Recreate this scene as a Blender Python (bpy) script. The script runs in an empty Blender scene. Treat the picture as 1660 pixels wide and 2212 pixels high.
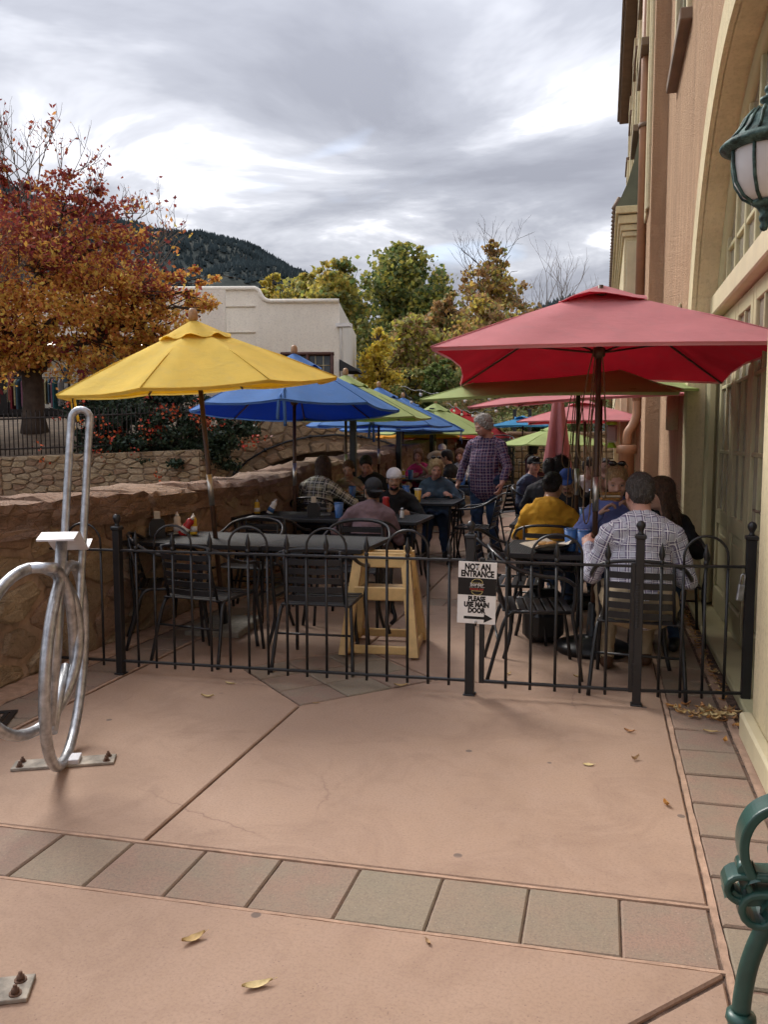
import bpy, bmesh, math, random
import numpy as np
from mathutils import Vector, Matrix, noise as mnoise

R_ = math.radians
PI = math.pi
scene = bpy.context.scene
col = scene.collection
rng = random.Random(11)

# ------------------------------------------------------------------ camera
cam_data = bpy.data.cameras.new('camera')
cam = bpy.data.objects.new('camera', cam_data)
col.objects.link(cam)
cam.location = (0.0, 0.0, 1.5)
cam.rotation_euler = (R_(90 - 5.07), 0, R_(15))
cam_data.sensor_fit = 'HORIZONTAL'
cam_data.sensor_width = 36.0
cam_data.lens = 36.0 * 1760 / 1660
cam_data.clip_start = 0.05
cam_data.clip_end = 6000
scene.camera = cam

# ------------------------------------------------------------------ sky, sun, exposure
SUN_EL, SUN_AZ = 42.0, -48.0          # degrees above the horizon; degrees from +Y towards +X
world = bpy.data.worlds.new('World')
scene.world = world
world.use_nodes = True
def build_sky():
    nt = world.node_tree
    N, L = nt.nodes, nt.links
    N.clear()
    out = N.new('ShaderNodeOutputWorld'); bg = N.new('ShaderNodeBackground')
    bg.inputs['Strength'].default_value = 0.1
    L.new(bg.outputs[0], out.inputs[0])
    sky = N.new('ShaderNodeTexSky'); sky.sky_type = 'NISHITA'; sky.sun_disc = False
    sky.sun_elevation = R_(SUN_EL); sky.sun_rotation = R_(SUN_AZ)
    sky.air_density = 1.0; sky.dust_density = 1.2
    tc = N.new('ShaderNodeTexCoord')
    sep = N.new('ShaderNodeSeparateXYZ'); L.new(tc.outputs['Generated'], sep.inputs[0])
    def M(op, a, b=None, c=None, clamp=False):
        n = N.new('ShaderNodeMath'); n.operation = op; n.use_clamp = clamp
        for i, v in enumerate((a, b, c)):
            if v is None: continue
            if isinstance(v, (int, float)): n.inputs[i].default_value = v
            else: L.new(v, n.inputs[i])
        return n.outputs[0]
    zc = M('MAXIMUM', sep.outputs[2], 0.0)
    den = M('ADD', zc, 0.16)
    px = M('DIVIDE', sep.outputs[0], den); py = M('DIVIDE', sep.outputs[1], den)
    cmb = N.new('ShaderNodeCombineXYZ'); L.new(px, cmb.inputs[0]); L.new(py, cmb.inputs[1])
    def noise(scale, detail, rough, off, sx=1.0, sy=1.0, dist=0.0, rz=0.0):
        mp = N.new('ShaderNodeMapping'); mp.inputs['Location'].default_value = off
        mp.inputs['Scale'].default_value = (sx, sy, 1); mp.inputs['Rotation'].default_value = (0, 0, rz)
        L.new(cmb.outputs[0], mp.inputs[0])
        n = N.new('ShaderNodeTexNoise'); n.inputs['Scale'].default_value = scale
        n.inputs['Detail'].default_value = detail; n.inputs['Roughness'].default_value = rough
        n.inputs['Distortion'].default_value = dist
        L.new(mp.outputs[0], n.inputs[0]); return n.outputs['Fac']
    def ramp(fac, stops):
        r = N.new('ShaderNodeValToRGB'); e = r.color_ramp.elements
        while len(e) < len(stops): e.new(0.5)
        for q, (p, c) in zip(e, stops): q.position = p; q.color = (*c, 1)
        L.new(fac, r.inputs[0]); return r.outputs[0]
    big = noise(0.42, 3, 0.5, (22.2, 22.2, 0), 1.0, 1.0, 0.6, 0.35)
    fine = noise(1.25, 6, 0.58, (10.9, 10.2, 0), 1.0, 1.25, 0.5, 0.35)
    mixv = M('ADD', M('MULTIPLY', big, 0.52), M('MULTIPLY', fine, 0.48))
    # zenith brighter than the horizon, as an overcast sky is
    grad = M('MULTIPLY_ADD', zc, 1.5, 0.62)
    cloud = ramp(mixv, [(0.42, (1.75, 1.83, 2.15)), (0.49, (2.4, 2.5, 2.85)), (0.54, (3.6, 3.7, 4.05)), (0.575, (6.4, 6.4, 6.7)), (0.615, (10.5, 10.5, 10.6))])
    vm = N.new('ShaderNodeVectorMath'); vm.operation = 'SCALE'
    L.new(cloud, vm.inputs[0]); L.new(grad, vm.inputs['Scale'])
    gap = ramp(noise(0.8, 4, 0.55, (1.4, 9.1, 0), 1.0, 1.0, 0.3), [(0.34, (1, 1, 1)), (0.42, (0, 0, 0))])
    mx = N.new('ShaderNodeMix'); mx.data_type = 'RGBA'
    L.new(M('MULTIPLY', gap, 0.75), mx.inputs['Factor'])
    L.new(vm.outputs[0], mx.inputs[6])
    sk2 = N.new('ShaderNodeVectorMath'); sk2.operation = 'SCALE'; sk2.inputs['Scale'].default_value = 1.0
    L.new(sky.outputs[0], sk2.inputs[0]); L.new(sk2.outputs[0], mx.inputs[7])
    L.new(mx.outputs[2], bg.inputs['Color'])
build_sky()
sun_data = bpy.data.lights.new('sun', 'SUN')
sun_data.energy = 1.5; sun_data.angle = R_(22); sun_data.color = (1.0, 0.95, 0.88)
sun = bpy.data.objects.new('sun', sun_data); col.objects.link(sun)
sd = Vector((math.sin(R_(SUN_AZ)) * math.cos(R_(SUN_EL)), math.cos(R_(SUN_AZ)) * math.cos(R_(SUN_EL)), math.sin(R_(SUN_EL))))
sun.rotation_euler = sd.to_track_quat('Z', 'Y').to_euler()
vs_ = scene.view_settings
vs_.view_transform = 'Standard'; vs_.look = 'None'; vs_.gamma = 1.0; vs_.exposure = 1.16
vs_.use_curve_mapping = False
scene.cycles.use_denoising = True
scene.cycles.max_bounces = 6; scene.cycles.adaptive_threshold = .03; scene.cycles.diffuse_bounces = 4; scene.cycles.glossy_bounces = 2; scene.cycles.transparent_max_bounces = 8

# ------------------------------------------------------------------ helpers
class MB:
    """collects faces; build() links them as ONE mesh object"""
    def __init__(s): s.v = []; s.f = []; s.m = []; s.s = []
    def add(s, vs, fs, m=0, smooth=False, M=None):
        o = len(s.v)
        if M is not None: vs = [M @ Vector(p) for p in vs]
        s.v.extend([tuple(p) for p in vs])
        for f in fs:
            s.f.append([o + i for i in f]); s.m.append(m); s.s.append(smooth)
        return s
    def box(s, c, d, m=0, bev=0.0, M=None, rz=0.0):
        x, y, z = d[0] / 2, d[1] / 2, d[2] / 2
        if rz: M2 = Matrix.Translation(c) @ Matrix.Rotation(rz, 4, 'Z'); c = (0, 0, 0)
        else: M2 = Matrix.Translation(c)
        if M is not None: M2 = M @ M2
        if bev <= 0:
            vs = [(sx * x, sy * y, sz * z) for sx in (-1, 1) for sy in (-1, 1) for sz in (-1, 1)]
            fs = [(0, 1, 3, 2), (4, 6, 7, 5), (0, 4, 5, 1), (2, 3, 7, 6), (0, 2, 6, 4), (1, 5, 7, 3)]
            return s.add(vs, fs, m, False, M2)
        b = min(bev, x * .9, y * .9, z * .9)
        vs = []; idx = {}
        for sx in (-1, 1):
            for sy in (-1, 1):
                for sz in (-1, 1):
                    for a in range(3):
                        p = [sx * (x - b), sy * (y - b), sz * (z - b)]
                        p[a] = (sx * x, sy * y, sz * z)[a]
                        idx[(sx, sy, sz, a)] = len(vs); vs.append(tuple(p))
        fs = []
        def q(l): fs.append(l)
        for a in range(3):
            u, w = [(1, 2), (2, 0), (0, 1)][a]
            for sg in (-1, 1):
                l = []
                for (su, sw) in ((-1, -1), (1, -1), (1, 1), (-1, 1)):
                    k = [0, 0, 0]; k[a] = sg; k[u] = su; k[w] = sw
                    l.append(idx[(*k, a)])
                q(l if sg > 0 else l[::-1])
        for a in range(3):                               # edges along axis a
            u, w = [(1, 2), (2, 0), (0, 1)][a]
            for su in (-1, 1):
                for sw in (-1, 1):
                    def g(sa, ax):
                        k = [0, 0, 0]; k[a] = sa; k[u] = su; k[w] = sw
                        return idx[(*k, ax)]
                    l = [g(-1, u), g(1, u), g(1, w), g(-1, w)]
                    q(l if su * sw < 0 else l[::-1])
        for sx in (-1, 1):
            for sy in (-1, 1):
                for sz in (-1, 1):
                    l = [idx[(sx, sy, sz, a)] for a in range(3)]
                    q(l if sx * sy * sz > 0 else l[::-1])
        return s.add(vs, fs, m, False, M2)
    def tube(s, pts, r, n=8, m=0, closed=False, cap=True, M=None, flat=None):
        pts = [Vector(p) for p in pts]; k = len(pts)
        rs = r if isinstance(r, (list, tuple)) else [r] * k
        tang = []
        for i in range(k):
            if closed: t = pts[(i + 1) % k] - pts[i - 1]
            else: t = pts[min(i + 1, k - 1)] - pts[max(i - 1, 0)]
            tang.append(t.normalized() if t.length > 1e-9 else Vector((0, 0, 1)))
        up = Vector((0, 0, 1)) if abs(tang[0].z) < .9 else Vector((1, 0, 0))
        nrm = (up - tang[0] * up.dot(tang[0])).normalized()
        vs = []
        for i in range(k):
            t = tang[i]; nrm = nrm - t * nrm.dot(t)
            nrm = nrm.normalized() if nrm.length > 1e-6 else t.orthogonal().normalized()
            b = t.cross(nrm)
            for j in range(n):
                a = 2 * PI * j / n
                fa, fb = (1, 1) if flat is None else flat
                vs.append(pts[i] + (nrm * math.cos(a) * fa + b * math.sin(a) * fb) * rs[i])
        fs = []
        for i in range(k if closed else k - 1):
            i2 = (i + 1) % k
            for j in range(n):
                j2 = (j + 1) % n
                fs.append((i * n + j, i * n + j2, i2 * n + j2, i2 * n + j))
        s.add(vs, fs, m, True, M)
        if cap and not closed:
            o = len(s.v) - len(vs)
            s.f.append([o + j for j in range(n)][::-1]); s.m.append(m); s.s.append(False)
            s.f.append([o + (k - 1) * n + j for j in range(n)]); s.m.append(m); s.s.append(False)
        return s
    def lathe(s, prof, n=16, m=0, M=None, smooth=True, a0=0.0, sx=1.0, sy=1.0):
        vs = []; fs = []
        k = len(prof)
        for (r, z) in prof:
            for j in range(n):
                a = a0 + 2 * PI * j / n
                vs.append((r * math.cos(a) * sx, r * math.sin(a) * sy, z))
        for i in range(k - 1):
            for j in range(n):
                j2 = (j + 1) % n
                fs.append((i * n + j, i * n + j2, (i + 1) * n + j2, (i + 1) * n + j))
        s.add(vs, fs, m, smooth, M)
        o = len(s.v) - len(vs)
        if prof[0][0] > 1e-4: s.f.append([o + j for j in range(n)][::-1]); s.m.append(m); s.s.append(False)
        if prof[-1][0] > 1e-4: s.f.append([o + (k - 1) * n + j for j in range(n)]); s.m.append(m); s.s.append(False)
        return s
    def prism(s, poly, h0, h1, m=0, M=None, smooth=False):
        """poly in local xy, extruded from z=h0 to z=h1"""
        n = len(poly)
        vs = [(p[0], p[1], h0) for p in poly] + [(p[0], p[1], h1) for p in poly]
        fs = [tuple(range(n))[::-1], tuple(range(n, 2 * n))]
        s.add(vs, fs, m, False, M)
        o = len(s.v) - 2 * n
        for i in range(n):
            j = (i + 1) % n
            s.f.append([o + i, o + j, o + n + j, o + n + i]); s.m.append(m); s.s.append(smooth)
        return s
    def slab(s, poly, z1, th, bev, m=0, M=None):
        """polygon plate with a chamfered upper edge (counter-clockwise poly)"""
        n = len(poly); P = [Vector((p[0], p[1])) for p in poly]
        ins = []
        for i in range(n):
            a, b, c = P[i - 1], P[i], P[(i + 1) % n]
            e1 = (b - a).normalized(); e2 = (c - b).normalized()
            n1 = Vector((-e1.y, e1.x)); n2 = Vector((-e2.y, e2.x))
            bis = n1 + n2; q = bis.length_squared
            ins.append(b + bis * (2 * bev / q if q > 1e-6 else 0))
        vs = [(p.x, p.y, z1 - th) for p in P] + [(p.x, p.y, z1 - bev) for p in P] + [(p.x, p.y, z1) for p in ins]
        fs = [tuple(range(2 * n, 3 * n))]
        for L in (0, 1):
            for i in range(n):
                j = (i + 1) % n
                fs.append((L * n + i, L * n + j, (L + 1) * n + j, (L + 1) * n + i))
        return s.add(vs, fs, m, False, M)
    def ball(s, c, r, n=8, m=0, M=None, sc=(1, 1, 1)):
        k = max(4, n // 2 + 1)
        prof = [(max(1e-5, math.sin(PI * i / k)) * r if 0 < i < k else 1e-5, -math.cos(PI * i / k) * r) for i in range(k + 1)]
        T = Matrix.Translation(c) @ Matrix.Diagonal((*sc, 1))
        return s.lathe(prof, n, m, T if M is None else M @ T)
    def mesh(s, name, mats):
        me = bpy.data.meshes.new(name)
        me.from_pydata(s.v, [], s.f)
        for mt in (mats if isinstance(mats, (list, tuple)) else [mats]): me.materials.append(mt)
        if s.f:
            me.polygons.foreach_set('material_index', s.m)
            me.polygons.foreach_set('use_smooth', s.s)
        me.update(); return me
    def build(s, name, mats, parent=None, loc=(0, 0, 0), rz=0.0):
        return link(name, s.mesh(name, mats), parent, loc, rz)

def link(name, me, parent=None, loc=(0, 0, 0), rz=0.0):
    o = bpy.data.objects.new(name, me)
    col.objects.link(o)
    o.location = loc; o.rotation_euler = (0, 0, rz)
    if parent is not None: o.parent = parent
    return o
def tag(o, label=None, cat=None, group=None, kind=None):
    if label: o['label'] = label
    if cat: o['category'] = cat
    if group: o['group'] = group
    if kind: o['kind'] = kind
    return o
def thing(name, label, cat, loc=(0, 0, 0), rz=0.0, group=None):
    o = bpy.data.objects.new(name, None); col.objects.link(o)
    o.empty_display_size = .1
    o.location = loc; o.rotation_euler = (0, 0, rz)
    return tag(o, label, cat, group)
def copy_tree(o, parent=None):
    c = o.copy(); col.objects.link(c); c.parent = parent
    for ch in list(o.children): copy_tree(ch, c)
    return c
def place(proto, first, loc, rz, label, group=None):
    """the first call moves the prototype itself, later ones a copy of it and its parts"""
    o = proto if not first.get(proto.name) else copy_tree(proto)
    first[proto.name] = True
    o.location = loc; o.rotation_euler = (0, 0, rz); o['label'] = label
    if group: o['group'] = group
    return o
USED = {}
def gz(y):
    """the patio climbs gently beyond the second row of tables"""
    return 0.0 if y < 7.5 else 0.025 * (y - 7.5)
def bez(p0, p1, p2, p3, n=10):
    p0, p1, p2, p3 = map(Vector, (p0, p1, p2, p3))
    return [p0 * (1 - t) ** 3 + p1 * 3 * t * (1 - t) ** 2 + p2 * 3 * t * t * (1 - t) + p3 * t ** 3 for t in [i / n for i in range(n + 1)]]
def smoothpath(pts, n=6, closed=False):
    """Catmull-Rom through the points"""
    P = [Vector(p) for p in pts]; k = len(P); out = []
    for i in range(k if closed else k - 1):
        if closed: a, b, c, d = P[i - 1], P[i], P[(i + 1) % k], P[(i + 2) % k]
        else: a, b, c, d = P[max(i - 1, 0)], P[i], P[i + 1], P[min(i + 2, k - 1)]
        for j in range(n):
            t = j / n
            out.append(.5 * ((2 * b) + (c - a) * t + (2 * a - 5 * b + 4 * c - d) * t * t + (3 * b - a - 3 * c + d) * t ** 3))
    if not closed: out.append(P[-1])
    return out

# ------------------------------------------------------------------ materials
class NT:
    def __init__(s, name):
        s.mat = bpy.data.materials.new(name); s.mat.use_nodes = True
        s.t = s.mat.node_tree; s.N = s.t.nodes; s.L = s.t.links
        s.b = s.N['Principled BSDF']; s.out = s.N['Material Output']
    def n(s, typ, **kw):
        x = s.N.new(typ)
        for k, v in kw.items(): setattr(x, k, v)
        return x
    def lk(s, a, b): s.L.new(a, b)
    def val(s, sock, v):
        if isinstance(v, (int, float, tuple, list)): sock.default_value = v
        else: s.L.new(v, sock)
    def math(s, op, a, b=None, c=None, clamp=False):
        x = s.n('ShaderNodeMath', operation=op, use_clamp=clamp)
        for i, v in enumerate((a, b, c)):
            if v is not None: s.val(x.inputs[i], v)
        return x.outputs[0]
    def coord(s, which='Object', scale=(1, 1, 1), loc=(0, 0, 0), rot=(0, 0, 0)):
        tc = s.n('ShaderNodeTexCoord'); mp = s.n('ShaderNodeMapping')
        mp.inputs['Scale'].default_value = scale; mp.inputs['Location'].default_value = loc; mp.inputs['Rotation'].default_value = rot
        s.lk(tc.outputs[which], mp.inputs[0]); return mp.outputs[0]
    def world(s, scale=(1, 1, 1)):
        g = s.n('ShaderNodeNewGeometry'); mp = s.n('ShaderNodeMapping'); mp.inputs['Scale'].default_value = scale
        s.lk(g.outputs['Position'], mp.inputs[0]); return mp.outputs[0]
    def noise(s, vec, scale, detail=4, rough=.55, dist=0.0, out='Fac'):
        x = s.n('ShaderNodeTexNoise'); s.lk(vec, x.inputs['Vector'])
        x.inputs['Scale'].default_value = scale; x.inputs['Detail'].default_value = detail
        x.inputs['Roughness'].default_value = rough; x.inputs['Distortion'].default_value = dist
        return x.outputs[out]
    def voro(s, vec, scale, feature='F1', out='Distance', rnd=1.0):
        x = s.n('ShaderNodeTexVoronoi', feature=feature); s.lk(vec, x.inputs['Vector'])
        x.inputs['Scale'].default_value = scale; x.inputs['Randomness'].default_value = rnd
        return x.outputs[out]
    def ramp(s, fac, stops, interp='LINEAR'):
        r = s.n('ShaderNodeValToRGB'); r.color_ramp.interpolation = interp
        e = r.color_ramp.elements
        while len(e) < len(stops): e.new(.5)
        for q, (p, c) in zip(e, stops):
            q.position = p; q.color = (*c, 1) if len(c) == 3 else c
        s.lk(fac, r.inputs[0]); return r.outputs[0]
    def mix(s, fac, a, b, mode='MIX'):
        x = s.n('ShaderNodeMix', data_type='RGBA', blend_type=mode)
        s.val(x.inputs['Factor'], fac)
        for i, v in ((6, a), (7, b)):
            if isinstance(v, (tuple, list)): x.inputs[i].default_value = (*v, 1) if len(v) == 3 else v
            else: s.lk(v, x.inputs[i])
        return x.outputs[2]
    def bump(s, h, strength=.3, dist=.01, nrm=None):
        x = s.n('ShaderNodeBump'); x.inputs['Strength'].default_value = strength; x.inputs['Distance'].default_value = dist
        s.lk(h, x.inputs['Height'])
        if nrm is not None: s.lk(nrm, x.inputs['Normal'])
        s.lk(x.outputs[0], s.b.inputs['Normal']); return x.outputs[0]
    def rnd(s):
        """a number per object and per loose piece"""
        o = s.n('ShaderNodeObjectInfo'); g = s.n('ShaderNodeNewGeometry')
        return s.math('FRACT', s.math('MULTIPLY_ADD', g.outputs['Random Per Island'], 3.7, o.outputs['Random']))
    def fin(s, color=None, rough=None, metal=None, spec=None):
        if color is not None:
            if isinstance(color, (tuple, list)): s.b.inputs['Base Color'].default_value = (*color[:3], 1)
            else: s.lk(color, s.b.inputs['Base Color'])
        if rough is not None: s.val(s.b.inputs['Roughness'], rough)
        if metal is not None: s.b.inputs['Metallic'].default_value = metal
        if spec is not None: s.b.inputs['Specular IOR Level'].default_value = spec
        return s.mat

def plain(name, c, rough=.6, metal=0.0, var=.15, scale=6.0, bump=0.0, bscale=60.0, spec=.5, space='Object', objvar=0.0):
    t = NT(name); v = t.coord(space)
    nz = t.noise(v, scale, 5, .6)
    lo = tuple(x * (1 - var) for x in c); hi = tuple(min(1, x * (1 + var)) for x in c)
    cc = t.ramp(nz, [(.3, lo), (.7, hi)])
    if objvar:
        hv = t.n('ShaderNodeHueSaturation'); t.lk(cc, hv.inputs['Color'])
        t.lk(t.math('MULTIPLY_ADD', t.rnd(), 2 * objvar, 1 - objvar), hv.inputs['Value']); cc = hv.outputs[0]
    if bump: t.bump(t.noise(v, bscale, 4, .6), bump, .01)
    rr = t.math('MULTIPLY_ADD', nz, .2, rough - .1, True)
    return t.fin(cc, rr, metal, spec)
# ------------------------------------------------------------------ ground and pavement materials
def m_concrete():
    t = NT('salmon_concrete'); v = t.world()
    big = t.noise(v, .9, 6, .6, .3); mid = t.noise(v, 5.5, 6, .65); fine = t.noise(v, 95, 4, .75)
    c = t.ramp(big, [(.30, (.325, .214, .148)), (.52, (.390, .260, .184)), (.74, (.43, .294, .212))])
    c = t.mix(t.ramp(mid, [(.42, (0, 0, 0)), (.66, (.6, .6, .6))]), c, (.40, .275, .205))
    c = t.mix(t.ramp(t.noise(v, 2.3, 7, .72, 1.2), [(.48, (0, 0, 0)), (.68, (.75, .75, .75))]), c, (.30, .195, .140))
    c = t.mix(t.ramp(t.noise(t.world((1, .35, 1)), 1.5, 6, .7, .6), [(.56, (0, 0, 0)), (.74, (.5, .5, .5))]), c, (.44, .305, .23))
    c = t.mix(t.math('MULTIPLY', t.ramp(fine, [(.3, (1, 1, 1)), (.54, (0, 0, 0))]), .5), c, (.22, .145, .108))
    grit = t.voro(v, 58)                                   # dark grit and pits
    gm = t.math('MULTIPLY', t.ramp(grit, [(.08, (1, 1, 1)), (.17, (0, 0, 0))]), t.ramp(t.noise(v, 9, 3), [(.46, (0, 0, 0)), (.62, (1, 1, 1))]))
    c = t.mix(t.math('MULTIPLY', gm, .6), c, (.16, .105, .085))
    spot = t.voro(v, 3.3)                                  # old gum and drip stains
    sm = t.math('MULTIPLY', t.ramp(spot, [(.045, (1, 1, 1)), (.062, (0, 0, 0))]), t.ramp(t.noise(v, 1.7, 2), [(.44, (0, 0, 0)), (.5, (1, 1, 1))]))
    drip = t.math('MULTIPLY', t.ramp(t.voro(t.mix(.06, v, t.noise(v, 9, 4, .6, out='Color')), 1.15), [(.10, (1, 1, 1)), (.17, (0, 0, 0))]), t.ramp(t.noise(v, .9, 2), [(.47, (0, 0, 0)), (.55, (1, 1, 1))]))
    c = t.mix(t.math('MULTIPLY', drip, .42), c, (.19, .13, .10))
    c = t.mix(t.math('MULTIPLY', sm, .75), c, (.10, .08, .075))
    cr = t.voro(t.mix(.12, v, t.noise(v, 6, 4, .6, out='Color')), .62, 'DISTANCE_TO_EDGE')
    cm = t.math('MULTIPLY', t.ramp(cr, [(.0, (1, 1, 1)), (.0045, (0, 0, 0))]), t.ramp(t.noise(v, .8, 2), [(.52, (0, 0, 0)), (.6, (1, 1, 1))]))
    c = t.mix(t.math('MULTIPLY', cm, .6), c, (.2, .12, .09))
    h = t.math('ADD', t.math('MULTIPLY', fine, .5), t.math('MULTIPLY', t.noise(v, 38, 5, .7), .7))
    h = t.math('SUBTRACT', h, t.math('MULTIPLY', gm, .6))
    t.bump(h, .28, .005)
    return t.fin(c, t.math('MULTIPLY_ADD', mid, .25, .68), spec=.3)
def m_paver():
    t = NT('sandstone_paver'); v = t.world(); r = t.rnd()
    a = t.ramp(r, [(0, (.31, .207, .154)), (.3, (.307, .230, .167)), (.5, (.288, .190, .147)), (.72, (.290, .232, .168)), (.9, (.328, .215, .161))], 'CONSTANT')
    n = t.noise(v, 5, 6, .65)
    a = t.mix(t.ramp(n, [(.4, (0, 0, 0)), (.68, (.7, .7, .7))]), a, (.26, .225, .165))
    fine = t.noise(v, 130, 4, .7)
    a = t.mix(t.math('MULTIPLY', t.ramp(fine, [(.34, (1, 1, 1)), (.55, (0, 0, 0))]), .4), a, (.13, .10, .085))
    wh = t.voro(v, 42)
    a = t.mix(t.math('MULTIPLY', t.ramp(wh, [(.06, (1, 1, 1)), (.12, (0, 0, 0))]), .35), a, (.55, .46, .38))
    t.bump(t.math('ADD', fine, t.noise(v, 30, 5, .7)), .4, .006)
    return t.fin(a, .82, spec=.25)
def m_joint():
    t = NT('mortar_joint'); v = t.world()
    n = t.noise(v, 22, 6, .7)
    c = t.ramp(n, [(.35, (.075, .058, .048)), (.55, (.19, .125, .095)), (.75, (.36, .235, .175))])
    t.bump(t.noise(v, 80, 5, .7), .6, .01)
    return t.fin(c, .95, spec=.1)
M_CONC, M_PAVE, M_JOINT = m_concrete(), m_paver(), m_joint()
M_LIP = plain('pink_mortar', (.43, .285, .205), .9, var=.25, scale=14, bump=.5, bscale=90, spec=.15, space='Object')
M_SOIL = plain('creek_soil', (.13, .10, .075), .95, var=.4, scale=.8, bump=.6, bscale=6, spec=.1)
M_LITTER = plain('leafy_bank', (.115, .085, .06), .95, var=.45, scale=3.0, bump=.7, bscale=14, spec=.1)

# ------------------------------------------------------------------ ground
g = MB(); g.add([(-3000, -500, -1.25), (3000, -500, -1.25), (3000, 4500, -1.25), (-3000, 4500, -1.25)], [(0, 1, 2, 3)])
tag(g.build('ground', M_SOIL), 'dark earth of the creek bed and valley floor', kind='structure')

XL, XR0, XR1 = -2.93, .37, .67          # left edge of the slabs; the two edges of the strip along the building
Y0, PER, BW = 2.365, 4.9, .325          # first cross strip, spacing, depth
SHEAR = .045                             # the whole pattern runs a little askew to the building
def skew(x, y): return y + SHEAR * (x - XR0)
pv = MB()
ys = [-2.0, 7.5, 10, 12.5, 15, 18, 21, 24]
for a, b in zip(ys[:-1], ys[1:]):
    za, zb = gz(a) - .013, gz(b) - .013
    pv.add([(-3.75, a, za), (1.4, a, za), (1.4, b, zb), (-3.75, b, zb)], [(0, 1, 2, 3)])
pavement = pv.build('pavement', M_JOINT)
tag(pavement, 'salmon concrete patio with strips and a diamond of sandstone pavers', kind='structure')
def tilt(poly):
    """place a flat plate on the sloping bed"""
    cy = sum(p[1] for p in poly) / len(poly)
    return cy
def plate(name, poly, mat, z=0.0, th=.05, bev=.006, wob=True):
    poly = [(p[0], skew(*p)) for p in poly]
    cx = sum(p[0] for p in poly) / len(poly); cy = sum(p[1] for p in poly) / len(poly)
    mb = MB(); mb.slab([(p[0] - cx, p[1] - cy) for p in poly], 0, th, bev)
    o = mb.build(name, mat, pavement, (cx, cy, gz(cy) + z))
    if cy > 7.5: o.rotation_euler.x = math.atan(.025)
    if wob:
        o.location.z += rng.uniform(-.003, .001)
    return o
def ccw(p):
    a = sum(p[i - 1][0] * p[i][1] - p[i][0] * p[i - 1][1] for i in range(len(p)))
    return p if a > 0 else p[::-1]
DX, DH = -1.63, .64
for k in range(-1, 5):
    y0 = Y0 + PER * k + BW + .012; y1 = Y0 + PER * (k + 1) - .012; yc = (y0 + y1) / 2
    e = .0065
    if k == -1:
        # the slab in front: one diagonal joint near its right corner
        xr = XR0 - .01; yl = y1 - .02 - (xr - XL)
        plate('slab', ccw([(XL, yl + .012), (xr, y1 - .012), (xr, y1), (XL, y1)]), M_CONC, wob=False)
        plate('slab', ccw([(XL, y0), (xr, y0), (xr, y1 - .036), (XL, yl - .012)]), M_CONC, wob=False)
    else:
        xs0, xs1 = XL + .02, XR0 - .010
        A = [(xs0, y0), (DX - e, y0), (DX - e, yc - DH - .02), (DX - DH - .02, yc - e), (xs0, yc - e)]
        B = [(DX + e, y0), (xs1, y0), (xs1, yc - e), (DX + DH + .02, yc - e), (DX + e, yc - DH - .02)]
        Cc = [(xs0, yc + e), (DX - DH - .02, yc + e), (DX - e, yc + DH + .02), (DX - e, y1), (xs0, y1)]
        D = [(DX + e, yc + DH + .02), (DX + DH + .02, yc + e), (xs1, yc + e), (xs1, y1), (DX + e, y1)]
        for P in (A, B, Cc, D): plate('slab', ccw(P), M_CONC, wob=False)
        s_ = DH * math.sqrt(2) / 3; q = math.sqrt(.5)
        for i in range(3):
            for j in range(3):
                P = []
                for (u, w) in ((i, j), (i + 1, j), (i + 1, j + 1), (i, j + 1)):
                    uu = (u * s_ + (.006 if u == i else -.006)); ww = (w * s_ + (.006 if w == j else -.006))
                    P.append((DX + (uu - ww) * q, yc - DH + (uu + ww) * q))
                plate('paver', ccw(P), M_PAVE, -.002)
    # cross strip
    ya = Y0 + PER * (k + 1)
    if k < 4:
        xj = .0784 + .01
        xs = [xj - .2925 * n for n in range(0, 11)][::-1] + [XR0 - .008]
        for a, b in zip(xs[:-1], xs[1:]):
            plate('paver', ccw([(a + .0024, ya + .005), (b - .0024, ya + .005), (b - .0024, ya + BW - .005), (a + .0024, ya + BW - .005)]), M_PAVE, -.003)
# strips along the building and along the stone wall
yy = -1.0
while yy < 23.4:
    if yy < 20:
        j = rng.uniform(-.006, .006)
        plate('paver', ccw([(XR0 + .025, yy + .007), (XR1 - .012, yy + .007 + j), (XR1 - .012, yy + .293 + j), (XR0 + .025, yy + .293)]), M_PAVE, -.003)
        plate('paver', ccw([(-3.27, yy + .007 + j), (XL - .03, yy + .007), (XL - .03, yy + .293), (-3.27, yy + .293 + j)]), M_PAVE, -.003)
    yy += .30
def ridge(x0, y0, x1, y1, w=.016, h=.006, seed=0):
    y0, y1 = skew(x0, y0), skew(x1, y1)
    """a crumbling line of pink mortar along a joint"""
    n = max(4, int(math.hypot(x1 - x0, y1 - y0) / .06)); r2 = random.Random(seed)
    dx, dy = (x1 - x0) / n, (y1 - y0) / n; L = math.hypot(dx, dy); nx, ny = -dy / L, dx / L
    vs, fs = [], []
    for i in range(n + 1):
        x, y = x0 + dx * i, y0 + dy * i; o = r2.uniform(-.0015, .0015); ww = w * r2.uniform(.82, 1.04); hh = h * r2.uniform(.2, 1.1); z = gz(y) + .001
        for (s, zz) in ((-1, -.012), (-.92, hh - .004), (.92, hh * .8 - .004), (1, -.012)):
            vs.append((x + nx * (o + s * ww), y + ny * (o + s * ww), z + zz))
        if i: fs += [(4 * i - 4 + a, 4 * i - 3 + a, 4 * i + 1 + a, 4 * i + a) for a in range(3)]
    mb = MB(); mb.add(vs, fs, 0, False); return mb.build('mortar_line', M_LIP, pavement)
ridge(XR0 + .009, -1.0, XR0 + .009, 12, .0125, .0015, 1)
ridge(XL, Y0 - .004, XR0, Y0 - .004, .008, .001, 2)
ridge(XL, Y0 + BW + .004, XR0, Y0 + BW + .004, .008, .001, 3)
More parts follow.
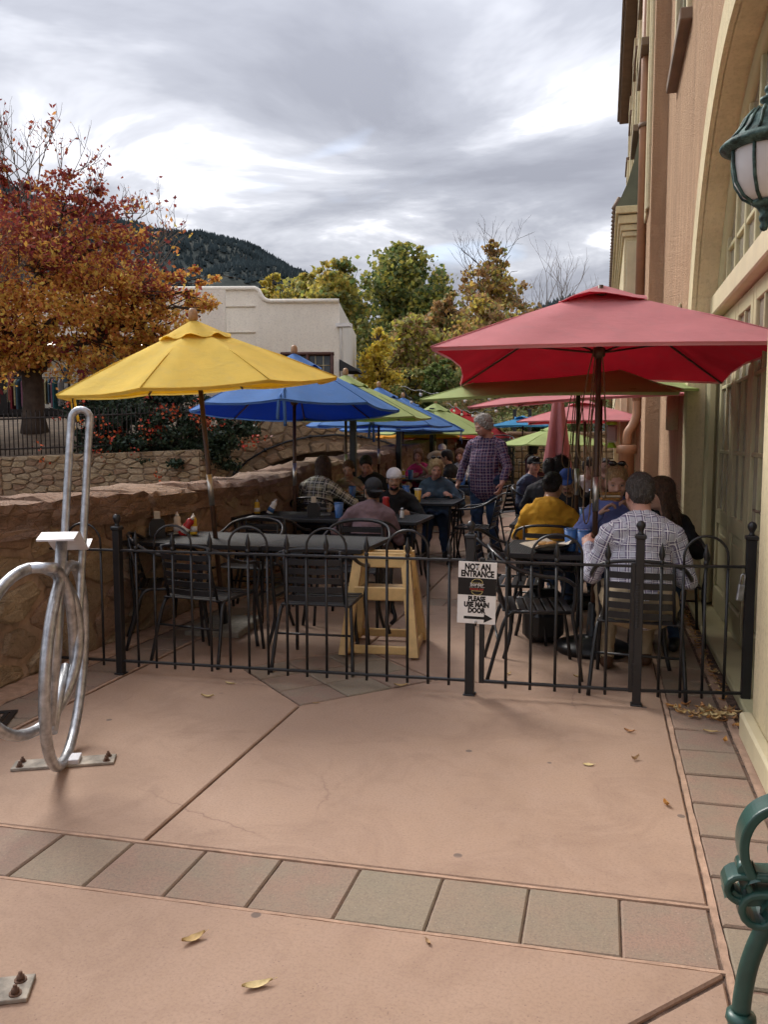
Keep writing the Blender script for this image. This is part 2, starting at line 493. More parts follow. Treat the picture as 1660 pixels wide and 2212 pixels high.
ridge(XL - .012, 2.7, XL - .012, 12, .012, .001, 4)
ridge(-3.40, 2.0, -3.40, 12, .11, .004, 5)
ridge(.69, 2.0, .71, 9, .026, .003, 6)
for sx in (-1, 1):
    ridge(DX, 4.9525 - DH - .01, DX + sx * (DH + .01), 4.9525, .008, .001, 7 + sx)
    ridge(DX, 4.9525 + DH + .01, DX + sx * (DH + .01), 4.9525, .008, .001, 17 + sx)

# ------------------------------------------------------------------ stones
def m_stone(name, stops, bmp=.7):
    t = NT(name); v = t.world(); r = t.rnd()
    a = t.ramp(r, stops, 'CONSTANT')
    n = t.noise(v, 7, 7, .68, .4)
    a = t.mix(t.ramp(n, [(.42, (0, 0, 0)), (.7, (.75, .75, .75))]), a, tuple(x * .55 for x in stops[1][1]))
    n2 = t.noise(v, 3.2, 5, .6)
    a = t.mix(t.ramp(n2, [(.55, (0, 0, 0)), (.75, (.5, .5, .5))]), a, (.42, .30, .20))
    fine = t.noise(v, 60, 6, .75)
    a = t.mix(t.math('MULTIPLY', t.ramp(fine, [(.3, (1, 1, 1)), (.5, (0, 0, 0))]), .45), a, (.07, .05, .04))
    h = t.math('ADD', t.math('MULTIPLY', t.noise(t.world((1, 1, 2.6)), 9, 7, .75, .9), 1.8), t.math('MULTIPLY', fine, .4))
    h = t.math('SUBTRACT', h, t.math('MULTIPLY', t.ramp(t.voro(t.world((1, 1, 2.2)), 7, 'DISTANCE_TO_EDGE'), [(0, (1, 1, 1)), (.05, (0, 0, 0))]), .45))
    t.bump(h, bmp, .035)
    return t.fin(a, .9, spec=.2)
M_STONE = m_stone('wall_sandstone', [(0, (.43, .28, .195)), (.18, (.49, .37, .24)), (.36, (.38, .24, .175)), (.55, (.52, .40, .26)), (.72, (.43, .32, .22)), (.88, (.46, .30, .215))])
M_CAP = m_stone('capstone_sandstone', [(0, (.44, .285, .205)), (.3, (.50, .345, .25)), (.6, (.40, .265, .18)), (.8, (.53, .38, .29))], 1.0)
M_MORT = plain('red_wall_mortar', (.38, .275, .20), .95, var=.35, scale=5, bump=.9, bscale=35, spec=.15)
M_BSTONE = m_stone('bridge_stone', [(0, (.42, .29, .17)), (.2, (.48, .36, .22)), (.4, (.36, .22, .14)), (.6, (.50, .38, .25)), (.8, (.40, .28, .18))])
M_BMORT = plain('bridge_mortar', (.29, .215, .15), .95, var=.35, scale=4, bump=.8, bscale=20, spec=.15)
def voronoi(w, h, n, gap, rr, ax=1.0, bounds=None):
    """convex cells over [0,w]x[0,h]; ax stretches them sideways"""
    pts = []
    tries = 0; mind = math.sqrt(w * h / n) * .72
    while len(pts) < n and tries < n * 60:
        tries += 1; p = (rr.uniform(0, w), rr.uniform(0, h))
        if all(((p[0] - q[0]) / ax) ** 2 + ((p[1] - q[1]) * ax) ** 2 > mind * mind for q in pts): pts.append(p)
    P = np.array(pts); S = np.array([1 / ax, ax]); cells = []
    for i, p in enumerate(pts):
        poly = [(0, 0), (w, 0), (w, h), (0, h)]
        d = (((P - P[i]) * S) ** 2).sum(1); order = np.argsort(d)[1:18]
        for j in order:
            a = (P[j] - P[i]) * S * S; mid = (P[i] + P[j]) / 2
            L = math.hypot(*a); c = a @ mid - gap / 2 * L
            out = []
            for k in range(len(poly)):
                u, vv = poly[k - 1], poly[k]
                du = a[0] * u[0] + a[1] * u[1] - c; dv = a[0] * vv[0] + a[1] * vv[1] - c
                if (du <= 0) != (dv <= 0):
                    tt = du / (du - dv); out.append((u[0] + (vv[0] - u[0]) * tt, u[1] + (vv[1] - u[1]) * tt))
                if dv <= 0: out.append(vv)
            poly = out
            if len(poly) < 3: break
        if len(poly) >= 3: cells.append(poly)
    return cells
def stone_into(mb, poly, depth, rr, M, m=0):
    """a rounded, uneven stone standing out of a wall face (local x, y in the face, +z out)"""
    P = [Vector((*p, 0)) for p in poly]; c = sum(P, Vector()) / len(P); Q = []
    for i in range(len(P)):                                # cut the corners once
        a, b = P[i], P[(i + 1) % len(P)]
        if (b - a).length < .012: Q.append((a + b) / 2); continue
        Q += [a * .87 + b * .13, a * .13 + b * .87]
    n = len(Q); sz = max((q - c).length for q in Q)
    vs = [(q.x, q.y, -.03) for q in Q]
    tx, ty = rr.uniform(-.25, .25), rr.uniform(-.25, .25)
    for f, hh, jj in ((.975, .60, .04), (.84, 1.0, .07)):
        for q in Q:
            p = c + (q - c) * (f + rr.uniform(-jj, jj))
            z = depth * hh * (1 + rr.uniform(-.22, .22)) + ((p.x - c.x) * tx + (p.y - c.y) * ty) * .35
            vs.append((p.x, p.y, max(.002, z)))
    vs.append((c.x + rr.uniform(-.1, .1) * sz, c.y + rr.uniform(-.1, .1) * sz, depth * rr.uniform(.95, 1.25)))
    fs = []
    for L in (0, 1):
        for i in range(n):
            j = (i + 1) % n; fs.append((L * n + i, L * n + j, (L + 1) * n + j, (L + 1) * n + i))
    for i in range(n): fs.append((2 * n + i, 2 * n + (i + 1) % n, 3 * n))
    mb.add(vs, fs, m, False, M)
def face_matrix(origin, xdir, zdir=(0, 0, 1)):
    x = Vector(xdir).normalized(); z = Vector(zdir).normalized(); n = x.cross(z).normalized()
    M = Matrix.Identity(4)
    for i in range(3): M[i][0], M[i][1], M[i][2], M[i][3] = x[i], z[i], n[i], origin[i]
    return M
def rough_block(mb, L, D, H, rr, M, j=.12, nx=4, ny=2):
    """an uneven quarried block, subdivided and jittered; sits on z=0"""
    idx = {}; vs = []; fs = []
    def V(i, k, l):
        key = (i, k, l)
        if key not in idx:
            x, y, z = (i / nx - .5) * L, (k / ny - .5) * D, (l / 2) * H
            e = (i in (0, nx)) + (k in (0, ny)) + (l in (0, 2))
            sh = .05 if e >= 2 else 0
            if e >= 3: sh = .11
            x *= 1 - sh * min(1, D / L); y *= 1 - sh; z = H / 2 + (z - H / 2) * (1 - sh * 1.3)
            x += rr.uniform(-j, j) * H * .5; y += rr.uniform(-j, j) * H * .7; z += rr.uniform(-j, j) * H * (.8 if nx < 8 else .45) * (l > 0)
            idx[key] = len(vs); vs.append((x, y, z))
        return idx[key]
    for i in range(nx):
        for k in range(ny):
            fs += [(V(i, k, 2), V(i + 1, k, 2), V(i + 1, k + 1, 2), V(i, k + 1, 2)), (V(i, k, 0), V(i, k + 1, 0), V(i + 1, k + 1, 0), V(i + 1, k, 0))]
        for l in range(2):
            fs += [(V(i, 0, l), V(i + 1, 0, l), V(i + 1, 0, l + 1), V(i, 0, l + 1)), (V(i, ny, l), V(i, ny, l + 1), V(i + 1, ny, l + 1), V(i + 1, ny, l))]
    for k in range(ny):
        for l in range(2):
            fs += [(V(0, k, l), V(0, k, l + 1), V(0, k + 1, l + 1), V(0, k + 1, l)), (V(nx, k, l), V(nx, k + 1, l), V(nx, k + 1, l + 1), V(nx, k, l + 1))]
    mb.add(vs, fs, 0, nx < 8, M)
def cap_block(mb, L, D, H, rr):
    """a quarried slab: fairly flat top, broken layered sides"""
    nx, ny, nz = 11, 4, 4; idx = {}; vs = []; fs = []; sd_ = rr.uniform(0, 50); lay = [rr.uniform(-.022, .022) for _ in range(nz + 1)]; tx, ty = rr.uniform(-.05, .05), rr.uniform(-.08, .08)
    def V(i, k, l):
        if (i, k, l) not in idx:
            x, y, z = (i / nx - .5) * L, (k / ny - .5) * D, l / nz * H
            sx = 0 if 0 < i < nx else (1 if i else -1); sy = 0 if 0 < k < ny else (1 if k else -1)
            n1 = mnoise.noise(Vector((x * 5 + sd_, y * 5, z * 9))); n2 = mnoise.noise(Vector((x * 15 + sd_, y * 15, z * 26)))
            y += sy * (lay[l] + .035 * n1 + .018 * n2) - sy * (.03 if l == nz else 0); x += sx * (lay[l] * .5 + .02 * n1) - sx * (.02 if l in (0, nz) else 0)
            if l == nz: z += tx * x + ty * y + .035 * n1 + .012 * n2 - (.025 if sx and sy else .012 if sx or sy else 0)
            idx[(i, k, l)] = len(vs); vs.append((x, y, z))
        return idx[(i, k, l)]
    for i in range(nx):
        for k in range(ny): fs += [(V(i, k, nz), V(i + 1, k, nz), V(i + 1, k + 1, nz), V(i, k + 1, nz)), (V(i, k, 0), V(i, k + 1, 0), V(i + 1, k + 1, 0), V(i + 1, k, 0))]
        for l in range(nz): fs += [(V(i, 0, l), V(i + 1, 0, l), V(i + 1, 0, l + 1), V(i, 0, l + 1)), (V(i, ny, l), V(i, ny, l + 1), V(i + 1, ny, l + 1), V(i + 1, ny, l))]
    for k in range(ny):
        for l in range(nz): fs += [(V(0, k, l), V(0, k, l + 1), V(0, k + 1, l + 1), V(0, k + 1, l)), (V(nx, k, l), V(nx, k + 1, l), V(nx, k + 1, l + 1), V(nx, k, l + 1))]
    mb.add(vs, fs, 0, False)
# ---- the parapet wall along the patio
WX, WT = -3.52, .50
def wtop(y): return .92 if y < 7.3 else .92 + .040 * (y - 7.3)
wall = thing('stone_wall', 'rubble sandstone parapet wall with rough capstones along the patio', 'stone wall', (WX, 4, 0))
core = MB()
yy = [2.0, 4, 7.3, 10, 13, 16, 19, 22]
for a, b in zip(yy[:-1], yy[1:]):
    for (x0, x1) in ((0, -WT),):
        vs = []
        for (y, zt) in ((a, wtop(a)), (b, wtop(b))):
            zb = gz(y) - .1
            vs += [(x0, y - 4, zb), (x1, y - 4, -1.4), (x1, y - 4, zt + .03), (x0, y - 4, zt + .03)]
        core.add(vs, [(0, 4, 7, 3), (1, 2, 6, 5), (3, 7, 6, 2)] if a >= 13 else [(1, 2, 6, 5), (3, 7, 6, 2)])
core.add([(0, -2, -.1), (-WT, -2, -1.4), (-WT, -2, .95), (0, -2, .95)], [(0, 1, 2, 3)])
ny_, nz_ = 190, 17                                           # the smeared, uneven mortar face
vs = []; fs = []
for i in range(ny_ + 1):
    y = 2.0 + 11.0 * i / ny_
    for j in range(nz_ + 1):
        z = gz(y) - .1 + (wtop(y) + .05 - gz(y) + .1) * j / nz_
        d = .030 * mnoise.noise(Vector((y * 3.1, z * 4.2, 1.7))) + .016 * mnoise.noise(Vector((y * 9, z * 11, 4.1))) + .010 * mnoise.noise(Vector((y * 23, z * 25, 9.1)))
        vs.append((d + .004, y - 4, z))
for i in range(ny_):
    for j in range(nz_): fs.append((i * (nz_ + 1) + j, (i + 1) * (nz_ + 1) + j, (i + 1) * (nz_ + 1) + j + 1, i * (nz_ + 1) + j + 1))
core.add(vs, fs, 0, False)
core.build('mortar_core', M_MORT, wall)
r5 = random.Random(5)
cells = voronoi(9.0, .95, 96, .045, r5, 1.25)
for poly in cells:
    cx = sum(p[0] for p in poly) / len(poly); cz = sum(p[1] for p in poly) / len(poly)
    if cz > wtop(2.4 + cx) + .0: continue
    mb = MB(); lp = [(p[0] - cx, p[1] - cz) for p in poly]
    stone_into(mb, lp, r5.uniform(.018, .050), r5, face_matrix((0, 0, 0), (0, 1, 0)))
    mb.build('stone', M_STONE, wall, (0, 2.4 + cx - 4, cz + gz(2.4 + cx)))
mb = MB(); r6 = random.Random(6)
for poly in voronoi(10.4, 1.0, 150, .03, r6, 1.2):
    cx = sum(p[0] for p in poly) / len(poly); cz = sum(p[1] for p in poly) / len(poly)
    stone_into(mb, [(p[0] - cx, p[1] - cz) for p in poly], r6.uniform(.02, .05), r6, face_matrix((0, 11.42 + cx - 4, cz + gz(11.4 + cx)), (0, 1, 0)))
tag(mb.build('far_stones', M_STONE, wall), kind='stuff')
r7 = random.Random(7); y = 2.2
while y < 21.5:
    L = r7.uniform(.65, 1.3); H = r7.uniform(.17, .24); mb = MB()
    cap_block(mb, L - .02, WT + r7.uniform(.06, .16), H, r7)
    o = mb.build('capstone', M_CAP, wall, (-WT / 2 + r7.uniform(-.02, .03), y + L / 2 - 4, wtop(y + L / 2) - .03), PI / 2 + r7.uniform(-.04, .04))
    o.rotation_euler.y = r7.uniform(-.03, .03) - (.04 if y > 7.5 else 0)
    y += L

# ------------------------------------------------------------------ far bank: retaining wall, slope, fence
BK = [Vector((-15.0, 10.8)), Vector((-10.7, 12.7)), Vector((-7.15, 13.6)), Vector((-7.0, 14.3))]
def bank_top(i): return (1.12, 1.18, 1.32, 1.34)[i]
bank = MB()
nb = []
for i, p in enumerate(BK): nb.append(p)
back = [Vector((-0.5, .87)), Vector((-.42, .9)), Vector((-.6, .8)), Vector((-1, .35))]
vs = []; fs = []
DS = (0, 1.5, 4, 8, 14, 40); ZS = (-.05, .22, .62, .95, 1.15, 1.5)
for i, p in enumerate(BK):
    for d, z in zip(DS, ZS):
        q = p + Vector((-.42, .907)) * d
        vs.append((q.x, q.y, bank_top(i) + z * (1 if i < 2 else .9)))
k = len(DS)
for i in range(len(BK) - 1):
    for j in range(k - 1): fs.append((i * k + j, (i + 1) * k + j, (i + 1) * k + j + 1, i * k + j + 1))
bank.add(vs, fs, 0, True)
tag(bank.build('river_bank', M_LITTER), 'leaf strewn slope of the far creek bank', kind='structure')
fw = thing('retaining_wall', 'low rubble retaining wall on the far bank below the iron fence', 'stone wall', (BK[1].x, BK[1].y, 0))
core = MB()
for i in range(3):
    a, b = BK[i] - BK[1], BK[i + 1] - BK[1]
    nrm = Vector((b.y - a.y, -(b.x - a.x))).normalized()
    o = nrm * .0
    core.add([(a.x, a.y, -1.4), (b.x, b.y, -1.4), (b.x, b.y, bank_top(i + 1)), (a.x, a.y, bank_top(i)),
              (a.x - nrm.x * .4, a.y - nrm.y * .4, bank_top(i)), (b.x - nrm.x * .4, b.y - nrm.y * .4, bank_top(i + 1))], [(0, 1, 2, 3), (3, 2, 5, 4)])
core.build('mortar_core', M_BMORT, fw)
r8 = random.Random(8)
for i in range(3):
    a, b = BK[i], BK[i + 1]; L = (b - a).length; d = (b - a).normalized()
    mb = MB()
    hh = 1.02
    for poly in voronoi(L, hh, int(L * hh / .026), .016, r8, 1.45):
        cx = sum(p[0] for p in poly) / len(poly); cz = sum(p[1] for p in poly) / len(poly)
        q = a + d * cx; zt = bank_top(i) + (bank_top(i + 1) - bank_top(i)) * cx / L
        Mx = face_matrix((q.x - BK[1].x, q.y - BK[1].y, zt - hh + cz), (d.x, d.y, 0))
        lp = [(p[0] - cx, p[1] - cz) for p in poly]; dp = r8.uniform(.02, .06)
        if i == 1 and cz > .35:
            m1 = MB(); stone_into(m1, lp, dp, r8, face_matrix((0, 0, 0), (d.x, d.y, 0))); m1.build('stone', M_BSTONE, fw, Mx.translation)
        else: stone_into(mb, lp, dp, r8, Mx)
    tag(mb.build('rubble', M_BSTONE, fw), kind='stuff')
    # the sloping ledge below
    led = MB(); n = int(L / .8)
    for j in range(n):
        q = a + d * (j + .5) * L / n + Vector((d.y, -d.x)) * r8.uniform(.15, .3)
        rough_block(led, L / n, .6, .28, r8, Matrix.Translation((q.x - BK[1].x, q.y - BK[1].y, .05 + r8.uniform(-.05, .05) + .1 * i)) @ Matrix.Rotation(math.atan2(d.y, d.x), 4, 'Z'), .2)
    tag(led.build('ledge', M_CAP, fw), kind='stuff')
# ------------------------------------------------------------------ the stucco building on the right
def m_stucco(name, c, dark, scale=1.0, bmp=.8, stk=.7):
    t = NT(name); v = t.world()
    n = t.noise(v, 1.1, 6, .6, .5)
    a = t.ramp(n, [(.3, dark), (.6, c)])
    streak = t.noise(t.world((3.0, 3.0, .25)), 1.6, 5, .65)
    a = t.mix(t.ramp(streak, [(.42, (0, 0, 0)), (.70, (stk, stk, stk))]), a, tuple(x * .66 for x in c))
    a = t.mix(t.ramp(t.noise(v, 3.4, 6, .7, .8), [(.54, (0, 0, 0)), (.72, (.4, .4, .4))]), a, tuple(min(1, x * 1.18) for x in c))
    f = t.noise(v, 55 * scale, 5, .7)
    a = t.mix(t.math('MULTIPLY', t.ramp(f, [(.32, (1, 1, 1)), (.5, (0, 0, 0))]), .35), a, tuple(x * .5 for x in c))
    h = t.math('ADD', t.math('MULTIPLY', t.noise(v, 17 * scale, 6, .78, .5), 1.3), t.math('MULTIPLY', f, .5))
    t.bump(h, bmp, .045)
    return t.fin(a, .9, spec=.2)
M_STUC = m_stucco('orange_stucco', (.58, .375, .23), (.51, .32, .195))
M_CREAM = m_stucco('cream_paint', (.68, .58, .37), (.62, .53, .335), .6, .25)
M_OLIVE = plain('olive_trim_paint', (.46, .42, .25), .55, var=.12, scale=3, bump=.12, bscale=40, spec=.35)
M_TRIMW = plain('pale_trim_paint', (.60, .52, .34), .55, var=.1, scale=4, bump=.12, bscale=40, spec=.35)
M_PIPE = plain('brown_downpipe_paint', (.34, .17, .09), .5, var=.15, scale=5, bump=.1, bscale=60, spec=.4)
M_EAVE = plain('dark_brown_eave', (.19, .13, .09), .7, var=.2, scale=3, bump=.2, bscale=20, spec=.3)
M_COPPER = plain('weathered_roof_metal', (.115, .125, .085), .55, var=.25, scale=2.5, bump=.15, bscale=12, spec=.5)
def m_glass(name, c=(.05, .06, .065), rough=.06):
    t = NT(name); v = t.world()
    a = t.ramp(t.noise(v, 1.2, 3), [(.35, tuple(x * .6 for x in c)), (.7, tuple(x * 1.5 for x in c))])
    return t.fin(a, rough, spec=.6)
M_GLASS = m_glass('dark_window_glass')
M_GLASSG = m_glass('lightened_door_glass', (.26, .24, .20), .06)  # pane colour lightened to offset the shade of the door recess
bld = thing('stucco_building', 'tall orange stucco building with cream arch and olive doors beside the patio', 'building', (.75, 6, 0))
def wb(mb, name, mat, root, parent=None):
    """mesh written in world coordinates, hung under a thing that stands at root"""
    p = parent if parent is not None else root
    o = mb.build(name, mat, p)
    o.location = tuple(-c for c in root.location) if parent is None else (0, 0, 0)
    return o
XW, YC, ZS, RI, RO = .75, 5.6, 2.0, 2.15, 2.45
NA = 28
arc = [(YC + RI * math.cos(PI * i / NA), ZS + RI * math.sin(PI * i / NA)) for i in range(NA + 1)]     # far side first
arco = [(YC + RO * math.cos(PI * i / NA), ZS + RO * math.sin(PI * i / NA)) for i in range(NA + 1)]
w = MB(); ZT = 12.0
def q4(mb, a, b, c, d, m=0): mb.add([a, b, c, d], [(0, 1, 2, 3)], m)
q4(w, (XW, -2, 0), (XW, YC - RI, 0), (XW, YC - RI, ZT), (XW, -2, ZT))
q4(w, (XW, YC + RI, 0), (XW, 12.0, 0), (XW, 12.0, ZT), (XW, YC + RI, ZT))
for (a, b) in zip(arc[:-1], arc[1:]): q4(w, (XW, a[0], a[1]), (XW, b[0], b[1]), (XW, b[0], ZT), (XW, a[0], ZT))
q4(w, (XW, 12.0, 0), (.56, 12.0, 0), (.56, 12.0, ZT), (XW, 12.0, ZT))
q4(w, (.56, 12.0, 0), (.56, 28, 0), (.56, 28, ZT), (.56, 12.0, ZT))
q4(w, (.56, 28, 0), (8, 28, 0), (8, 28, ZT), (.56, 28, ZT))
q4(w, (XW, -2, 0), (8, -2, 0), (8, -2, ZT), (XW, -2, ZT))
q4(w, (XW, -2, ZT), (8, -2, ZT), (8, 28, ZT), (.56, 28, ZT))
wb(w, 'wall', M_STUC, bld)
rv = MB(); XD = .99
for (a, b) in zip(arc[:-1], arc[1:]): q4(rv, (XW, *a), (XW, *b), (XD + .03, *b), (XD + .03, *a))
q4(rv, (XW, YC + RI, 0), (XW, YC + RI, ZS), (XD + .03, YC + RI, ZS), (XD + .03, YC + RI, 0))
q4(rv, (XW, YC - RI, 0), (XW, YC - RI, ZS), (XD + .03, YC - RI, ZS), (XD + .03, YC - RI, 0))
wb(rv, 'reveal', M_CREAM, bld)
tr = MB(); X1 = XW - .035
ring_i = [(YC + RI + .001, 0)] + arc + [(YC - RI - .001, 0)]; ring_o = [(YC + RO, 0)] + arco + [(YC - RO, 0)]
for i in range(len(ring_i) - 1):
    a, b, c, d = ring_i[i], ring_i[i + 1], ring_o[i + 1], ring_o[i]
    q4(tr, (X1, *a), (X1, *b), (X1, *c), (X1, *d))
    q4(tr, (X1, *a), (XW + .01, *a), (XW + .01, *b), (X1, *b)); q4(tr, (X1, *d), (X1, *c), (XW + .004, *c), (XW + .004, *d))
wb(tr, 'arch_trim', M_CREAM, bld)
pr_ = MB(); pr_.box((.95, 3.68, 3.0), (.38, 1.36, 6.0), 0, .012); wb(pr_, 'pier', M_CREAM, bld)
pl = MB(); pl.box((.732, 3.27, .065), (.064, 2.18, .13), 0, .012); wb(pl, 'plinth', M_TRIMW, bld)
pl = MB(); pl.box((.725, 10.0, .09), (.07, 4.0, .18), 0, .012); wb(pl, 'plinth', M_TRIMW, bld)
ln = MB(); ln.box((.94, YC, 2.63), (.15, 2 * math.sqrt(RI * RI - .8 ** 2) + .06, .17), 0, .012); wb(ln, 'lintel', M_TRIMW, bld)
th = MB(); th.box((.93, YC, .03), (.32, 2 * RI - .01, .06), 0, .01); wb(th, 'threshold', M_OLIVE, bld)
for yj, sgn in ((YC + RI, -1), (YC - RI, 1)):
    jb = MB(); jb.box((.925, yj + sgn * .10, 1.3), (.12, .19, 2.44), 0, .012); jb.box((.90, yj + sgn * .22, 1.3), (.06, .05, 2.44), 0, .01)
    wb(jb, 'jamb_board', M_OLIVE, bld)
# four tall glazed door leaves
LW = (2 * RI - .52) / 5
for k in range(5):
    y0 = YC - RI + .26 + k * LW + .006; y1 = y0 + LW - .012; yc = (y0 + y1) / 2
    d = MB()
    for yy in (y0 + .05, y1 - .05): d.box((.97, yy, 1.30), (.045, .10, 2.46), 0, .006)
    for zz, hh in ((.16, .2), (.86, .12), (2.47, .12)): d.box((.97, yc, zz), (.043, LW - .20, hh), 0, .006)
    d.box((.968, yc, 1.66), (.034, .03, 1.50), 0, .005)
    for zz in (1.40, 1.93): d.box((.968, yc, zz), (.032, LW - .20, .03), 0, .005)
    dr = wb(d, 'door', M_OLIVE, bld); 
    pn = MB(); pn.box((.975, yc, .53), (.02, LW - .22, .52), 0, .01); pn.box((.964, yc, .53), (.012, LW - .34, .38), 0, .006); wb(pn, 'door_panel', M_OLIVE, bld, dr)
    for (a, b) in ((.92, 1.385), (1.415, 1.915), (1.945, 2.41)):
        for s in (-1, 1):
            g = MB(); ww = (LW - .20) / 2 - .017
            g.box((.976, yc + s * (ww / 2 + .016), (a + b) / 2), (.008, ww, b - a)); wb(g, 'pane', M_GLASSG, bld, dr)
    if k in (1, 2):
        hd = MB(); hd.box((.94, (y1 - .05) if k == 1 else (y0 + .05), 1.05), (.012, .04, .2), 0, .004); hd.tube([(.93, (y1 - .05) if k == 1 else (y0 + .05), 1.07), (.90, (y1 - .05) if k == 1 else (y0 + .05), 1.07), (.90, (y1 - .15) if k == 1 else (y0 + .15), 1.07)], .009)
        wb(hd, 'door_handle', M_EAVE, bld, dr)
# fanlight over the lintel
fl = thing_part = None
fm = MB(); nd = 10
ysd = [YC - RI + 2 * RI * i / nd for i in range(nd + 1)]
def atop(y): return ZS + math.sqrt(max(0, RI * RI - (y - YC) ** 2))
for y in ysd[1:-1]: fm.box((.97, y, (2.70 + atop(y)) / 2), (.05, .045, atop(y) - 2.70), 0, .006)
for z in (3.05, 3.6):
    hw = math.sqrt(RI * RI - (z - ZS) ** 2); fm.box((.972, YC, z), (.04, 2 * hw - .05, .04), 0, .006)
rim = [(.97, YC + (RI - .05) * math.cos(PI * i / NA), ZS + (RI - .05) * math.sin(PI * i / NA)) for i in range(NA + 1)]
fm.tube(rim, .06, 6)
fan = wb(fm, 'fanlight', M_OLIVE, bld)
for i in range(nd):
    a, b = ysd[i] + .02, ysd[i + 1] - .02
    pts = [(a, 2.71), (b, 2.71)] + [(b + (a - b) * t / 4, atop(b + (a - b) * t / 4) - .03) for t in range(5)]
    if min(p[1] for p in pts[2:]) < 2.75: pts = [(p[0], max(p[1], 2.76)) for p in pts[:2]] + [(p[0], max(p[1], 2.8)) for p in pts[2:]]; pts[0] = (a, 2.71); pts[1] = (b, 2.71)
    g = MB(); g.add([(.975, *p) for p in pts], [tuple(range(len(pts)))]); wb(g, 'pane', M_GLASSG, bld, fan)
# dark rooms behind the glass
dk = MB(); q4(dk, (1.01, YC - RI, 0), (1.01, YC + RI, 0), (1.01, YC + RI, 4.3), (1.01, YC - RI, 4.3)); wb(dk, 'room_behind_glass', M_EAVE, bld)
# windows with cream surrounds and sills
def wall_window(yc, z0, wd, ht, x, sill=.12, cream=.16):
    s = MB()
    for yy in (yc - wd / 2 - cream / 2, yc + wd / 2 + cream / 2): s.box((x - .02, yy, z0 + ht / 2), (.05, cream, ht), 0, .008)
    s.box((x - .022, yc, z0 + ht + cream / 2), (.054, wd + 2 * cream, cream), 0, .008)
    win = wb(s, 'window', M_CREAM, bld)
    sl = MB(); sl.box((x - .05, yc, z0 - .06), (.13, wd + 2 * cream + .12, .12), 0, .01); wb(sl, 'sill', M_EAVE, bld, win)
    f = MB(); f.box((x - .006, yc, z0 + ht / 2), (.03, .05, ht)); f.box((x - .005, yc, z0 + ht / 2), (.028, wd, .05)); wb(f, 'sash', M_OLIVE, bld, win)
    for sy in (-1, 1):
        for zz in (.25, .75):
            g = MB(); g.box((x - .002, yc + sy * wd / 4, z0 + ht * zz), (.006, wd / 2 - .05, ht / 2 - .05)); wb(g, 'pane', M_GLASS, bld, win)
wall_window(9.75, 5.72, 1.35, 2.0, .75)
wall_window(4.2, 5.72, 1.35, 2.0, .75)
for yc in (15.8, 18.5, 21.8, 25.2): wall_window(yc, 9.35, 1.0, 1.5, .56)
for yc in (13.7, 17.1, 20.6, 24.4): wall_window(yc, 7.3, 1.1, 1.5, .522, .12, .20)
for (ya, yb) in ((12.35, 15.1), (15.75, 18.6), (19.1, 22.2), (22.9, 26)):
    cpn = MB(); cpn.box((.548, (ya + yb) / 2, 6.9), (.05, yb - ya, 4.3), 0, .012); cpn.box((.532, ya + .2, 6.9), (.05, .22, 4.3), 0, .01); wb(cpn, 'facade_panel', M_CREAM, bld)
ev = MB(); ev.box((.42, 20, 11.62), (.30, 16, .24), 0, .02); ev.box((.26, 20, 11.66), (.11, 16.1, .15), 0, .03); wb(ev, 'eave', M_EAVE, bld)
ev = MB(); ev.box((2.3, 13, 12.15), (4.1, 31, .3), 0, .02); wb(ev, 'roof', M_EAVE, bld)
# corner pilaster, downpipe with its cast boot
dp = MB()
dp.tube([(.50, 13.3, 11.4), (.50, 13.3, 2.1)], .075, 8)
dp.tube(smoothpath([(.50, 13.3, 2.15), (.50, 13.3, 1.9), (.44, 13.28, 1.72), (.37, 13.25, 1.6), (.36, 13.25, 1.42)], 4), .07, 8)
pipe = wb(dp, 'downpipe', M_PIPE, bld)
bt = MB(); bt.lathe([(.12, .25), (.12, 1.28), (.155, 1.29), (.155, 1.40), (.12, 1.42)], 16, 0, Matrix.Translation((.36, 13.25, 0))); wb(bt, 'pipe_boot', M_PIPE, bld, pipe)
for z in (3.6, 6.2, 8.8):
    b = MB(); b.lathe([(.095, -.03), (.095, .03)], 10, 0, Matrix.Translation((.50, 13.3, z))); wb(b, 'pipe_bracket', M_EAVE, bld, pipe)
# the projecting lower bay with its swept metal roof
by = MB(); by.box((.50, 21.5, 2.65), (.44, 13.0, 5.3), 0, .01)
bay = wb(by, 'bay', M_CREAM, bld)
pp = MB(); pp.box((.42, 14.99, 2.6), (.20, .03, 4.6), 0, .01); wb(pp, 'bay_panel', M_TRIMW, bld, bay)
cn = MB()
for i, (o, z, h) in enumerate(((.03, 5.02, .08), (.06, 5.12, .10), (.10, 5.25, .14), (.15, 5.40, .12))):
    cn.box((.50 - o / 2, 21.5 - o / 2, z), (.46 + o, 13.04 + o, h), 0, .008)
wb(cn, 'bay_cornice', M_CREAM, bld, bay)
rf = MB(); prof = [(.12, 5.46), (.20, 5.62), (.30, 5.85), (.40, 6.2), (.47, 6.6), (.52, 7.1)]
for (a, b) in zip(prof[:-1], prof[1:]): q4(rf, (a[0], 14.92, a[1]), (b[0], 14.92, b[1]), (b[0], 28, b[1]), (a[0], 28, a[1]))
rf.add([(p[0], 14.92, p[1]) for p in prof] + [(.56, 14.92, 7.1), (.56, 14.92, 5.46)], [tuple(range(len(prof) + 2))])
wb(rf, 'bay_roof', M_COPPER, bld, bay)
tl = MB()
for i in range(44): tl.tube([(.10, 15.1 + i * .29, 5.47), (.20, 15.1 + i * .29, 5.66)], .06, 6)
tag(wb(tl, 'eave_tiles', M_EAVE, bld, bay), kind='stuff')
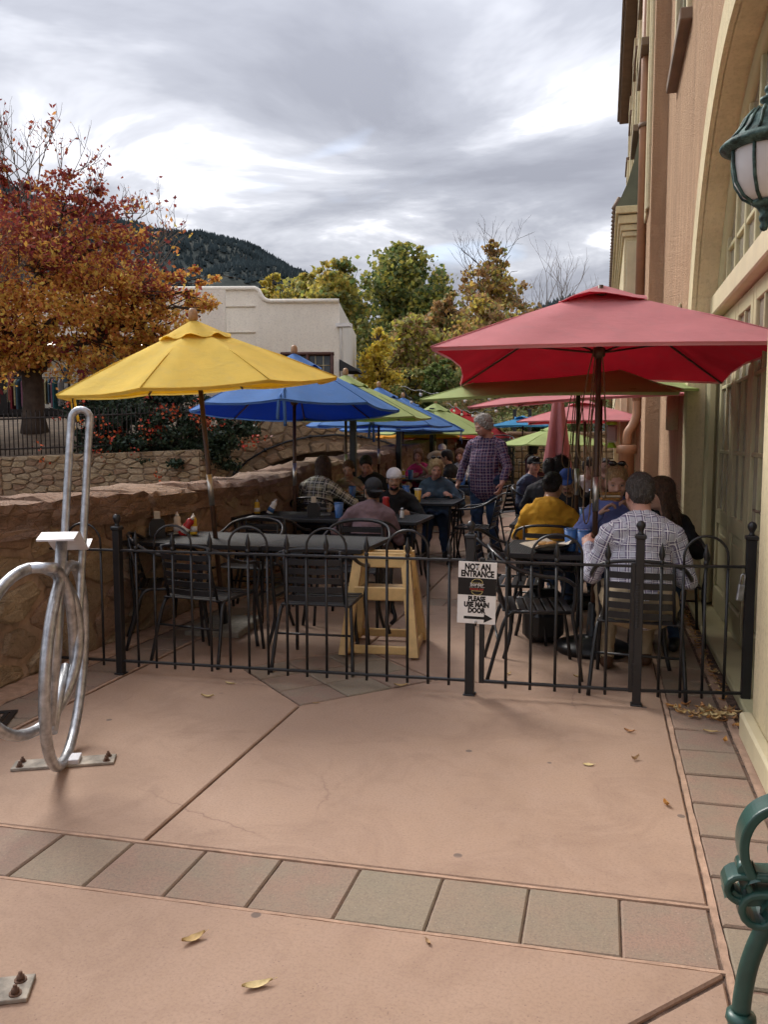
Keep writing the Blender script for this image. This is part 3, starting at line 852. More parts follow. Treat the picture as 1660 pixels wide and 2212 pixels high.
pr = MB(); pr.box((.34, 14.95, 1.4), (.12, .12, 2.8), 0, .01); pr.box((.24, 15.4, 1.4), (.10, .14, 2.8), 0, .01); wb(pr, 'bay_post', M_TRIMW, bld, bay)

# ------------------------------------------------------------------ pale building across the creek
M_PALE = m_stucco('pale_stucco', (.88, .81, .70), (.84, .77, .66), .35, .35, .15)
M_DKRED = plain('dark_red_window_frame', (.10, .045, .035), .6, var=.2, scale=5, spec=.4)
M_WHITE = plain('white_metal_paint', (.75, .72, .68), .5, var=.08, scale=5, spec=.4)
M_BLACK = plain('black_powder_coat', (.012, .012, .014), .38, var=.3, scale=9, bump=.08, bscale=120, spec=.5)
pA, pB = Vector((-19.1, 24.8)), Vector((-8.89, 27.19)); pd = (pB - pA).normalized(); pn = Vector((pd.y, -pd.x))     # facade line, outward normal
PR = Vector((pB.x, pB.y, 0))
pb = thing('pale_building', 'pale stucco building with curved parapet behind the bridge', 'building', (PR.x, PR.y, 1.6))
FL = (pB - pA).length
def fp(s, z, o=0.0):
    """s metres left of the facade's right corner, o metres in front of it; relative to the thing"""
    q = pB - pd * s + pn * o
    return (q.x - PR.x, q.y - PR.y, z - 1.6)
prof = [(0, 1.6), (0, 6.22), (2.35, 6.22), (2.50, 6.24), (2.62, 6.32), (2.70, 6.45), (2.78, 6.60), (2.90, 6.66), (FL, 6.66), (FL, 1.6)]
b = MB()
holes = [(.28, 1.94, 2.9, 4.46), (3.72, 4.55, 3.9, 4.86)]
s_cuts = [0, .28, 1.94, 2.35, 2.50, 2.62, 2.70, 2.78, 2.90, 3.72, 4.55, FL]
def ptop(s):
    for (a, za), (c, zc) in zip(prof[1:-2], prof[2:-1]):
        if a <= s <= c: return za + (zc - za) * (s - a) / (c - a)
    return 6.66
for a, c in zip(s_cuts[:-1], s_cuts[1:]):
    h = [q for q in holes if q[0] <= a and c <= q[1]]
    segs = [(1.6, 1.6, ptop(a), ptop(c))] if not h else [(1.6, 1.6, h[0][2], h[0][2]), (h[0][3], h[0][3], ptop(a), ptop(c))]
    for (z0, z1, z2, z3) in segs: q4(b, fp(c, z1), fp(a, z0), fp(a, z2), fp(c, z3))
for hh in holes:
    for (a, c) in ((( hh[0], hh[2]), (hh[0], hh[3])), ((hh[0], hh[3]), (hh[1], hh[3])), ((hh[1], hh[3]), (hh[1], hh[2])), ((hh[1], hh[2]), (hh[0], hh[2]))):
        q4(b, fp(*a), fp(*c), fp(*c, -.15), fp(*a, -.15))
q4(b, fp(0, 1.6), fp(0, 1.6, -9), fp(0, 6.22, -9), fp(0, 6.22))
q4(b, fp(FL, 1.6), fp(FL, 1.6, -9), fp(FL, 6.66, -9), fp(FL, 6.66))
q4(b, fp(0, 6.0, -.01), fp(FL, 6.0, -.01), fp(FL, 6.0, -9), fp(0, 6.0, -9))
b.build('wall', M_PALE, pb)
cp = MB()
cpath = [fp(s, z + .03, .03) for s, z in prof[1:-1]]
cp.tube([Vector(p) for p in cpath], .075, 6, flat=(1, 1)); cp.build('parapet_coping', M_PALE, pb)
bn = MB()
for (s0, s1, z) in ((2.9, FL, 6.08), (2.9, FL, 5.2)):
    p0, p1 = Vector(fp(s0, z, .02)), Vector(fp(s1, z, .02)); bn.tube([p0, p1], .035, 4)
bn.build('string_course', M_PALE, pb)
for (s0, s1, z0, z1) in holes:
    f = MB(); mz = .09
    for (a, c) in (((s0 - .02, z0), (s0 - .02, z1)), ((s1 + .02, z0), (s1 + .02, z1)), ((s0 - .1, z1), (s1 + .1, z1)), ((s0 - .1, z0), (s1 + .1, z0)), (((s0 + s1) / 2, z0), ((s0 + s1) / 2, z1))):
        f.tube([fp(*a, .0), fp(*c, .0)], .065, 4)
    wn = f.build('window', M_DKRED, pb)
    nxp, nzp = (6, 4) if s1 - s0 > 1 else (2, 2)
    mt = MB()
    for i in range(1, nxp): mt.tube([fp(s0 + (s1 - s0) * i / nxp, z0, -.05), fp(s0 + (s1 - s0) * i / nxp, z1, -.05)], .014, 4)
    for i in range(1, nzp): mt.tube([fp(s0, z0 + (z1 - z0) * i / nzp, -.05), fp(s1, z0 + (z1 - z0) * i / nzp, -.05)], .014, 4)
    mt.build('muntin', M_TRIMW, wn)
    for i in range(nxp):
        for j in range(nzp):
            g = MB(); a0 = s0 + (s1 - s0) * i / nxp + .01; a1 = s0 + (s1 - s0) * (i + 1) / nxp - .01; c0 = z0 + (z1 - z0) * j / nzp + .01; c1 = z0 + (z1 - z0) * (j + 1) / nzp - .01
            q4(g, fp(a1, c0, -.07), fp(a0, c0, -.07), fp(a0, c1, -.07), fp(a1, c1, -.07)); g.build('pane', M_GLASS, wn)
dsp = MB(); dsp.tube([fp(-.08, 5.35, .1), fp(-.08, 5.0, .02), fp(-.08, 4.8, -.05), fp(-.08, 1.6, -.05)], .05, 6); dsp.box(fp(-.18, 5.42, .05), (.5, .35, .12)); dsp.build('gutter_pipe', M_WHITE, pb)
lampb = MB(); lampb.ball(fp(4.3, 6.25, .12), .1, 8, sc=(1.4, 1, .8)); lampb.box(fp(4.45, 6.27, .04), (.16, .1, .12)); lampb.build('flood_lamp', M_BLACK, pb)
wr = MB(); wr.tube([fp(4.9, 6.05, .03), fp(4.95, 5.5, .03), fp(5.1, 5.2, .03)], .010, 4); wr.tube([fp(5.6, 4.75, .03), fp(5.55, 5.02, .03), fp(4.6, 5.05, .03)], .012, 4); wr.build('cable', M_PALE, pb)
aw = MB(); aw.add([fp(-.02, 4.25, -1.2), fp(-.02, 4.25, .3), fp(-.75, 3.85, .3), fp(-.75, 3.85, -1.2), fp(-.02, 3.85, -1.2), fp(-.02, 3.85, .3)], [(0, 1, 2, 3), (1, 5, 2), (0, 3, 4)]); aw.build('awning', M_BLACK, pb)

# ------------------------------------------------------------------ souvenir shop under the maple
sA, sB = Vector((-20.2, 21.6)), Vector((-12.2, 23.85)); sdv = (sB - sA).normalized(); sn = Vector((sdv.y, -sdv.x))
shop = thing('souvenir_shop', 'dim souvenir shop front with shirts in its windows behind the maple', 'shop', (sA.x, sA.y, 2.3))
def sp(s, z, o=0.0):
    q = sA + sdv * s + sn * o
    return (q.x - sA.x, q.y - sA.y, z - 2.3)
SL = (sB - sA).length
srz = math.atan2(sdv.y, sdv.x)
def sbox(mb, s0, s1, z0, z1, o0, o1, m=0):
    a = [sp(s, z, o) for s in (s0, s1) for o in (o0, o1) for z in (z0, z1)]
    mb.add(a, [(0, 1, 3, 2), (4, 6, 7, 5), (0, 4, 5, 1), (2, 3, 7, 6), (0, 2, 6, 4), (1, 5, 7, 3)], m)
M_SHOPD = plain('dim_shop_interior', (.035, .03, .028), .8, var=.3, scale=2, spec=.2)
m_ = MB(); sbox(m_, 0, SL, 2.0, 5.2, -3.1, -3.0); sbox(m_, 0, SL, 2.0, 2.28, -3, -.05); sbox(m_, 0, SL, 5.0, 5.1, -3, 0); m_.build('interior', M_SHOPD, shop)
m_ = MB(); sbox(m_, 0, SL + .6, 4.75, 6.2, -.1, .05); m_.build('fascia', M_PALE, shop)
for s in (1.05, 4.9, 7.0):
    m_ = MB(); sbox(m_, s - .16, s + .16, 2.3, 4.8, -.12, .08); m_.build('pillar', M_PALE if s < 4 else M_SHOPD, shop)
m_ = MB()
for s in (1.3, 2.6, 3.9, 5.9, 7.8): sbox(m_, s - .03, s + .03, 2.3, 4.8, -.05, .0)
sbox(m_, 0, SL, 2.28, 2.5, -.06, .03); m_.build('mullion', M_SHOPD, shop)
shirt_cols = [(.16, .025, .03), (.22, .21, .20), (.05, .08, .10), (.24, .08, .06), (.03, .10, .11), (.25, .21, .11), (.04, .04, .05), (.16, .07, .10)]
SHM = [plain('printed_cotton_%d' % i, c, .85, var=.3, scale=14, spec=.15) for i, c in enumerate(shirt_cols)]
def tshirt():
    P = [(-.15, -.3), (.15, -.3), (.15, .1), (.26, .0), (.32, .1), (.16, .27), (.07, .3), (0, .26), (-.07, .3), (-.16, .27), (-.32, .1), (-.26, 0), (-.15, .1)]
    return P
r9 = random.Random(9); i = 0
for row, z in enumerate((2.95, 3.55, 4.15)):
    for c in range(13):
        s = 1.45 + c * .46 + r9.uniform(-.05, .05)
        if r9.random() < .22 or 3.3 < s < 3.6 or s > 7.6: continue
        m_ = MB(); Mx = face_matrix(sp(s, z + r9.uniform(-.04, .04), -.35), (sdv.x, sdv.y, 0)); m_.prism([(p[0] * .72, p[1] * .85) for p in tshirt()], -.02, .02, 0, Mx)
        m_.build('shirt', SHM[r9.randrange(8)], shop)
for s in (3.0, 6.3):
    m_ = MB(); m_.tube([sp(s - .5, 4.62, -.8), sp(s + .5, 4.62, -.8)], .05, 6)
    t_ = NT('shop_tube_light'); t_.b.inputs['Emission Color'].default_value = (1, .95, .85, 1); t_.b.inputs['Emission Strength'].default_value = 3.0
    m_.build('ceiling_light', t_.fin((.9, .9, .9), .5), shop)
# rails of clothes standing outside the shop
for k, (s, lab) in enumerate(((.9, 'left clothes rail of hung trousers and shirts outside the souvenir shop'), (3.3, 'right clothes rail half hidden by the maple trunk'))):
    q = sA + sdv * s + sn * 1.1
    rk = thing('clothes_rail', lab, 'clothes rail', (q.x, q.y, 2.12), srz, 'clothes rails outside the shop')
    m_ = MB(); m_.tube([(-.85, 0, 1.25), (.85, 0, 1.25)], .018, 6)
    for x in (-.85, .85): m_.tube([(x, 0, .02), (x, 0, 1.25)], .018, 6); m_.tube([(x, -.25, .03), (x, .25, .03)], .02, 6)
    m_.build('rail_frame', M_BLACK, rk)
    for i in range(15):
        x = -.78 + i * .11; m_ = MB(); h = r9.uniform(.65, .95)
        m_.prism([(-.22, -h), (.22, -h), (.22, -.12), (.06, 0), (-.06, 0), (-.22, -.12)], -.022, .022, 0, Matrix.Translation((x, 0, 1.22)) @ Matrix.Rotation(PI / 2 + r9.uniform(-.25, .25), 4, 'Z') @ Matrix.Rotation(PI / 2, 4, 'X'))
        m_.build('garment', SHM[(i * 5 + k * 3) % 8], rk)

# ------------------------------------------------------------------ stone bridge with its arch
gA, gB = Vector((-10.8, 18.6)), Vector((-3.25, 20.5)); gd = (gB - gA).normalized(); gn = Vector((gd.y, -gd.x)); GL = (gB - gA).length
br = thing('stone_bridge', 'stone footbridge with a low arch crossing the creek behind the tables', 'bridge', (gA.x, gA.y, -1.2))
def bp(s, z, o=0.0):
    q = gA + gd * s + gn * o
    return (q.x - gA.x, q.y - gA.y, z + 1.2)
AS0, AS1, AZ = 1.9, 6.9, -.1                                 # arch springings
def arch_z(s):
    if s <= AS0 or s >= AS1: return None
    u = (s - (AS0 + AS1) / 2) / ((AS1 - AS0) / 2)
    return AZ + 1.30 * math.sqrt(max(0, 1 - u * u))
BT = 2.0
m_ = MB(); ns = 48
for i in range(ns):
    a, c = GL * i / ns, GL * (i + 1) / ns; za, zc = arch_z(a), arch_z(c)
    za = -1.25 if za is None else za; zc = -1.25 if zc is None else zc
    for o in (0, -2.2): q4(m_, bp(a, za, o), bp(c, zc, o), bp(c, BT, o), bp(a, BT, o))
    q4(m_, bp(a, za, 0), bp(c, zc, 0), bp(c, zc, -2.2), bp(a, za, -2.2))
q4(m_, bp(0, BT, 0), bp(GL, BT, 0), bp(GL, BT, -2.2), bp(0, BT, -2.2)); m_.build('mortar_core', M_BMORT, br)
r10 = random.Random(10); rest = MB(); cnt = 0
cells = voronoi(GL, 2.3, 245, .035, r10, 1.12)
for poly in cells:
    cx = sum(p[0] for p in poly) / len(poly); cz = sum(p[1] for p in poly) / len(poly)
    z = -.3 + cz; az = arch_z(cx)
    if az is not None and z < az + .30: continue
    mb = MB(); stone_into(mb, [(p[0] - cx, p[1] - cz) for p in poly], r10.uniform(.03, .08), r10, face_matrix((0, 0, 0), (gd.x, gd.y, 0)))
    mb.build('stone', M_BSTONE, br, bp(cx, z))
for i in range(19):                                          # arch ring of cut stones
    t0 = PI * (i + .06) / 19; t1 = PI * (i + .94) / 19
    P = []
    for (t, rr_) in ((t0, 1.0), (t1, 1.0), (t1, 1.0), (t0, 1.0)):
        P.append(t)
    sc, hw = (AS0 + AS1) / 2, (AS1 - AS0) / 2
    def ap(t, d): return (sc - (hw + d) * math.cos(t), AZ + (1.30 + d) * math.sin(t))
    quad = [ap(t0, .01), ap(t1, .01), ap(t1, .24), ap(t0, .24)]
    cx = sum(p[0] for p in quad) / 4; cz = sum(p[1] for p in quad) / 4
    mb = MB(); stone_into(mb, [(p[0] - cx, p[1] - cz) for p in quad][::-1], .09, r10, face_matrix((0, 0, 0), (gd.x, gd.y, 0))); mb.build('arch_stone', M_BSTONE, br, bp(cx, cz))
y = 0
while y < GL - .2:
    L = r10.uniform(.7, 1.1); mb = MB(); rough_block(mb, L, .6, .14, r10, None, .15, 3, 2)
    mb.build('capstone', M_CAP, br, bp(min(y + L / 2, GL - L / 2), BT - .02, -.2), math.atan2(gd.y, gd.x)); y += L
cb = MB(); cpts = [bp((AS0 + AS1) / 2 - 2.85 * math.cos(PI * i / 14), AZ + 1.72 * math.sin(PI * i / 14), .1) for i in range(1, 14)]
cb.tube(cpts, .028, 5); cb.build('cable', M_BLACK, br)
for p in cpts[1::2]:
    k = MB(); k.ball(p, .055, 6); k.build('cable_lamp', M_BLACK, br)
pi_ = MB(); rough_block(pi_, .75, .75, 3.3, r10, Matrix.Translation(bp(GL + .3, -1.2, -.4)), .03, 3, 2); pi_.build('end_pier', M_BMORT, br)

# ------------------------------------------------------------------ coursed garden wall at the patio's far end
gw = thing('garden_wall', 'coursed stone garden wall closing the far end of the patio', 'stone wall', (-.9, 19.8, .4))
m_ = MB(); m_.box((0, .2, .45), (4.2, .36, 1.5)); m_.build('mortar_core', M_BMORT, gw)
r12 = random.Random(12)
for row in range(7):
    x = -2.1 + (row % 2) * -.1
    while x < 2.05:
        L = min(r12.uniform(.3, .6), 2.1 - x)
        if L > .08:
            mb = MB(); mb.box((0, 0, 0), (L - .02, .1, .145), 0, .02)
            mb.build('block', M_BSTONE, gw, (x + L / 2, .0 + r12.uniform(-.02, .02), .08 + row * .163))
        x += L
for i in range(6):
    mb = MB(); rough_block(mb, .72, .5, .09, r12, None, .1, 3, 2); mb.build('capstone', M_CAP, gw, (-1.75 + i * .7, .18, 1.2))
tr_ = MB(); tr_.box((-1, 32, .6), (30, 24, 1.8)); tag(tr_.build('garden_terrace', M_LITTER), 'planted terrace behind the garden wall', kind='structure')
stp = thing('garden_steps', 'stone steps climbing beside the building at the far end', 'steps', (.1, 19.0, .46))
for i in range(6):
    mb = MB(); mb.box((0, 0, 0), (1.4, .36, .17), 0, .015); mb.build('step', M_CAP, stp, (.25, .2 + i * .34, .085 + i * .17))
# ------------------------------------------------------------------ hills
def m_hill(name, c1, c2, c3):
    t = NT(name); v = t.world()
    a = t.ramp(t.noise(v, .012, 6, .6), [(.38, c1), (.55, c2), (.72, c3)])
    a = t.mix(t.ramp(t.noise(v, .12, 5, .7), [(.4, (0, 0, 0)), (.65, (.8, .8, .8))]), a, tuple(x * .5 for x in c1))
    return t.fin(a, 1.0, spec=.05)
M_HILL = m_hill('forested_hillside', (.050, .060, .056), (.065, .072, .062), (.17, .105, .09))
M_CON = plain("far_conifer", (.045, .060, .062), .95, var=.5, scale=.02, spec=.05, space="Object")
F0 = Vector((-math.sin(R_(15)), math.cos(R_(15)), 0)); R0 = Vector((math.cos(R_(15)), math.sin(R_(15)), 0))
def ridge_mesh(name, label, dist, prof, depth, seed, ncon, hcon):
    """prof: (metres right of the view axis, crest height); the slope rises away from the viewer"""
    r = random.Random(seed); nx, ny = 90, 16
    x0, x1 = prof[0][0], prof[-1][0]
    def crest(x):
        for (a, za), (b, zb) in zip(prof[:-1], prof[1:]):
            if a <= x <= b: return za + (zb - za) * (x - a) / (b - a)
        return prof[-1][1]
    def H(x, t):
        return crest(x) * (math.sin(t * PI / 2) ** 1.15) + 7 * mnoise.noise(Vector((x * .012, t * 3, seed))) * t + 2.4 * mnoise.noise(Vector((x * .06, t * 9, seed + 4)))
    vs = []; fs = []
    for j in range(ny + 1):
        t = j / ny
        for i in range(nx + 1):
            x = x0 + (x1 - x0) * i / nx; p = F0 * (dist - depth * (1 - t)) + R0 * x
            vs.append((p.x, p.y, H(x, t) - 2))
    for j in range(ny):
        for i in range(nx): fs.append((j * (nx + 1) + i, j * (nx + 1) + i + 1, (j + 1) * (nx + 1) + i + 1, (j + 1) * (nx + 1) + i))
    mb = MB(); mb.add(vs, fs, 0, True)
    n0 = ny * (nx + 1)                                         # back side
    bk = [((Vector(vs[n0 + i]) + F0 * depth * .6).x, (Vector(vs[n0 + i]) + F0 * depth * .6).y, -2) for i in range(nx + 1)]
    mb.add(vs[n0:] + bk, [(i, i + 1, nx + 2 + i, nx + 1 + i) for i in range(nx)], 0, True)
    tag(mb.build(name, M_HILL), label, kind='structure')
    cv = MB()
    for k in range(ncon):
        t = 1 - r.random() ** 1.3 * .85; x = r.uniform(x0, x1)
        if mnoise.noise(Vector((x * .02, t * 5, seed + 9))) < -.32: continue
        p = F0 * (dist - depth * (1 - t)) + R0 * x; h = hcon * r.uniform(.55, 1.25); z = H(x, t) - 2.3; w = h * r.uniform(.24, .42)
        a0 = r.uniform(0, 6)
        vs = [(p.x + w * math.cos(a0 + q * 1.257) * r.uniform(.7, 1.2), p.y + w * math.sin(a0 + q * 1.257), z + h * .08) for q in range(5)] + [(p.x + r.uniform(-.1, .1) * w, p.y, z + h)]
        cv.add(vs, [(q, (q + 1) % 5, 5) for q in range(5)])
    tag(cv.build('hillside_forest', M_CON), 'distant conifers covering ' + label, 'forest', kind='stuff')
def hp(px, py, d): return ((px - 830) / 1760 * d, 1.5 + (950 - py) / 1760 * d)
D1, D2 = 900, 620
ridge_mesh('mountain', 'the tall wooded mountain at the left', D1, [hp(x, y, D1) for x, y in ((-900, 250), (-400, 320), (-120, 372), (0, 402), (130, 455), (260, 500), (352, 530), (400, 542), (450, 541), (500, 545), (560, 566), (620, 596), (660, 616), (700, 640), (760, 700), (860, 780), (960, 840))], 500, 1, 24000, 5.0)
ridge_mesh('foothill', 'the lower foothill in front of the mountain', D2, [hp(x, y, D2) for x, y in ((-500, 600), (300, 690), (430, 640), (500, 606), (560, 584), (610, 585), (660, 604), (720, 640), (800, 720), (900, 780), (1050, 740), (1110, 700), (1160, 675), (1200, 662), (1260, 660), (1400, 690), (1700, 720))], 300, 2, 13000, 4.2)
# ------------------------------------------------------------------ trees and shrubs
def m_leaf(name, trans=.35, rough=.6):
    t = NT(name)
    at = t.n('ShaderNodeAttribute', attribute_name='leafcol')
    t.lk(at.outputs['Color'], t.b.inputs['Base Color']); t.b.inputs['Roughness'].default_value = rough; t.b.inputs['Specular IOR Level'].default_value = .25
    tr = t.n('ShaderNodeBsdfTranslucent'); t.lk(at.outputs['Color'], tr.inputs[0])
    mx = t.n('ShaderNodeMixShader'); mx.inputs[0].default_value = trans
    t.lk(t.b.outputs[0], mx.inputs[1]); t.lk(tr.outputs[0], mx.inputs[2]); t.lk(mx.outputs[0], t.out.inputs[0])
    return t.mat
M_LEAF = m_leaf('autumn_leaf', .45); M_LEAFD = m_leaf('evergreen_leaf', .15, .45)
M_BARK = plain('grey_brown_bark', (.075, .055, .042), .95, var=.4, scale=5, bump=.9, bscale=22, spec=.15)
M_TWIG = plain('pale_twig_bark', (.19, .155, .13), .9, var=.3, scale=9, spec=.15)
nrg = np.random.default_rng(3)
def leaf_mesh(name, pos, size, colr, mat, parent, loc=(0, 0, 0), droop=.3, asp=.55):
    """one small folded leaf per position; numpy, four corners each"""
    n = len(pos); pos = np.asarray(pos, float)
    d = nrg.normal(size=(n, 3)); d[:, 2] -= droop; d /= np.linalg.norm(d, axis=1)[:, None]
    u = np.cross(d, nrg.normal(size=(n, 3))); u /= np.linalg.norm(u, axis=1)[:, None] + 1e-9
    nn = np.cross(d, u)
    s = (np.asarray(size) * nrg.uniform(.65, 1.3, n))[:, None]
    v = np.empty((n, 4, 3))
    v[:, 0] = pos - d * s * .5
    v[:, 1] = pos + u * s * asp * .5 + nn * s * .10
    v[:, 2] = pos + d * s * .5
    v[:, 3] = pos - u * s * asp * .5 + nn * s * .10
    me = bpy.data.meshes.new(name)
    me.vertices.add(4 * n); me.vertices.foreach_set('co', v.reshape(-1))
    me.loops.add(4 * n); me.loops.foreach_set('vertex_index', np.arange(4 * n, dtype=np.int32))
    me.polygons.add(n); me.polygons.foreach_set('loop_start', np.arange(0, 4 * n, 4, dtype=np.int32)); me.polygons.foreach_set('loop_total', np.full(n, 4, np.int32))
    me.update(calc_edges=True)
    a = me.attributes.new('leafcol', 'FLOAT_COLOR', 'POINT')
    c = np.ones((n, 4, 4)); c[:, :, :3] = np.clip(np.asarray(colr), 0, 1)[:, None, :]
    a.data.foreach_set('color', c.reshape(-1).astype(np.float32))
    me.materials.append(mat)
    return link(name, me, parent, loc)
def branch(mb, p0, p1, r0, r1, r, sides=6, wig=.12, n=6):
    p0, p1 = Vector(p0), Vector(p1); L = (p1 - p0).length; pts = []
    for i in range(n + 1):
        t = i / n; p = p0.lerp(p1, t) + Vector((0, 0, math.sin(t * PI) * L * .06))
        if 0 < i < n: p += Vector((r.uniform(-1, 1), r.uniform(-1, 1), r.uniform(-1, 1))) * L * wig * .35
        pts.append(p)
    mb.tube(pts, [r0 + (r1 - r0) * i / n for i in range(n + 1)], sides, 0)
    return pts
def twigs(mb, p, d, L, rad, depth, r, tips, up=.25, sides=4):
    """bare forking twigs"""
    d = Vector(d).normalized(); q = p
    pts = [q]
    for i in range(3):
        d = (d + Vector((r.uniform(-.22, .22), r.uniform(-.22, .22), r.uniform(-.12, .22) + up * .12))).normalized()
        q = q + d * L / 3; pts.append(q)
    mb.tube(pts, [rad, rad * .85, rad * .7, rad * .5], sides, 0, cap=False)
    tips.append(q)
    if depth > 0:
        for k in range(2 if depth < 2 else 3):
            b = pts[1 + (k % 3)] if k else q
            nd = (d + Vector((r.uniform(-.9, .9), r.uniform(-.9, .9), r.uniform(-.3, .6) + up * .3))).normalized()
            twigs(mb, b, nd, L * r.uniform(.55, .8), rad * .6, depth - 1, r, tips, up, sides)
def shell(n, c, rad, squash=(1, 1, 1), inner=.35):
    d = nrg.normal(size=(n, 3)); d /= np.linalg.norm(d, axis=1)[:, None]
    rr = rad * (inner + (1 - inner) * nrg.random(n) ** .6)
    return np.asarray(c) + d * rr[:, None] * np.asarray(squash)
def clumpy(n, centers, sub=.34, nsub=9):
    """leaves gathered in sprays inside larger lobes: uneven edge and gaps"""
    out = []; tot = sum(c[3] ** 2 for c in centers)
    for (x, y, z, rad) in centers:
        m = int(n * rad * rad / tot); k = max(3, int(nsub * rad * rad * 1.4))
        cs = shell(k, (x, y, z), rad * .92, (1, 1, .85), .25)
        pick = nrg.integers(0, k, m); rs = rad * sub * nrg.uniform(.5, 1.35, k)
        d = nrg.normal(size=(m, 3)) * .52
        d[:, 2] *= .55
        out.append(cs[pick] + d * rs[pick][:, None])
    return np.concatenate(out)
def palette(n, cols, weights, jit=.18):
    c = np.asarray(cols)[nrg.choice(len(cols), n, p=np.asarray(weights) / sum(weights))]
    return c * nrg.uniform(1 - jit, 1 + jit, (n, 1)) * nrg.uniform(.92, 1.08, (n, 3))

# ---- the red and orange maple across the creek
def maple():
    r = random.Random(21); base = Vector((-12.15, 15.5, 1.7))
    t = thing('maple_tree', 'large maple turned red and orange, bare twigs at its top', 'tree', base)
    def at(rt, z, dp=0.0): return R0 * rt + F0 * dp + Vector((0, 0, z - base.z))
    lob = [(-1.6, 4.6, .3, 1.5), (-.4, 3.9, -.6, 1.25), (.3, 5.0, -.7, 1.35), (1.5, 4.6, -.4, 1.2), (2.4, 4.25, 0, .95), (3.1, 4.1, .2, .75), (3.55, 4.75, .1, .62), (2.5, 5.1, .4, .75),
           (1.1, 5.9, .2, 1.0), (2.0, 5.75, -.2, .72), (.1, 6.3, .3, 1.1), (-1.2, 6.0, .2, 1.2), (-2.5, 5.4, .2, 1.4), (.7, 3.7, .6, 1.0), (1.7, 3.75, .6, .8), (2.6, 3.55, .3, .6), (-1.0, 3.5, .4, 1.0), (-2.4, 3.9, .4, 1.2),
           (.9, 6.75, 0, .75), (1.7, 6.5, .2, .6), (-.3, 5.2, 1.2, 1.5), (1.4, 4.9, 1.3, 1.3), (-.2, 7.0, 0, .6), (2.9, 4.6, -.3, .6), (3.75, 4.3, 0, .42), (-1.9, 3.5, -.5, 1.0), (-.9, 3.15, -.6, .8), (.35, 3.25, -.5, .75), (1.2, 3.35, -.3, .75), (2.0, 3.4, -.1, .65), (2.2, 4.75, -.5, .8), (3.2, 3.75, .2, .55), (-2.9, 4.4, -.2, 1.3)]
    mb = MB()
    mb.tube([at(0, 1.5), at(-.02, 2.0), at(.0, 2.5), at(-.05, 3.1)], [.34, .24, .22, .21], 12)
    fork = [at(-.05, 3.0), at(.05, 3.3), at(.1, 2.9)]
    limbs = []
    for (a, b, c, w) in ((-.9, 4.4, .1, .12), (.55, 4.1, -.1, .13), (.1, 5.2, .3, .14), (1.2, 3.75, .3, .09), (-1.6, 3.9, .2, .10)):
        limbs.append(branch(mb, at(-.03, 2.85), at(a, b, c), w, w * .6, r, 8, .14))
    for (x, z, dp, rad) in lob:
        tgt = at(x, z, dp); src = min((p for l in limbs for p in l[2:]), key=lambda p: (p - tgt).length)
        pts = branch(mb, src, tgt, .055, .018, r, 5, .2)
        for k in range(5): branch(mb, pts[2 + k % 4], tgt + Vector((r.gauss(0, 1), r.gauss(0, 1), r.gauss(0, .8))) * rad * .6, .018, .006, r, 4, .25, 4)
    mb.build('trunk', M_BARK, t)
    tw = MB(); tips = []
    for (x, z, dx, dz, L) in ((-.3, 6.9, .05, 1, .9), (.2, 6.9, .25, 1, .9), (-.9, 6.6, -.1, 1, .9), (-1.5, 6.4, -.3, 1, .9), (.55, 6.9, .45, 1, .75), (1.3, 6.6, .3, 1, .5), (2.0, 6.2, .5, .9, .5), (2.2, 5.7, .9, .35, .75), (2.3, 5.1, .9, .3, .7), (-1.9, 6.2, -.2, 1, .9), (.0, 6.6, .0, 1, 1.0)):
        for k in range(2): twigs(tw, at(x + r.uniform(-.15, .15), z - .3, r.uniform(-.3, .3)), R0 * (dx + r.uniform(-.2, .2)) + F0 * r.uniform(-.3, .3) + Vector((0, 0, dz)), L * r.uniform(.8, 1.1), .020, 3, r, tips)
    for (x, z) in ((-.6, 5.0), (-.3, 4.6)):
        for k in range(3): twigs(tw, at(x, z, -1.5), R0 * r.uniform(.3, .9) + Vector((0, 0, r.uniform(0, .6))), .6, .016, 2, r, tips)
    tag(tw.build('bare_twigs', M_TWIG, t), kind='stuff')
    C = [(*at(x, z, dp), rad * 1.02) for (x, z, dp, rad) in lob]
    P = clumpy(43000, C, .36, 15)
    tp = np.array([tips[i] for i in nrg.integers(0, len(tips), 420)]) + nrg.normal(size=(420, 3)) * .06
    P = np.concatenate([P, tp]); n = len(P)
    z = P[:, 2] + base.z + nrg.normal(size=n) * .55; x = P @ np.array(R0)
    red = palette(n, [(.31, .065, .055), (.39, .10, .06), (.25, .055, .055), (.50, .19, .07)], [4, 3.2, 2.6, 1.6])
    org = palette(n, [(.66, .31, .08), (.70, .41, .09), (.56, .22, .07), (.74, .53, .12), (.48, .16, .07)], [4, 3.8, 1.6, 3, .7])
    k = np.clip((z - 4.85) / 1.0, 0, 1)
    patch = np.array([mnoise.noise(Vector(p) * .8) for p in P])
    k = np.clip(k + patch * .9 - (x > 2.2) * .25, 0, 1)
    pick = nrg.random(n) < k
    c = np.where(pick[:, None], red, org)
    leaf_mesh('crown', P, .108, c, M_LEAF, t, asp=.6)
maple()

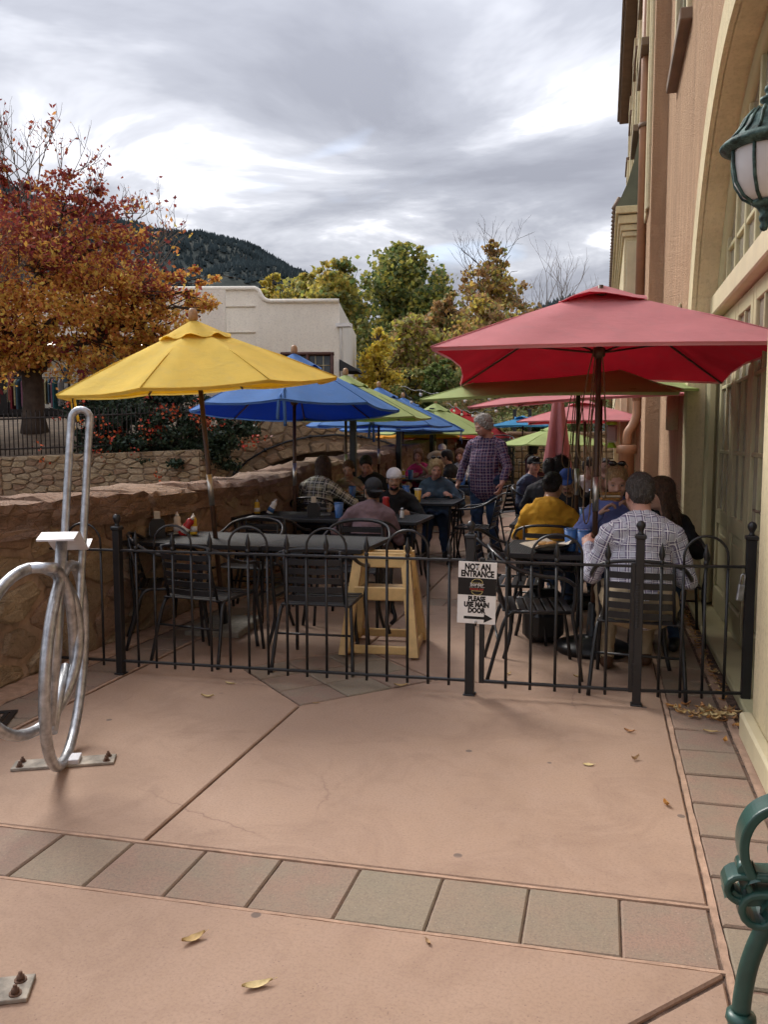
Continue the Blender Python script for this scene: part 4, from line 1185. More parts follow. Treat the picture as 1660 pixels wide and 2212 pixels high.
# ---- trees behind the bridge and the pale building
def back_tree(name, label, px, dist, ztop, zbot, width, cols, wts, n=5000, size=.30, sub=.36, lobes=12, seed=0, sparse=1.0, cone=False, bare=0, trunkr=.2):
    """px is metres right of the view axis at that distance"""
    r = random.Random(seed + 100); b = F0 * dist + R0 * px + Vector((0, 0, 1.2))
    t = thing(name, label, 'tree', b, 0, 'autumn trees beyond the bridge')
    mb = MB(); H = ztop - 1.2; zb = zbot - 1.2
    top = Vector((r.uniform(-.2, .2), 0, H * .93))
    tr_ = branch(mb, (0, 0, 0), top, trunkr, .03, r, 7, .05, 10)
    C = []
    for i in range(lobes):
        f = (i + .5) / lobes; z = zb + (H - zb) * f
        w = width * (.5 * (1 - f) + .06) if cone else width * .5 * math.sin(PI * min(1, .16 + f * .80)) ** .8
        a = i * 2.4 + r.uniform(-.4, .4); rad = (w * .62 + .12 * width * .5) * r.uniform(.75, 1.1) if not cone else w * .8 + .15
        off = w * r.uniform(.25, .6) if not cone else w * .25
        c = Vector((math.cos(a) * off, math.sin(a) * off, z)); C.append((*c, rad))
        src = tr_[max(1, min(9, int(f * 8)))]
        branch(mb, src, c, trunkr * .3 * (1.1 - f), .02, r, 5, .15, 5)
        for k in range(3): branch(mb, c * .6 + src * .4, c + Vector((r.gauss(0, 1), r.gauss(0, 1), r.gauss(0, .7))) * rad * .6, .035, .012, r, 4, .2, 4)
    tips = []
    for k in range(bare): twigs(mb, tr_[r.randrange(5, 10)], Vector((r.uniform(-1, .5), r.uniform(-.5, .5), r.uniform(.2, 1))), H * .16, .035, 3, r, tips)
    mb.build('trunk', M_BARK if not bare or n > 500 else M_TWIG, t)
    if n:
        P = clumpy(int(n * sparse), C, sub, 8); m = len(P)
        f = np.array([mnoise.noise(Vector(p) * .55 + Vector((seed, 0, 0))) for p in P])
        w1 = palette(m, cols, wts); w2 = palette(m, cols[::-1], wts)
        leaf_mesh('crown', P, size, np.where((f > .12)[:, None], w2, w1), M_LEAF, t, asp=.75)
    return t
def vx(px, d): return (px - 830) / 1760 * d
def vz(py, d): return 1.5 + (950 - py) / 1760 * d
YG = (.48, .43, .09); GO = (.60, .46, .11); GR = (.17, .22, .07); DG = (.10, .14, .05); OR = (.46, .27, .10); BR = (.34, .21, .10); YE = (.64, .48, .06); OL = (.29, .28, .10)
def bt(name, label, px, top, bot, wpx, d, cols, w, **kw):
    return back_tree(name, label, vx(px, d), d, vz(top, d), vz(bot, d), wpx / 1760 * d, cols, w, **kw)
bt('cottonwood_tree', 'tallest green and yellow cottonwood behind the yellow spruce-shaped tree', 872, 545, 800, 210, 52, [DG, GR, OL, YG], [1.6, 3.4, 3.4, 4], n=15000, size=.32, lobes=20, seed=1)
bt('cottonwood_tree', 'yellow-green cottonwood just right of the pale building roof', 735, 580, 780, 150, 56, [YG, GO, OL, GR], [4, 4, 1.4, .5], n=9500, size=.33, lobes=14, seed=2)
bt('cottonwood_tree', 'slim dark green cottonwood on the right flank of the tallest one', 945, 590, 800, 110, 54, [GR, OL, BR, YG], [2, 3, 2, 2], n=5500, size=.34, lobes=12, seed=3)
bt('cottonwood_tree', 'golden brown half bare tree standing apart against the sky', 1062, 535, 790, 150, 50, [OR, BR, GO, OL], [3, 3, 2.2, 1], n=5200, size=.28, lobes=14, seed=4, sub=.30, bare=7)
bt('cottonwood_tree', 'low yellow tree peeking over the pale parapet', 590, 600, 700, 90, 60, [YE, GO, YG], [2, 3, 3], n=2200, size=.36, lobes=6, seed=5)
bt('cottonwood_tree', 'broad olive tree directly behind the pale building', 660, 610, 760, 150, 60, [YG, OL, GO], [3, 3, 2], n=6500, size=.34, lobes=12, seed=6)
bt('golden_tree', 'bright yellow cone shaped tree beside the pale building', 820, 712, 905, 125, 36, [YE, GO, (.58, .45, .07)], [4, 2, 2], n=9000, size=.17, lobes=16, seed=7, cone=True, sub=.5, trunkr=.12)
bt('cottonwood_tree', 'rust brown tree in the dense middle of the autumn trees', 965, 640, 860, 150, 44, [BR, OR, OL], [4, 3, 2], n=6500, size=.26, lobes=12, seed=8)
bt('cottonwood_tree', 'orange brown tree spreading left of the red umbrella', 1045, 655, 880, 190, 42, [OR, BR, GO, OL], [3, 4, 1, 1.4], n=7500, size=.25, lobes=13, seed=9)
bt('cottonwood_tree', 'thin brown tree whose leaves show above the red umbrella', 1125, 668, 880, 150, 46, [BR, OR, OL], [4, 3, 1], n=4200, size=.25, lobes=10, seed=10)
bt('green_tree', 'small fresh green tree above the green umbrellas', 960, 790, 880, 130, 33, [GR, (.14, .20, .06), OL], [4, 3, 1], n=6500, size=.16, lobes=9, seed=11, trunkr=.1)
bt('cottonwood_tree', 'shaded olive brown tree low behind the golden cone', 880, 690, 900, 180, 40, [OL, YG, BR], [3, 3, 2], n=6500, size=.25, lobes=12, seed=12)
bt('cottonwood_tree', 'russet tree low above the string lights', 1050, 770, 890, 150, 34, [OR, BR, OL], [3, 3, 2], n=6000, size=.18, lobes=10, seed=13, trunkr=.12)
bt('cottonwood_tree', 'mixed green and gold tree low behind the blue umbrellas', 890, 800, 900, 120, 34, [OL, GO, GR], [3, 2, 2], n=4500, size=.18, lobes=8, seed=14, trunkr=.12)
bt('cottonwood_tree', 'brown tree showing beside the folded pink umbrella', 1200, 690, 900, 170, 44, [BR, OR, OL], [4, 3, 2], n=5200, size=.25, lobes=11, seed=15)
bt('cottonwood_tree', 'grey brown tree hidden behind the near red umbrella', 1290, 672, 900, 160, 48, [BR, OL, OR], [4, 3, 2], n=4500, size=.27, lobes=11, seed=16)
bt('cottonwood_tree', 'dull gold tree between the orange tree and the green umbrella', 1120, 745, 895, 150, 38, [OR, OL, BR], [3, 3, 2], n=5500, size=.21, lobes=10, seed=17)
tb = thing('bare_tree', 'leafless pale twigged tree left of the tall building', 'tree', F0 * 48 + R0 * vx(1185, 48) + Vector((0, 0, 1.2)), 0, 'autumn trees beyond the bridge')
mb = MB(); rr = random.Random(77); tp = []
tk = branch(mb, (0, 0, 0), (0, 0, 5.5), .12, .05, rr, 6, .05, 8)
for k in range(11): twigs(mb, tk[4 + k % 5], (rr.uniform(-.9, .9), rr.uniform(-.5, .5), rr.uniform(.6, 1.2)), 2.6, .035, 3, rr, tp, .5)
mb.build('trunk', M_TWIG, tb)

# ---- berry bush on the far bank, planting behind the garden wall
def bush(name, label, loc, lob, cols, w, n, size, berries=0, mat=None, cat='bush', group=None):
    t = thing(name, label, cat, loc, 0, group); r = random.Random(int(abs(loc[0] * 100)))
    mb = MB()
    for (x, y, z, rad) in lob:
        branch(mb, (x * .2, y * .2, 0), (x, y, z), .03, .01, r, 5, .2, 5)
        for k in range(3): branch(mb, (x * .6, y * .6, z * .6), (x + r.gauss(0, .5) * rad, y + r.gauss(0, .5) * rad, z + r.gauss(0, .5) * rad), .014, .005, r, 4, .2, 4)
    mb.build('stem', M_BARK, t)
    P = clumpy(n, lob, .42, 26); leaf_mesh('foliage', P, size, palette(len(P), cols, w), mat or M_LEAFD, t, asp=.6)
    if berries:
        cl = clumpy(berries, lob, .9, 4); f = np.array([mnoise.noise(Vector(p) * 1.4) for p in cl])
        cl = cl[(f > .02)]; d = cl - np.mean(cl, 0)
        Pb = np.repeat(cl, 7, 0) + nrg.normal(size=(len(cl) * 7, 3)) * .05 - np.array(F0)[None] * .12
        o = leaf_mesh('berries', Pb, .055, palette(len(Pb), [(.50, .07, .03), (.58, .13, .04), (.38, .04, .03)], [3, 2, 1]), M_LEAFD, t, asp=.95)
        o['kind'] = 'stuff'
    return t
bl = F0 * 15.6 + R0 * vx(395, 15.6)
bush('berry_bush', 'dark green firethorn bush heavy with orange red berries', (bl.x, bl.y, .9),
     [(R0.x * a + F0.x * c, R0.y * a + F0.y * c, b, rad) for a, b, c, rad in ((1.0, .75, .1, .45), (.95, .35, -.1, .42), (1.15, 1.0, .3, .36), (-1.75, 1.0, .4, .6), (-1.5, .55, .1, .6), (-1.0, .3, -.2, .55), (.85, .7, -.1, .45), (-1.2, .95, .3, .55), (-.75, 1.0, .1, .55), (-.3, .85, -.1, .55), (.1, .75, -.2, .5), (.45, .5, -.3, .45), (-.5, .45, -.3, .5), (.05, .25, -.4, .45), (.55, .95, 0, .38), (-1.6, .85, .5, .45), (.7, .3, -.2, .35), (.3, 1.15, .1, .35))],
     [(.022, .040, .022), (.035, .055, .028), (.05, .07, .035), (.02, .03, .02)], [4, 3, 1.4, 2], 21000, .08, 520)
bl = F0 * 17.5 + R0 * vx(290, 17.5)
bush('laurel_bush', 'very dark evergreen bush behind the iron fence', (bl.x, bl.y, 1.7), [(R0.x * a, R0.y * a, b, rad) for a, b, rad in ((-.9, .6, .5), (-.3, .75, .6), (.4, .7, .6), (.9, .5, .5))],
     [(.016, .026, .018), (.025, .036, .022)], [3, 2], 6000, .09)
for k, (px, py, d, w, cols, lab) in enumerate(((1085, 925, 22, .9, [(.20, .22, .09), (.30, .27, .12)], 'grey-green grassy clump on the garden terrace near the far post'),
        (1125, 915, 23, .9, [(.10, .14, .05), (.16, .19, .07)], 'mid green shrub on the garden terrace right of the standing man'),
        (1160, 920, 23, .8, [(.13, .17, .06), (.07, .10, .04)], 'dark green shrub beside the folded pink umbrella'),
        (1080, 895, 26, 1.3, [(.12, .15, .05), (.25, .20, .08)], 'tall mixed shrub behind the blue far umbrella'),
        (1180, 890, 27, 1.5, [(.10, .13, .05), (.20, .17, .07)], 'broad shrub behind the far red umbrella'),
        (1015, 880, 27, 1.5, [(.16, .16, .06), (.22, .15, .07)], 'olive brown shrub left of the standing man head'),
        (1240, 905, 26, 1.5, [(.09, .13, .05), (.14, .17, .07)], 'green shrub seen between the umbrella poles'))):
    q = F0 * d + R0 * vx(px, d); z = vz(py, d)
    bush('garden_shrub', lab, (q.x, q.y, 1.35), [(rng.uniform(-.5, .5) * w, rng.uniform(-.3, .3), max(.3, z - 1.35) + rng.uniform(-.5, .1) * w, w * .5) for _ in range(5)], cols, [2, 2], 3000, .11, mat=M_LEAF, cat='shrub', group='shrubs on the garden terrace')
# iron fence on the far bank
M_IRON = plain('rusty_black_iron', (.030, .022, .018), .7, var=.4, scale=8, spec=.3)
for i, lab in ((0, 'old iron picket fence on the far bank, left run'), (1, 'old iron picket fence on the far bank below the maple')):
    a, b = BK[i] + Vector((-.1, .22)), BK[i + 1] + Vector((-.1, .22)); L = (b - a).length; d = (b - a).normalized()
    z0 = bank_top(i); f = thing('iron_fence', lab, 'fence', (a.x, a.y, z0), math.atan2(d.y, d.x), 'iron fences on the far bank'); sl = (bank_top(i + 1) - z0) / L
    for z in (.14, .70):
        m_ = MB(); m_.tube([(0, 0, z), (L, 0, z + sl * L)], .016, 4); m_.build('rail', M_IRON, f)
    pk = MB(); pk.tube([(0, 0, 0), (0, 0, .80)], [.011, .011], 4); pk.lathe([(.0001, .86), (.014, .80)], 4); pme = pk.mesh('picket', M_IRON)
    n = int(L / .085)
    for j in range(n + 1):
        o = link('picket', pme, f, (j * L / n, 0, .02 + sl * j * L / n))
# ------------------------------------------------------------------ railing, gate and sign
M_STEEL = plain('galvanised_steel', (.42, .43, .45), .38, metal=.8, var=.38, scale=24, bump=.10, bscale=60)
M_LEADW = plain('pale_scuffed_paint', (.62, .62, .66), .35, var=.12, scale=10, spec=.5)
M_RUST = plain('rusty_plate', (.33, .29, .24), .75, metal=.2, var=.55, scale=14, bump=.3, bscale=50)
M_RBOLT = plain('rusted_bolt', (.16, .09, .06), .8, metal=.4, var=.5, scale=40)
def picket_mesh(h, finial):
    m = MB(); m.tube([(0, 0, .05), (0, 0, h)], .0088, 6)
    return m.mesh('picket', M_BLACK)
def finial_mesh():
    m = MB(); m.lathe([(.012, 0), (.014, .02), (.009, .024), (.011, .032), (.019, .055), (.012, .085), (.003, .118), (.0001, .125)], 6, 0); return m.mesh('finial', M_BLACK)
FINM = finial_mesh(); PK1 = picket_mesh(.79, True)
def post(root, x, y, h=.93, w=.047):
    m = MB(); m.box((0, 0, h / 2), (w, w, h), 0, .003); m.box((0, 0, .004), (w + .018, w + .018, .008), 0, .002)
    o = m.build('post', M_BLACK, root, (x, y, 0))
    c = MB(); c.box((0, 0, h + .012), (w + .016, w + .016, .026), 0, .006); c.lathe([(.020, h + .025), (.014, h + .034), (.012, h + .042), (.019, h + .055), (.025, h + .070), (.024, h + .084), (.014, h + .098), (.0001, h + .103)], 12); c.build('post_cap', M_BLACK, o)
    return o
def panel(root, p0, p1, n, hoops, zt=.80, zb=.085, first=1, skip=()):
    """rails, pickets with spear points and hoops between two points (root coordinates)"""
    p0, p1 = Vector((*p0, 0)), Vector((*p1, 0)); d = (p1 - p0); L = d.length; d.normalize(); a = math.atan2(d.y, d.x)
    for z, nm in ((zt, 'top_rail'), (zb, 'bottom_rail')):
        m = MB(); m.box((L / 2, 0, 0), (L, .026, .014), 0, .002); m.build(nm, M_BLACK, root, (p0.x, p0.y, z), a)
    legs = {i for h in hoops for i in h}
    for i in range(first, n):
        if i in skip: continue
        q = p0 + d * (L * i / n); o = link('picket', PK1, root, (q.x, q.y, 0), a)
        if i not in legs: link('finial', FINM, o, (0, 0, zt + .005))
    for (i, j) in hoops:
        q0 = p0 + d * (L * i / n); w = L * (j - i) / n; m = MB()
        m.tube([(0, 0, 0), (0, 0, .05)] + [(w / 2 - w / 2 * math.cos(PI * k / 14), 0, .05 + .118 * math.sin(PI * k / 14)) for k in range(1, 14)] + [(w, 0, .05), (w, 0, 0)], .0075, 6)
        m.build('hoop', M_BLACK, root, (q0.x, q0.y, zt), a)
fence = thing('patio_railing', 'low black iron railing with spear points and hoops along the patio', 'railing', (-.729, 4.677, 0))
FO = Vector((-.729, 4.677))
def fr(x, y): return (x - FO.x, y - FO.y)
post(fence, *fr(-2.966, 4.524)); post(fence, *fr(-.729, 4.677), .93, .052)
panel(fence, fr(-2.966, 4.524), fr(-.729, 4.677), 18, [(2, 4), (6, 8), (10, 12), (14, 16)])
panel(fence, fr(-3.44, 4.49), fr(-2.966, 4.524), 4, [(1, 3)])
end = thing('end_railing', 'short fixed black railing panel with hoop beside the building', 'railing', (.216, 4.729, 0))
post(end, 0, 0, .95); post(end, .588, .10, .95, .05)
panel(end, (0, 0), (.588, .10), 5, [(2, 4)], .80)
gate = thing('patio_gate', 'closed low black iron gate next to the not an entrance sign', 'gate', (-.66, 4.682, 0), math.atan2(.047, .876))
for x in (.0, .845):
    m = MB(); m.box((x, 0, .445), (.030, .030, .74), 0, .003); m.build('stile', M_BLACK, gate)
panel(gate, (0, 0), (.845, 0), 6, [(2, 4)], .795)
m = MB()
for i in range(120):
    pass
m.tube([(.868 + .014 * math.cos(i * .9), -.012 + .014 * math.sin(i * .9), .44 + i * .0021) for i in range(130)], .0035, 5); m.build('closer_spring', M_BLACK, gate)
for z in (.22, .62):
    m = MB(); m.box((.862, -.004, z), (.03, .04, .05), 0, .004); m.build('hinge', M_BLACK, gate)
lk = thing('padlock', 'silver padlock hanging on the end railing', 'padlock', (.752, 4.795, .66))
m = MB(); m.box((0, 0, .0), (.035, .022, .09), 0, .004); m.build('body', M_STEEL, lk)
m = MB(); m.tube([(-.011, 0, .04)] + [(-.011 * math.cos(PI * k / 8), 0, .085 + .02 * math.sin(PI * k / 8)) for k in range(9)] + [(.011, 0, .04)], .004, 6); m.build('shackle', M_STEEL, lk)
lk.rotation_euler = (0, .12, .2)

M_SIGNW = plain('white_sign_board', (.78, .76, .74), .45, var=.06, scale=12, spec=.4)
M_SIGNK = plain('black_sign_print', (.012, .011, .011), .5, var=.2, scale=30, spec=.3)
M_SIGNR = plain('red_sign_print', (.42, .04, .03), .5, var=.1, spec=.3)
M_SIGNY = plain('yellow_sign_print', (.72, .60, .22), .5, var=.1, spec=.3)
def text_mesh(body, size, mat, sx=1.0, bold=0.0, ext=.0004):
    cu = bpy.data.curves.new('lettering', 'FONT'); cu.body = body; cu.size = size; cu.align_x = 'CENTER'; cu.align_y = 'CENTER'; cu.offset = bold; cu.extrude = ext; cu.resolution_u = 3
    ob = bpy.data.objects.new('lettering_tmp', cu); col.objects.link(ob)
    dg = bpy.context.evaluated_depsgraph_get(); me = bpy.data.meshes.new_from_object(ob.evaluated_get(dg))
    bpy.data.objects.remove(ob, do_unlink=True); bpy.data.curves.remove(cu)
    me.transform(Matrix.Rotation(PI / 2, 4, 'X') @ Matrix.Diagonal((sx, 1, 1, 1)))
    me.materials.clear(); me.materials.append(mat); me.name = 'lettering'
    return me
sg = thing('notice_sign', 'white and black notice board fixed to the railing post by the gate', 'sign', (-.685, 4.638, .617), math.atan2(.05, .876))
sg.rotation_euler.y = R_(1.3)
m = MB(); m.box((0, 0, 0), (.222, .006, .362), 0, .001); m.build('board', M_SIGNW, sg)
m = MB(); m.box((0, -.0034, .037), (.2215, .001, .100)); m.build('black_band', M_SIGNK, sg)
for txt, z, size, sx, mt in (('NOT AN', .150, .050, .76, M_SIGNK), ('ENTRANCE', .110, .050, .74, M_SIGNK), ('PLEASE', -.036, .040, .80, M_SIGNK), ('USE MAIN', -.070, .040, .82, M_SIGNK), ('DOOR', -.104, .040, .82, M_SIGNK)):
    link('lettering', text_mesh(txt, size, mt, sx, .0026), sg, (0, -.0036, z))
link('lettering', text_mesh('border', .030, M_SIGNW, .92, .0002), sg, (-.001, -.0044, .049))
link('lettering', text_mesh('BURGER BAR', .0155, M_SIGNR, .88, .0003), sg, (-.001, -.0044, .021))
for s, z0 in ((1, .058), (-1, .012)):
    m = MB(); m.tube([(-.032 * math.cos(PI * k / 12), -.0042, z0 + s * .024 * math.sin(PI * k / 12)) for k in range(13)], .0013, 4)
    m.tube([(-.032, -.0042, z0), (.032, -.0042, z0)], .0011, 4); m.build('bun_outline', M_SIGNY, sg)
for (a, b) in ((-.044, -.024), (-.016, -.006), (.0, .012), (.02, .044)):
    m = MB(); m.box(((a + b) / 2, -.0042, .0335), (b - a, .001, .0016)); m.build('underline', M_SIGNW, sg)
m = MB(); m.prism([(-.072, -.008), (.045, -.008), (.045, -.026), (.095, 0), (.045, .026), (.045, .008), (-.072, .008)], -.0005, .0005, 0, Matrix.Translation((0, -.0038, -.146)) @ Matrix.Rotation(PI / 2, 4, 'X')); m.build('arrow', M_SIGNK, sg)
for z in (.152, -.170):
    m = MB(); m.lathe([(.008, 0), (.008, .003), (.003, .005)], 10, 0, Matrix.Translation((-.002, -.004, z)) @ Matrix.Rotation(PI / 2, 4, 'X')); m.build('screw', M_STEEL, sg)

# ------------------------------------------------------------------ chairs and tables
def make_chair():
    c = thing('slat_chair', 'x', 'chair')
    half = [(-.262, .235, .60), (-.285, .16, .648), (-.290, .02, .664), (-.277, -.13, .705), (-.235, -.225, .765), (-.13, -.275, .800), (0, -.288, .808)]
    loop = smoothpath(half + [(-x, y, z) for (x, y, z) in half[-2::-1]], 3)
    m = MB(); m.tube(loop, .0125, 6); m.build('arm_loop', M_BLACK, c)
    for s in (-1, 1):
        m = MB(); m.tube(smoothpath([(s * .262, .235, .605), (s * .255, .235, .50), (s * .245, .225, .40), (s * .255, .26, .20), (s * .262, .285, .0)], 3), .0125, 6); m.build('leg', M_BLACK, c)
        m = MB(); m.tube(smoothpath([(s * .215, -.09, .43), (s * .235, -.18, .40), (s * .255, -.24, .22), (s * .27, -.30, .0)], 3), .0125, 6); m.build('leg', M_BLACK, c)
        m = MB(); m.tube([(s * .20, -.185, .42), (s * .19, -.235, .60), (s * .185, -.272, .797)], .010, 6); m.build('back_upright', M_BLACK, c)
        m = MB(); m.tube([(s * .225, .215, .425), (s * .225, -.19, .425)], .011, 6); m.build('seat_rail', M_BLACK, c)
    for i in range(5):
        z = .475 + i * .062; y = -.20 - .07 * i / 4; m = MB()
        pts = [(-.185 + .37 * k / 6, y - .022 * math.sin(PI * k / 6), z) for k in range(7)]
        vs = []; fs = []
        for (px, py, pz) in pts: vs += [(px, py - .004, pz - .019), (px, py + .004, pz - .019), (px, py + .004, pz + .019), (px, py - .004, pz + .019)]
        for k in range(6): fs += [(4 * k + a, 4 * k + (a + 1) % 4, 4 * k + 4 + (a + 1) % 4, 4 * k + 4 + a) for a in range(4)]
        m.add(vs, fs); m.build('back_slat', M_BLACK, c)
    for i in range(8):
        m = MB(); m.box((0, .205 - i * .056, .435 - .004 * (i > 0) - (.006 if 1 < i < 6 else 0)), (.45, .042, .009), 0, .003); m.build('seat_slat', M_BLACK, c)
    m = MB(); m.tube([(-.255, -.235, .245), (.255, -.235, .245)], .008, 5); m.build('stretcher', M_BLACK, c)
    return c
def m_grid():
    t = NT('wire_mesh_tabletop'); v = t.world()
    sp_ = t.n('ShaderNodeSeparateXYZ'); t.lk(v, sp_.inputs[0])
    gx = t.math('PINGPONG', t.math('MULTIPLY', sp_.outputs[0], 62), .5); gy = t.math('PINGPONG', t.math('MULTIPLY', sp_.outputs[1], 62), .5)
    h = t.math('MAXIMUM', gx, gy)
    c = t.ramp(h, [(.30, (.004, .004, .004)), (.42, (.020, .020, .021))])
    t.bump(h, .9, .008); return t.fin(c, .6, spec=.22)
M_GRID = m_grid()
def make_table(w, d):
    t = thing('patio_table', 'x', 'table')
    m = MB(); m.box((0, 0, .728), (w, d, .018), 0, .004); m.build('tabletop', M_GRID, t)
    m = MB()
    for sy in (-1, 1): m.box((0, sy * (d / 2 - .004), .722), (w + .006, .018, .034), 0, .004)
    for sx in (-1, 1): m.box((sx * (w / 2 - .004), 0, .7215), (.017, d - .03, .032), 0, .004)
    m.build('edge_rim', M_BLACK, t)
    for sx in (-1, 1):
        for sy in (-1, 1):
            m = MB(); m.tube(smoothpath([(sx * (w / 2 - .05), sy * (d / 2 - .05), .71), (sx * (w / 2 - .06), sy * (d / 2 - .06), .45), (sx * (w / 2 - .07), sy * (d / 2 - .07), .2), (sx * (w / 2 - .03), sy * (d / 2 - .03), .0)], 3), .014, 6); m.build('leg', M_BLACK, t)
    for sx in (-1, 1):
        m = MB(); m.tube([(sx * (w / 2 - .066), -(d / 2 - .066), .36), (sx * (w / 2 - .066), d / 2 - .066, .36)], .009, 5); m.build('stretcher', M_BLACK, t)
    return t
tabS, tabL, chair0 = make_table(.755, .755), make_table(1.14, .755), make_chair()
GT, GC = 'black steel patio tables', 'black slatted patio chairs'
for pr, x, y, lab in ((tabL, -2.935, 5.75, 'empty black table under the yellow umbrella pole'), (tabS, -1.98, 5.77, 'empty square black table behind the wooden high chair'),
        (tabL, -2.98, 7.68, 'black table with napkin caddy under the blue umbrella'), (tabS, -2.02, 7.68, 'black table between the grey cap man and white cap man'),
        (tabL, -2.98, 9.62, 'black table of the long haired person in flannel'), (tabS, -1.99, 9.40, 'black table in front of the denim jacket woman'),
        (tabL, -2.9, 12.9, 'distant black table in front of the woman in pink'), (tabS, -2.05, 11.9, 'black table with paper baskets behind the denim jacket woman'),
        (tabL, -.08, 5.86, 'black table under the near red umbrella'), (tabL, -.22, 7.70, 'black table beyond the person in the yellow hoodie'),
        (tabL, -.22, 9.75, 'black table under the third right hand umbrella'), (tabL, -.35, 11.9, 'black table beside the folded pink umbrella')):
    place(pr, USED, (x, y, gz(y)), rng.uniform(-.02, .02), lab, GT)
CH = [(-2.63, 5.10, R_(-8), 'empty chair between the left railing post and the first table'), (-1.80, 5.12, R_(5), 'empty chair with its back to the railing left of the high chair'), (-3.12, 5.42, R_(-62), 'empty chair turned sideways next to the stone wall'),
      (-2.93, 6.38, R_(180), 'empty chair on the far side of the yellow umbrella table'), (-1.98, 6.42, R_(183), 'empty chair on the far side of the square empty table'),
      (-2.95, 7.08, R_(2), 'empty chair on the near side of the napkin caddy table'), (-2.02, 7.08, R_(0), 'chair under the man in the grey cap'), (-2.16, 8.32, R_(178), 'chair under the man in the white cap'), (-3.2, 8.95, R_(0), 'chair under the long haired person in flannel'),
      (-3.2, 10.3, R_(180), 'chair under the woman in the tan top'), (-2.72, 10.3, R_(178), 'chair under the dark haired man in black'), (-1.96, 10.05, R_(175), 'chair under the denim jacket woman'), (-1.42, 9.5, R_(88), 'empty chair at the aisle end of the denim woman table'),
      (-1.35, 11.2, R_(60), 'empty chair at the aisle behind the denim jacket woman'),
      (-.42, 5.32, R_(-80), 'empty chair just inside the gate facing the building'), (.24, 5.12, R_(-4), 'chair under the man in the white plaid shirt'), (-.42, 6.95, R_(0), 'chair under the person in the yellow hoodie'), (.1, 6.5, R_(180), 'chair under the woman in periwinkle blue'),
      (.48, 6.45, R_(180), 'chair under the long dark haired woman by the wall'), (-.2, 8.38, R_(180), 'chair under the dark jacket man facing the hoodie'), (.25, 8.3, R_(180), 'chair under the person in the pink cap'),
      (-.85, 10.9, R_(-100), 'chair under the person in the navy puffer jacket'), (-.66, 6.2, R_(-88), 'empty chair with arched back at the left of the right hand table'), (-1.15, 16.6, R_(-60), 'distant chair under the maroon dressed person')]
for (x, y, rz, lab) in CH: place(chair0, USED, (x, y, gz(y)), rz, lab, GC)
# a stack of spare chairs by the far wall
for k in range(6):
    o = copy_tree(chair0); o.location = (-2.05, 17.0 + k * .012, gz(17) + k * .11); o.rotation_euler = (0, 0, R_(185)); o['label'] = ('lowest', 'second lowest', 'third', 'fourth', 'second highest', 'topmost')[k] + ' slatted chair of the stack by the far wall'; o['group'] = 'stacked slatted chairs'
# wooden high chair
M_WOOD = plain('varnished_rubberwood', (.62, .42, .18), .45, var=.22, scale=7, bump=.1, bscale=40, spec=.4)
M_WOODD = plain('worn_wood_edge', (.40, .26, .11), .6, var=.35, scale=14, spec=.3)
hc = thing('high_chair', 'worn wooden restaurant high chair standing behind the railing', 'high chair', (-1.49, 5.58, 0), R_(6))
hw, hb, ht_ = .245, .255, .165
for sx in (-1, 1):
    a = MB()                                                  # side frames: two splayed posts and top and bottom rails
    for sy in (-1, 1):
        m = MB(); lo, hi = Vector((sx * hw, sy * hb, .02)), Vector((sx * .165, sy * .11, .70))
        d_ = hi - lo; vs = []
        for t_, wd in ((0, .046), (1, .036)):
            p = lo + d_ * t_
            vs += [(p.x - .033, p.y - wd, p.z), (p.x + .033, p.y - wd, p.z), (p.x + .033, p.y + wd, p.z), (p.x - .033, p.y + wd, p.z)]
        m.add(vs, [(0, 1, 2, 3), (4, 5, 6, 7), (0, 1, 5, 4), (1, 2, 6, 5), (2, 3, 7, 6), (3, 0, 4, 7)]); m.build('leg', M_WOOD, hc)
    m = MB(); m.box((sx * hw, 0, .045), (.026, 2 * hb, .065), 0, .01); m.build('foot_runner', M_WOOD, hc)
    m = MB(); m.box((sx * .166, 0, .705), (.030, .30, .045), 0, .012); m.build('arm_rest', M_WOOD, hc)
    m = MB(); m.box((sx * .20, 0, .40), (.022, .30, .05), 0, .006); m.build('side_rail', M_WOOD, hc)
for z, y, L, hgt, nm in ((.055, -hb, 2 * hw - .03, .06, 'front_bar'), (.055, hb, 2 * hw - .03, .06, 'rear_bar'), (.655, -.15, .33, .085, 'top_rail'), (.655, .14, .33, .085, 'top_rail'), (.435, -.195, .37, .095, 'apron'), (.70, -.13, .33, .03, 'grab_rail')):
    m = MB(); m.box((0, y, z), (L, .022, hgt), 0, .007); m.build(nm, M_WOOD, hc)
m = MB(); m.box((0, 0, .44), (.36, .27, .016), 0, .004); m.build('seat', M_WOODD, hc)
m = MB(); m.box((.165, -.13, .74), (.02, .02, .06), 0, .008); m.build('corner_knob', M_WOOD, hc)
for px in (-.10, .10):
    m = MB(); m.lathe([(.008, 0), (.008, .004)], 8, 0, Matrix.Translation((px, -.197, .435)) @ Matrix.Rotation(PI / 2, 4, 'X')); m.build('bolt', M_RBOLT, hc)
for (x0, p) in ((.02, [(.02, 0, .43), (.03, -.05, .30), (.025, -.06, .20), (.045, -.055, .12)]), (.06, [(.07, 0, .43), (.06, -.04, .33), (.085, -.06, .24), (.05, -.05, .19)])):
    m = MB(); m.tube(smoothpath(p, 4), .014, 4, flat=(1, .18)); m.build('strap', M_BLACK, hc)

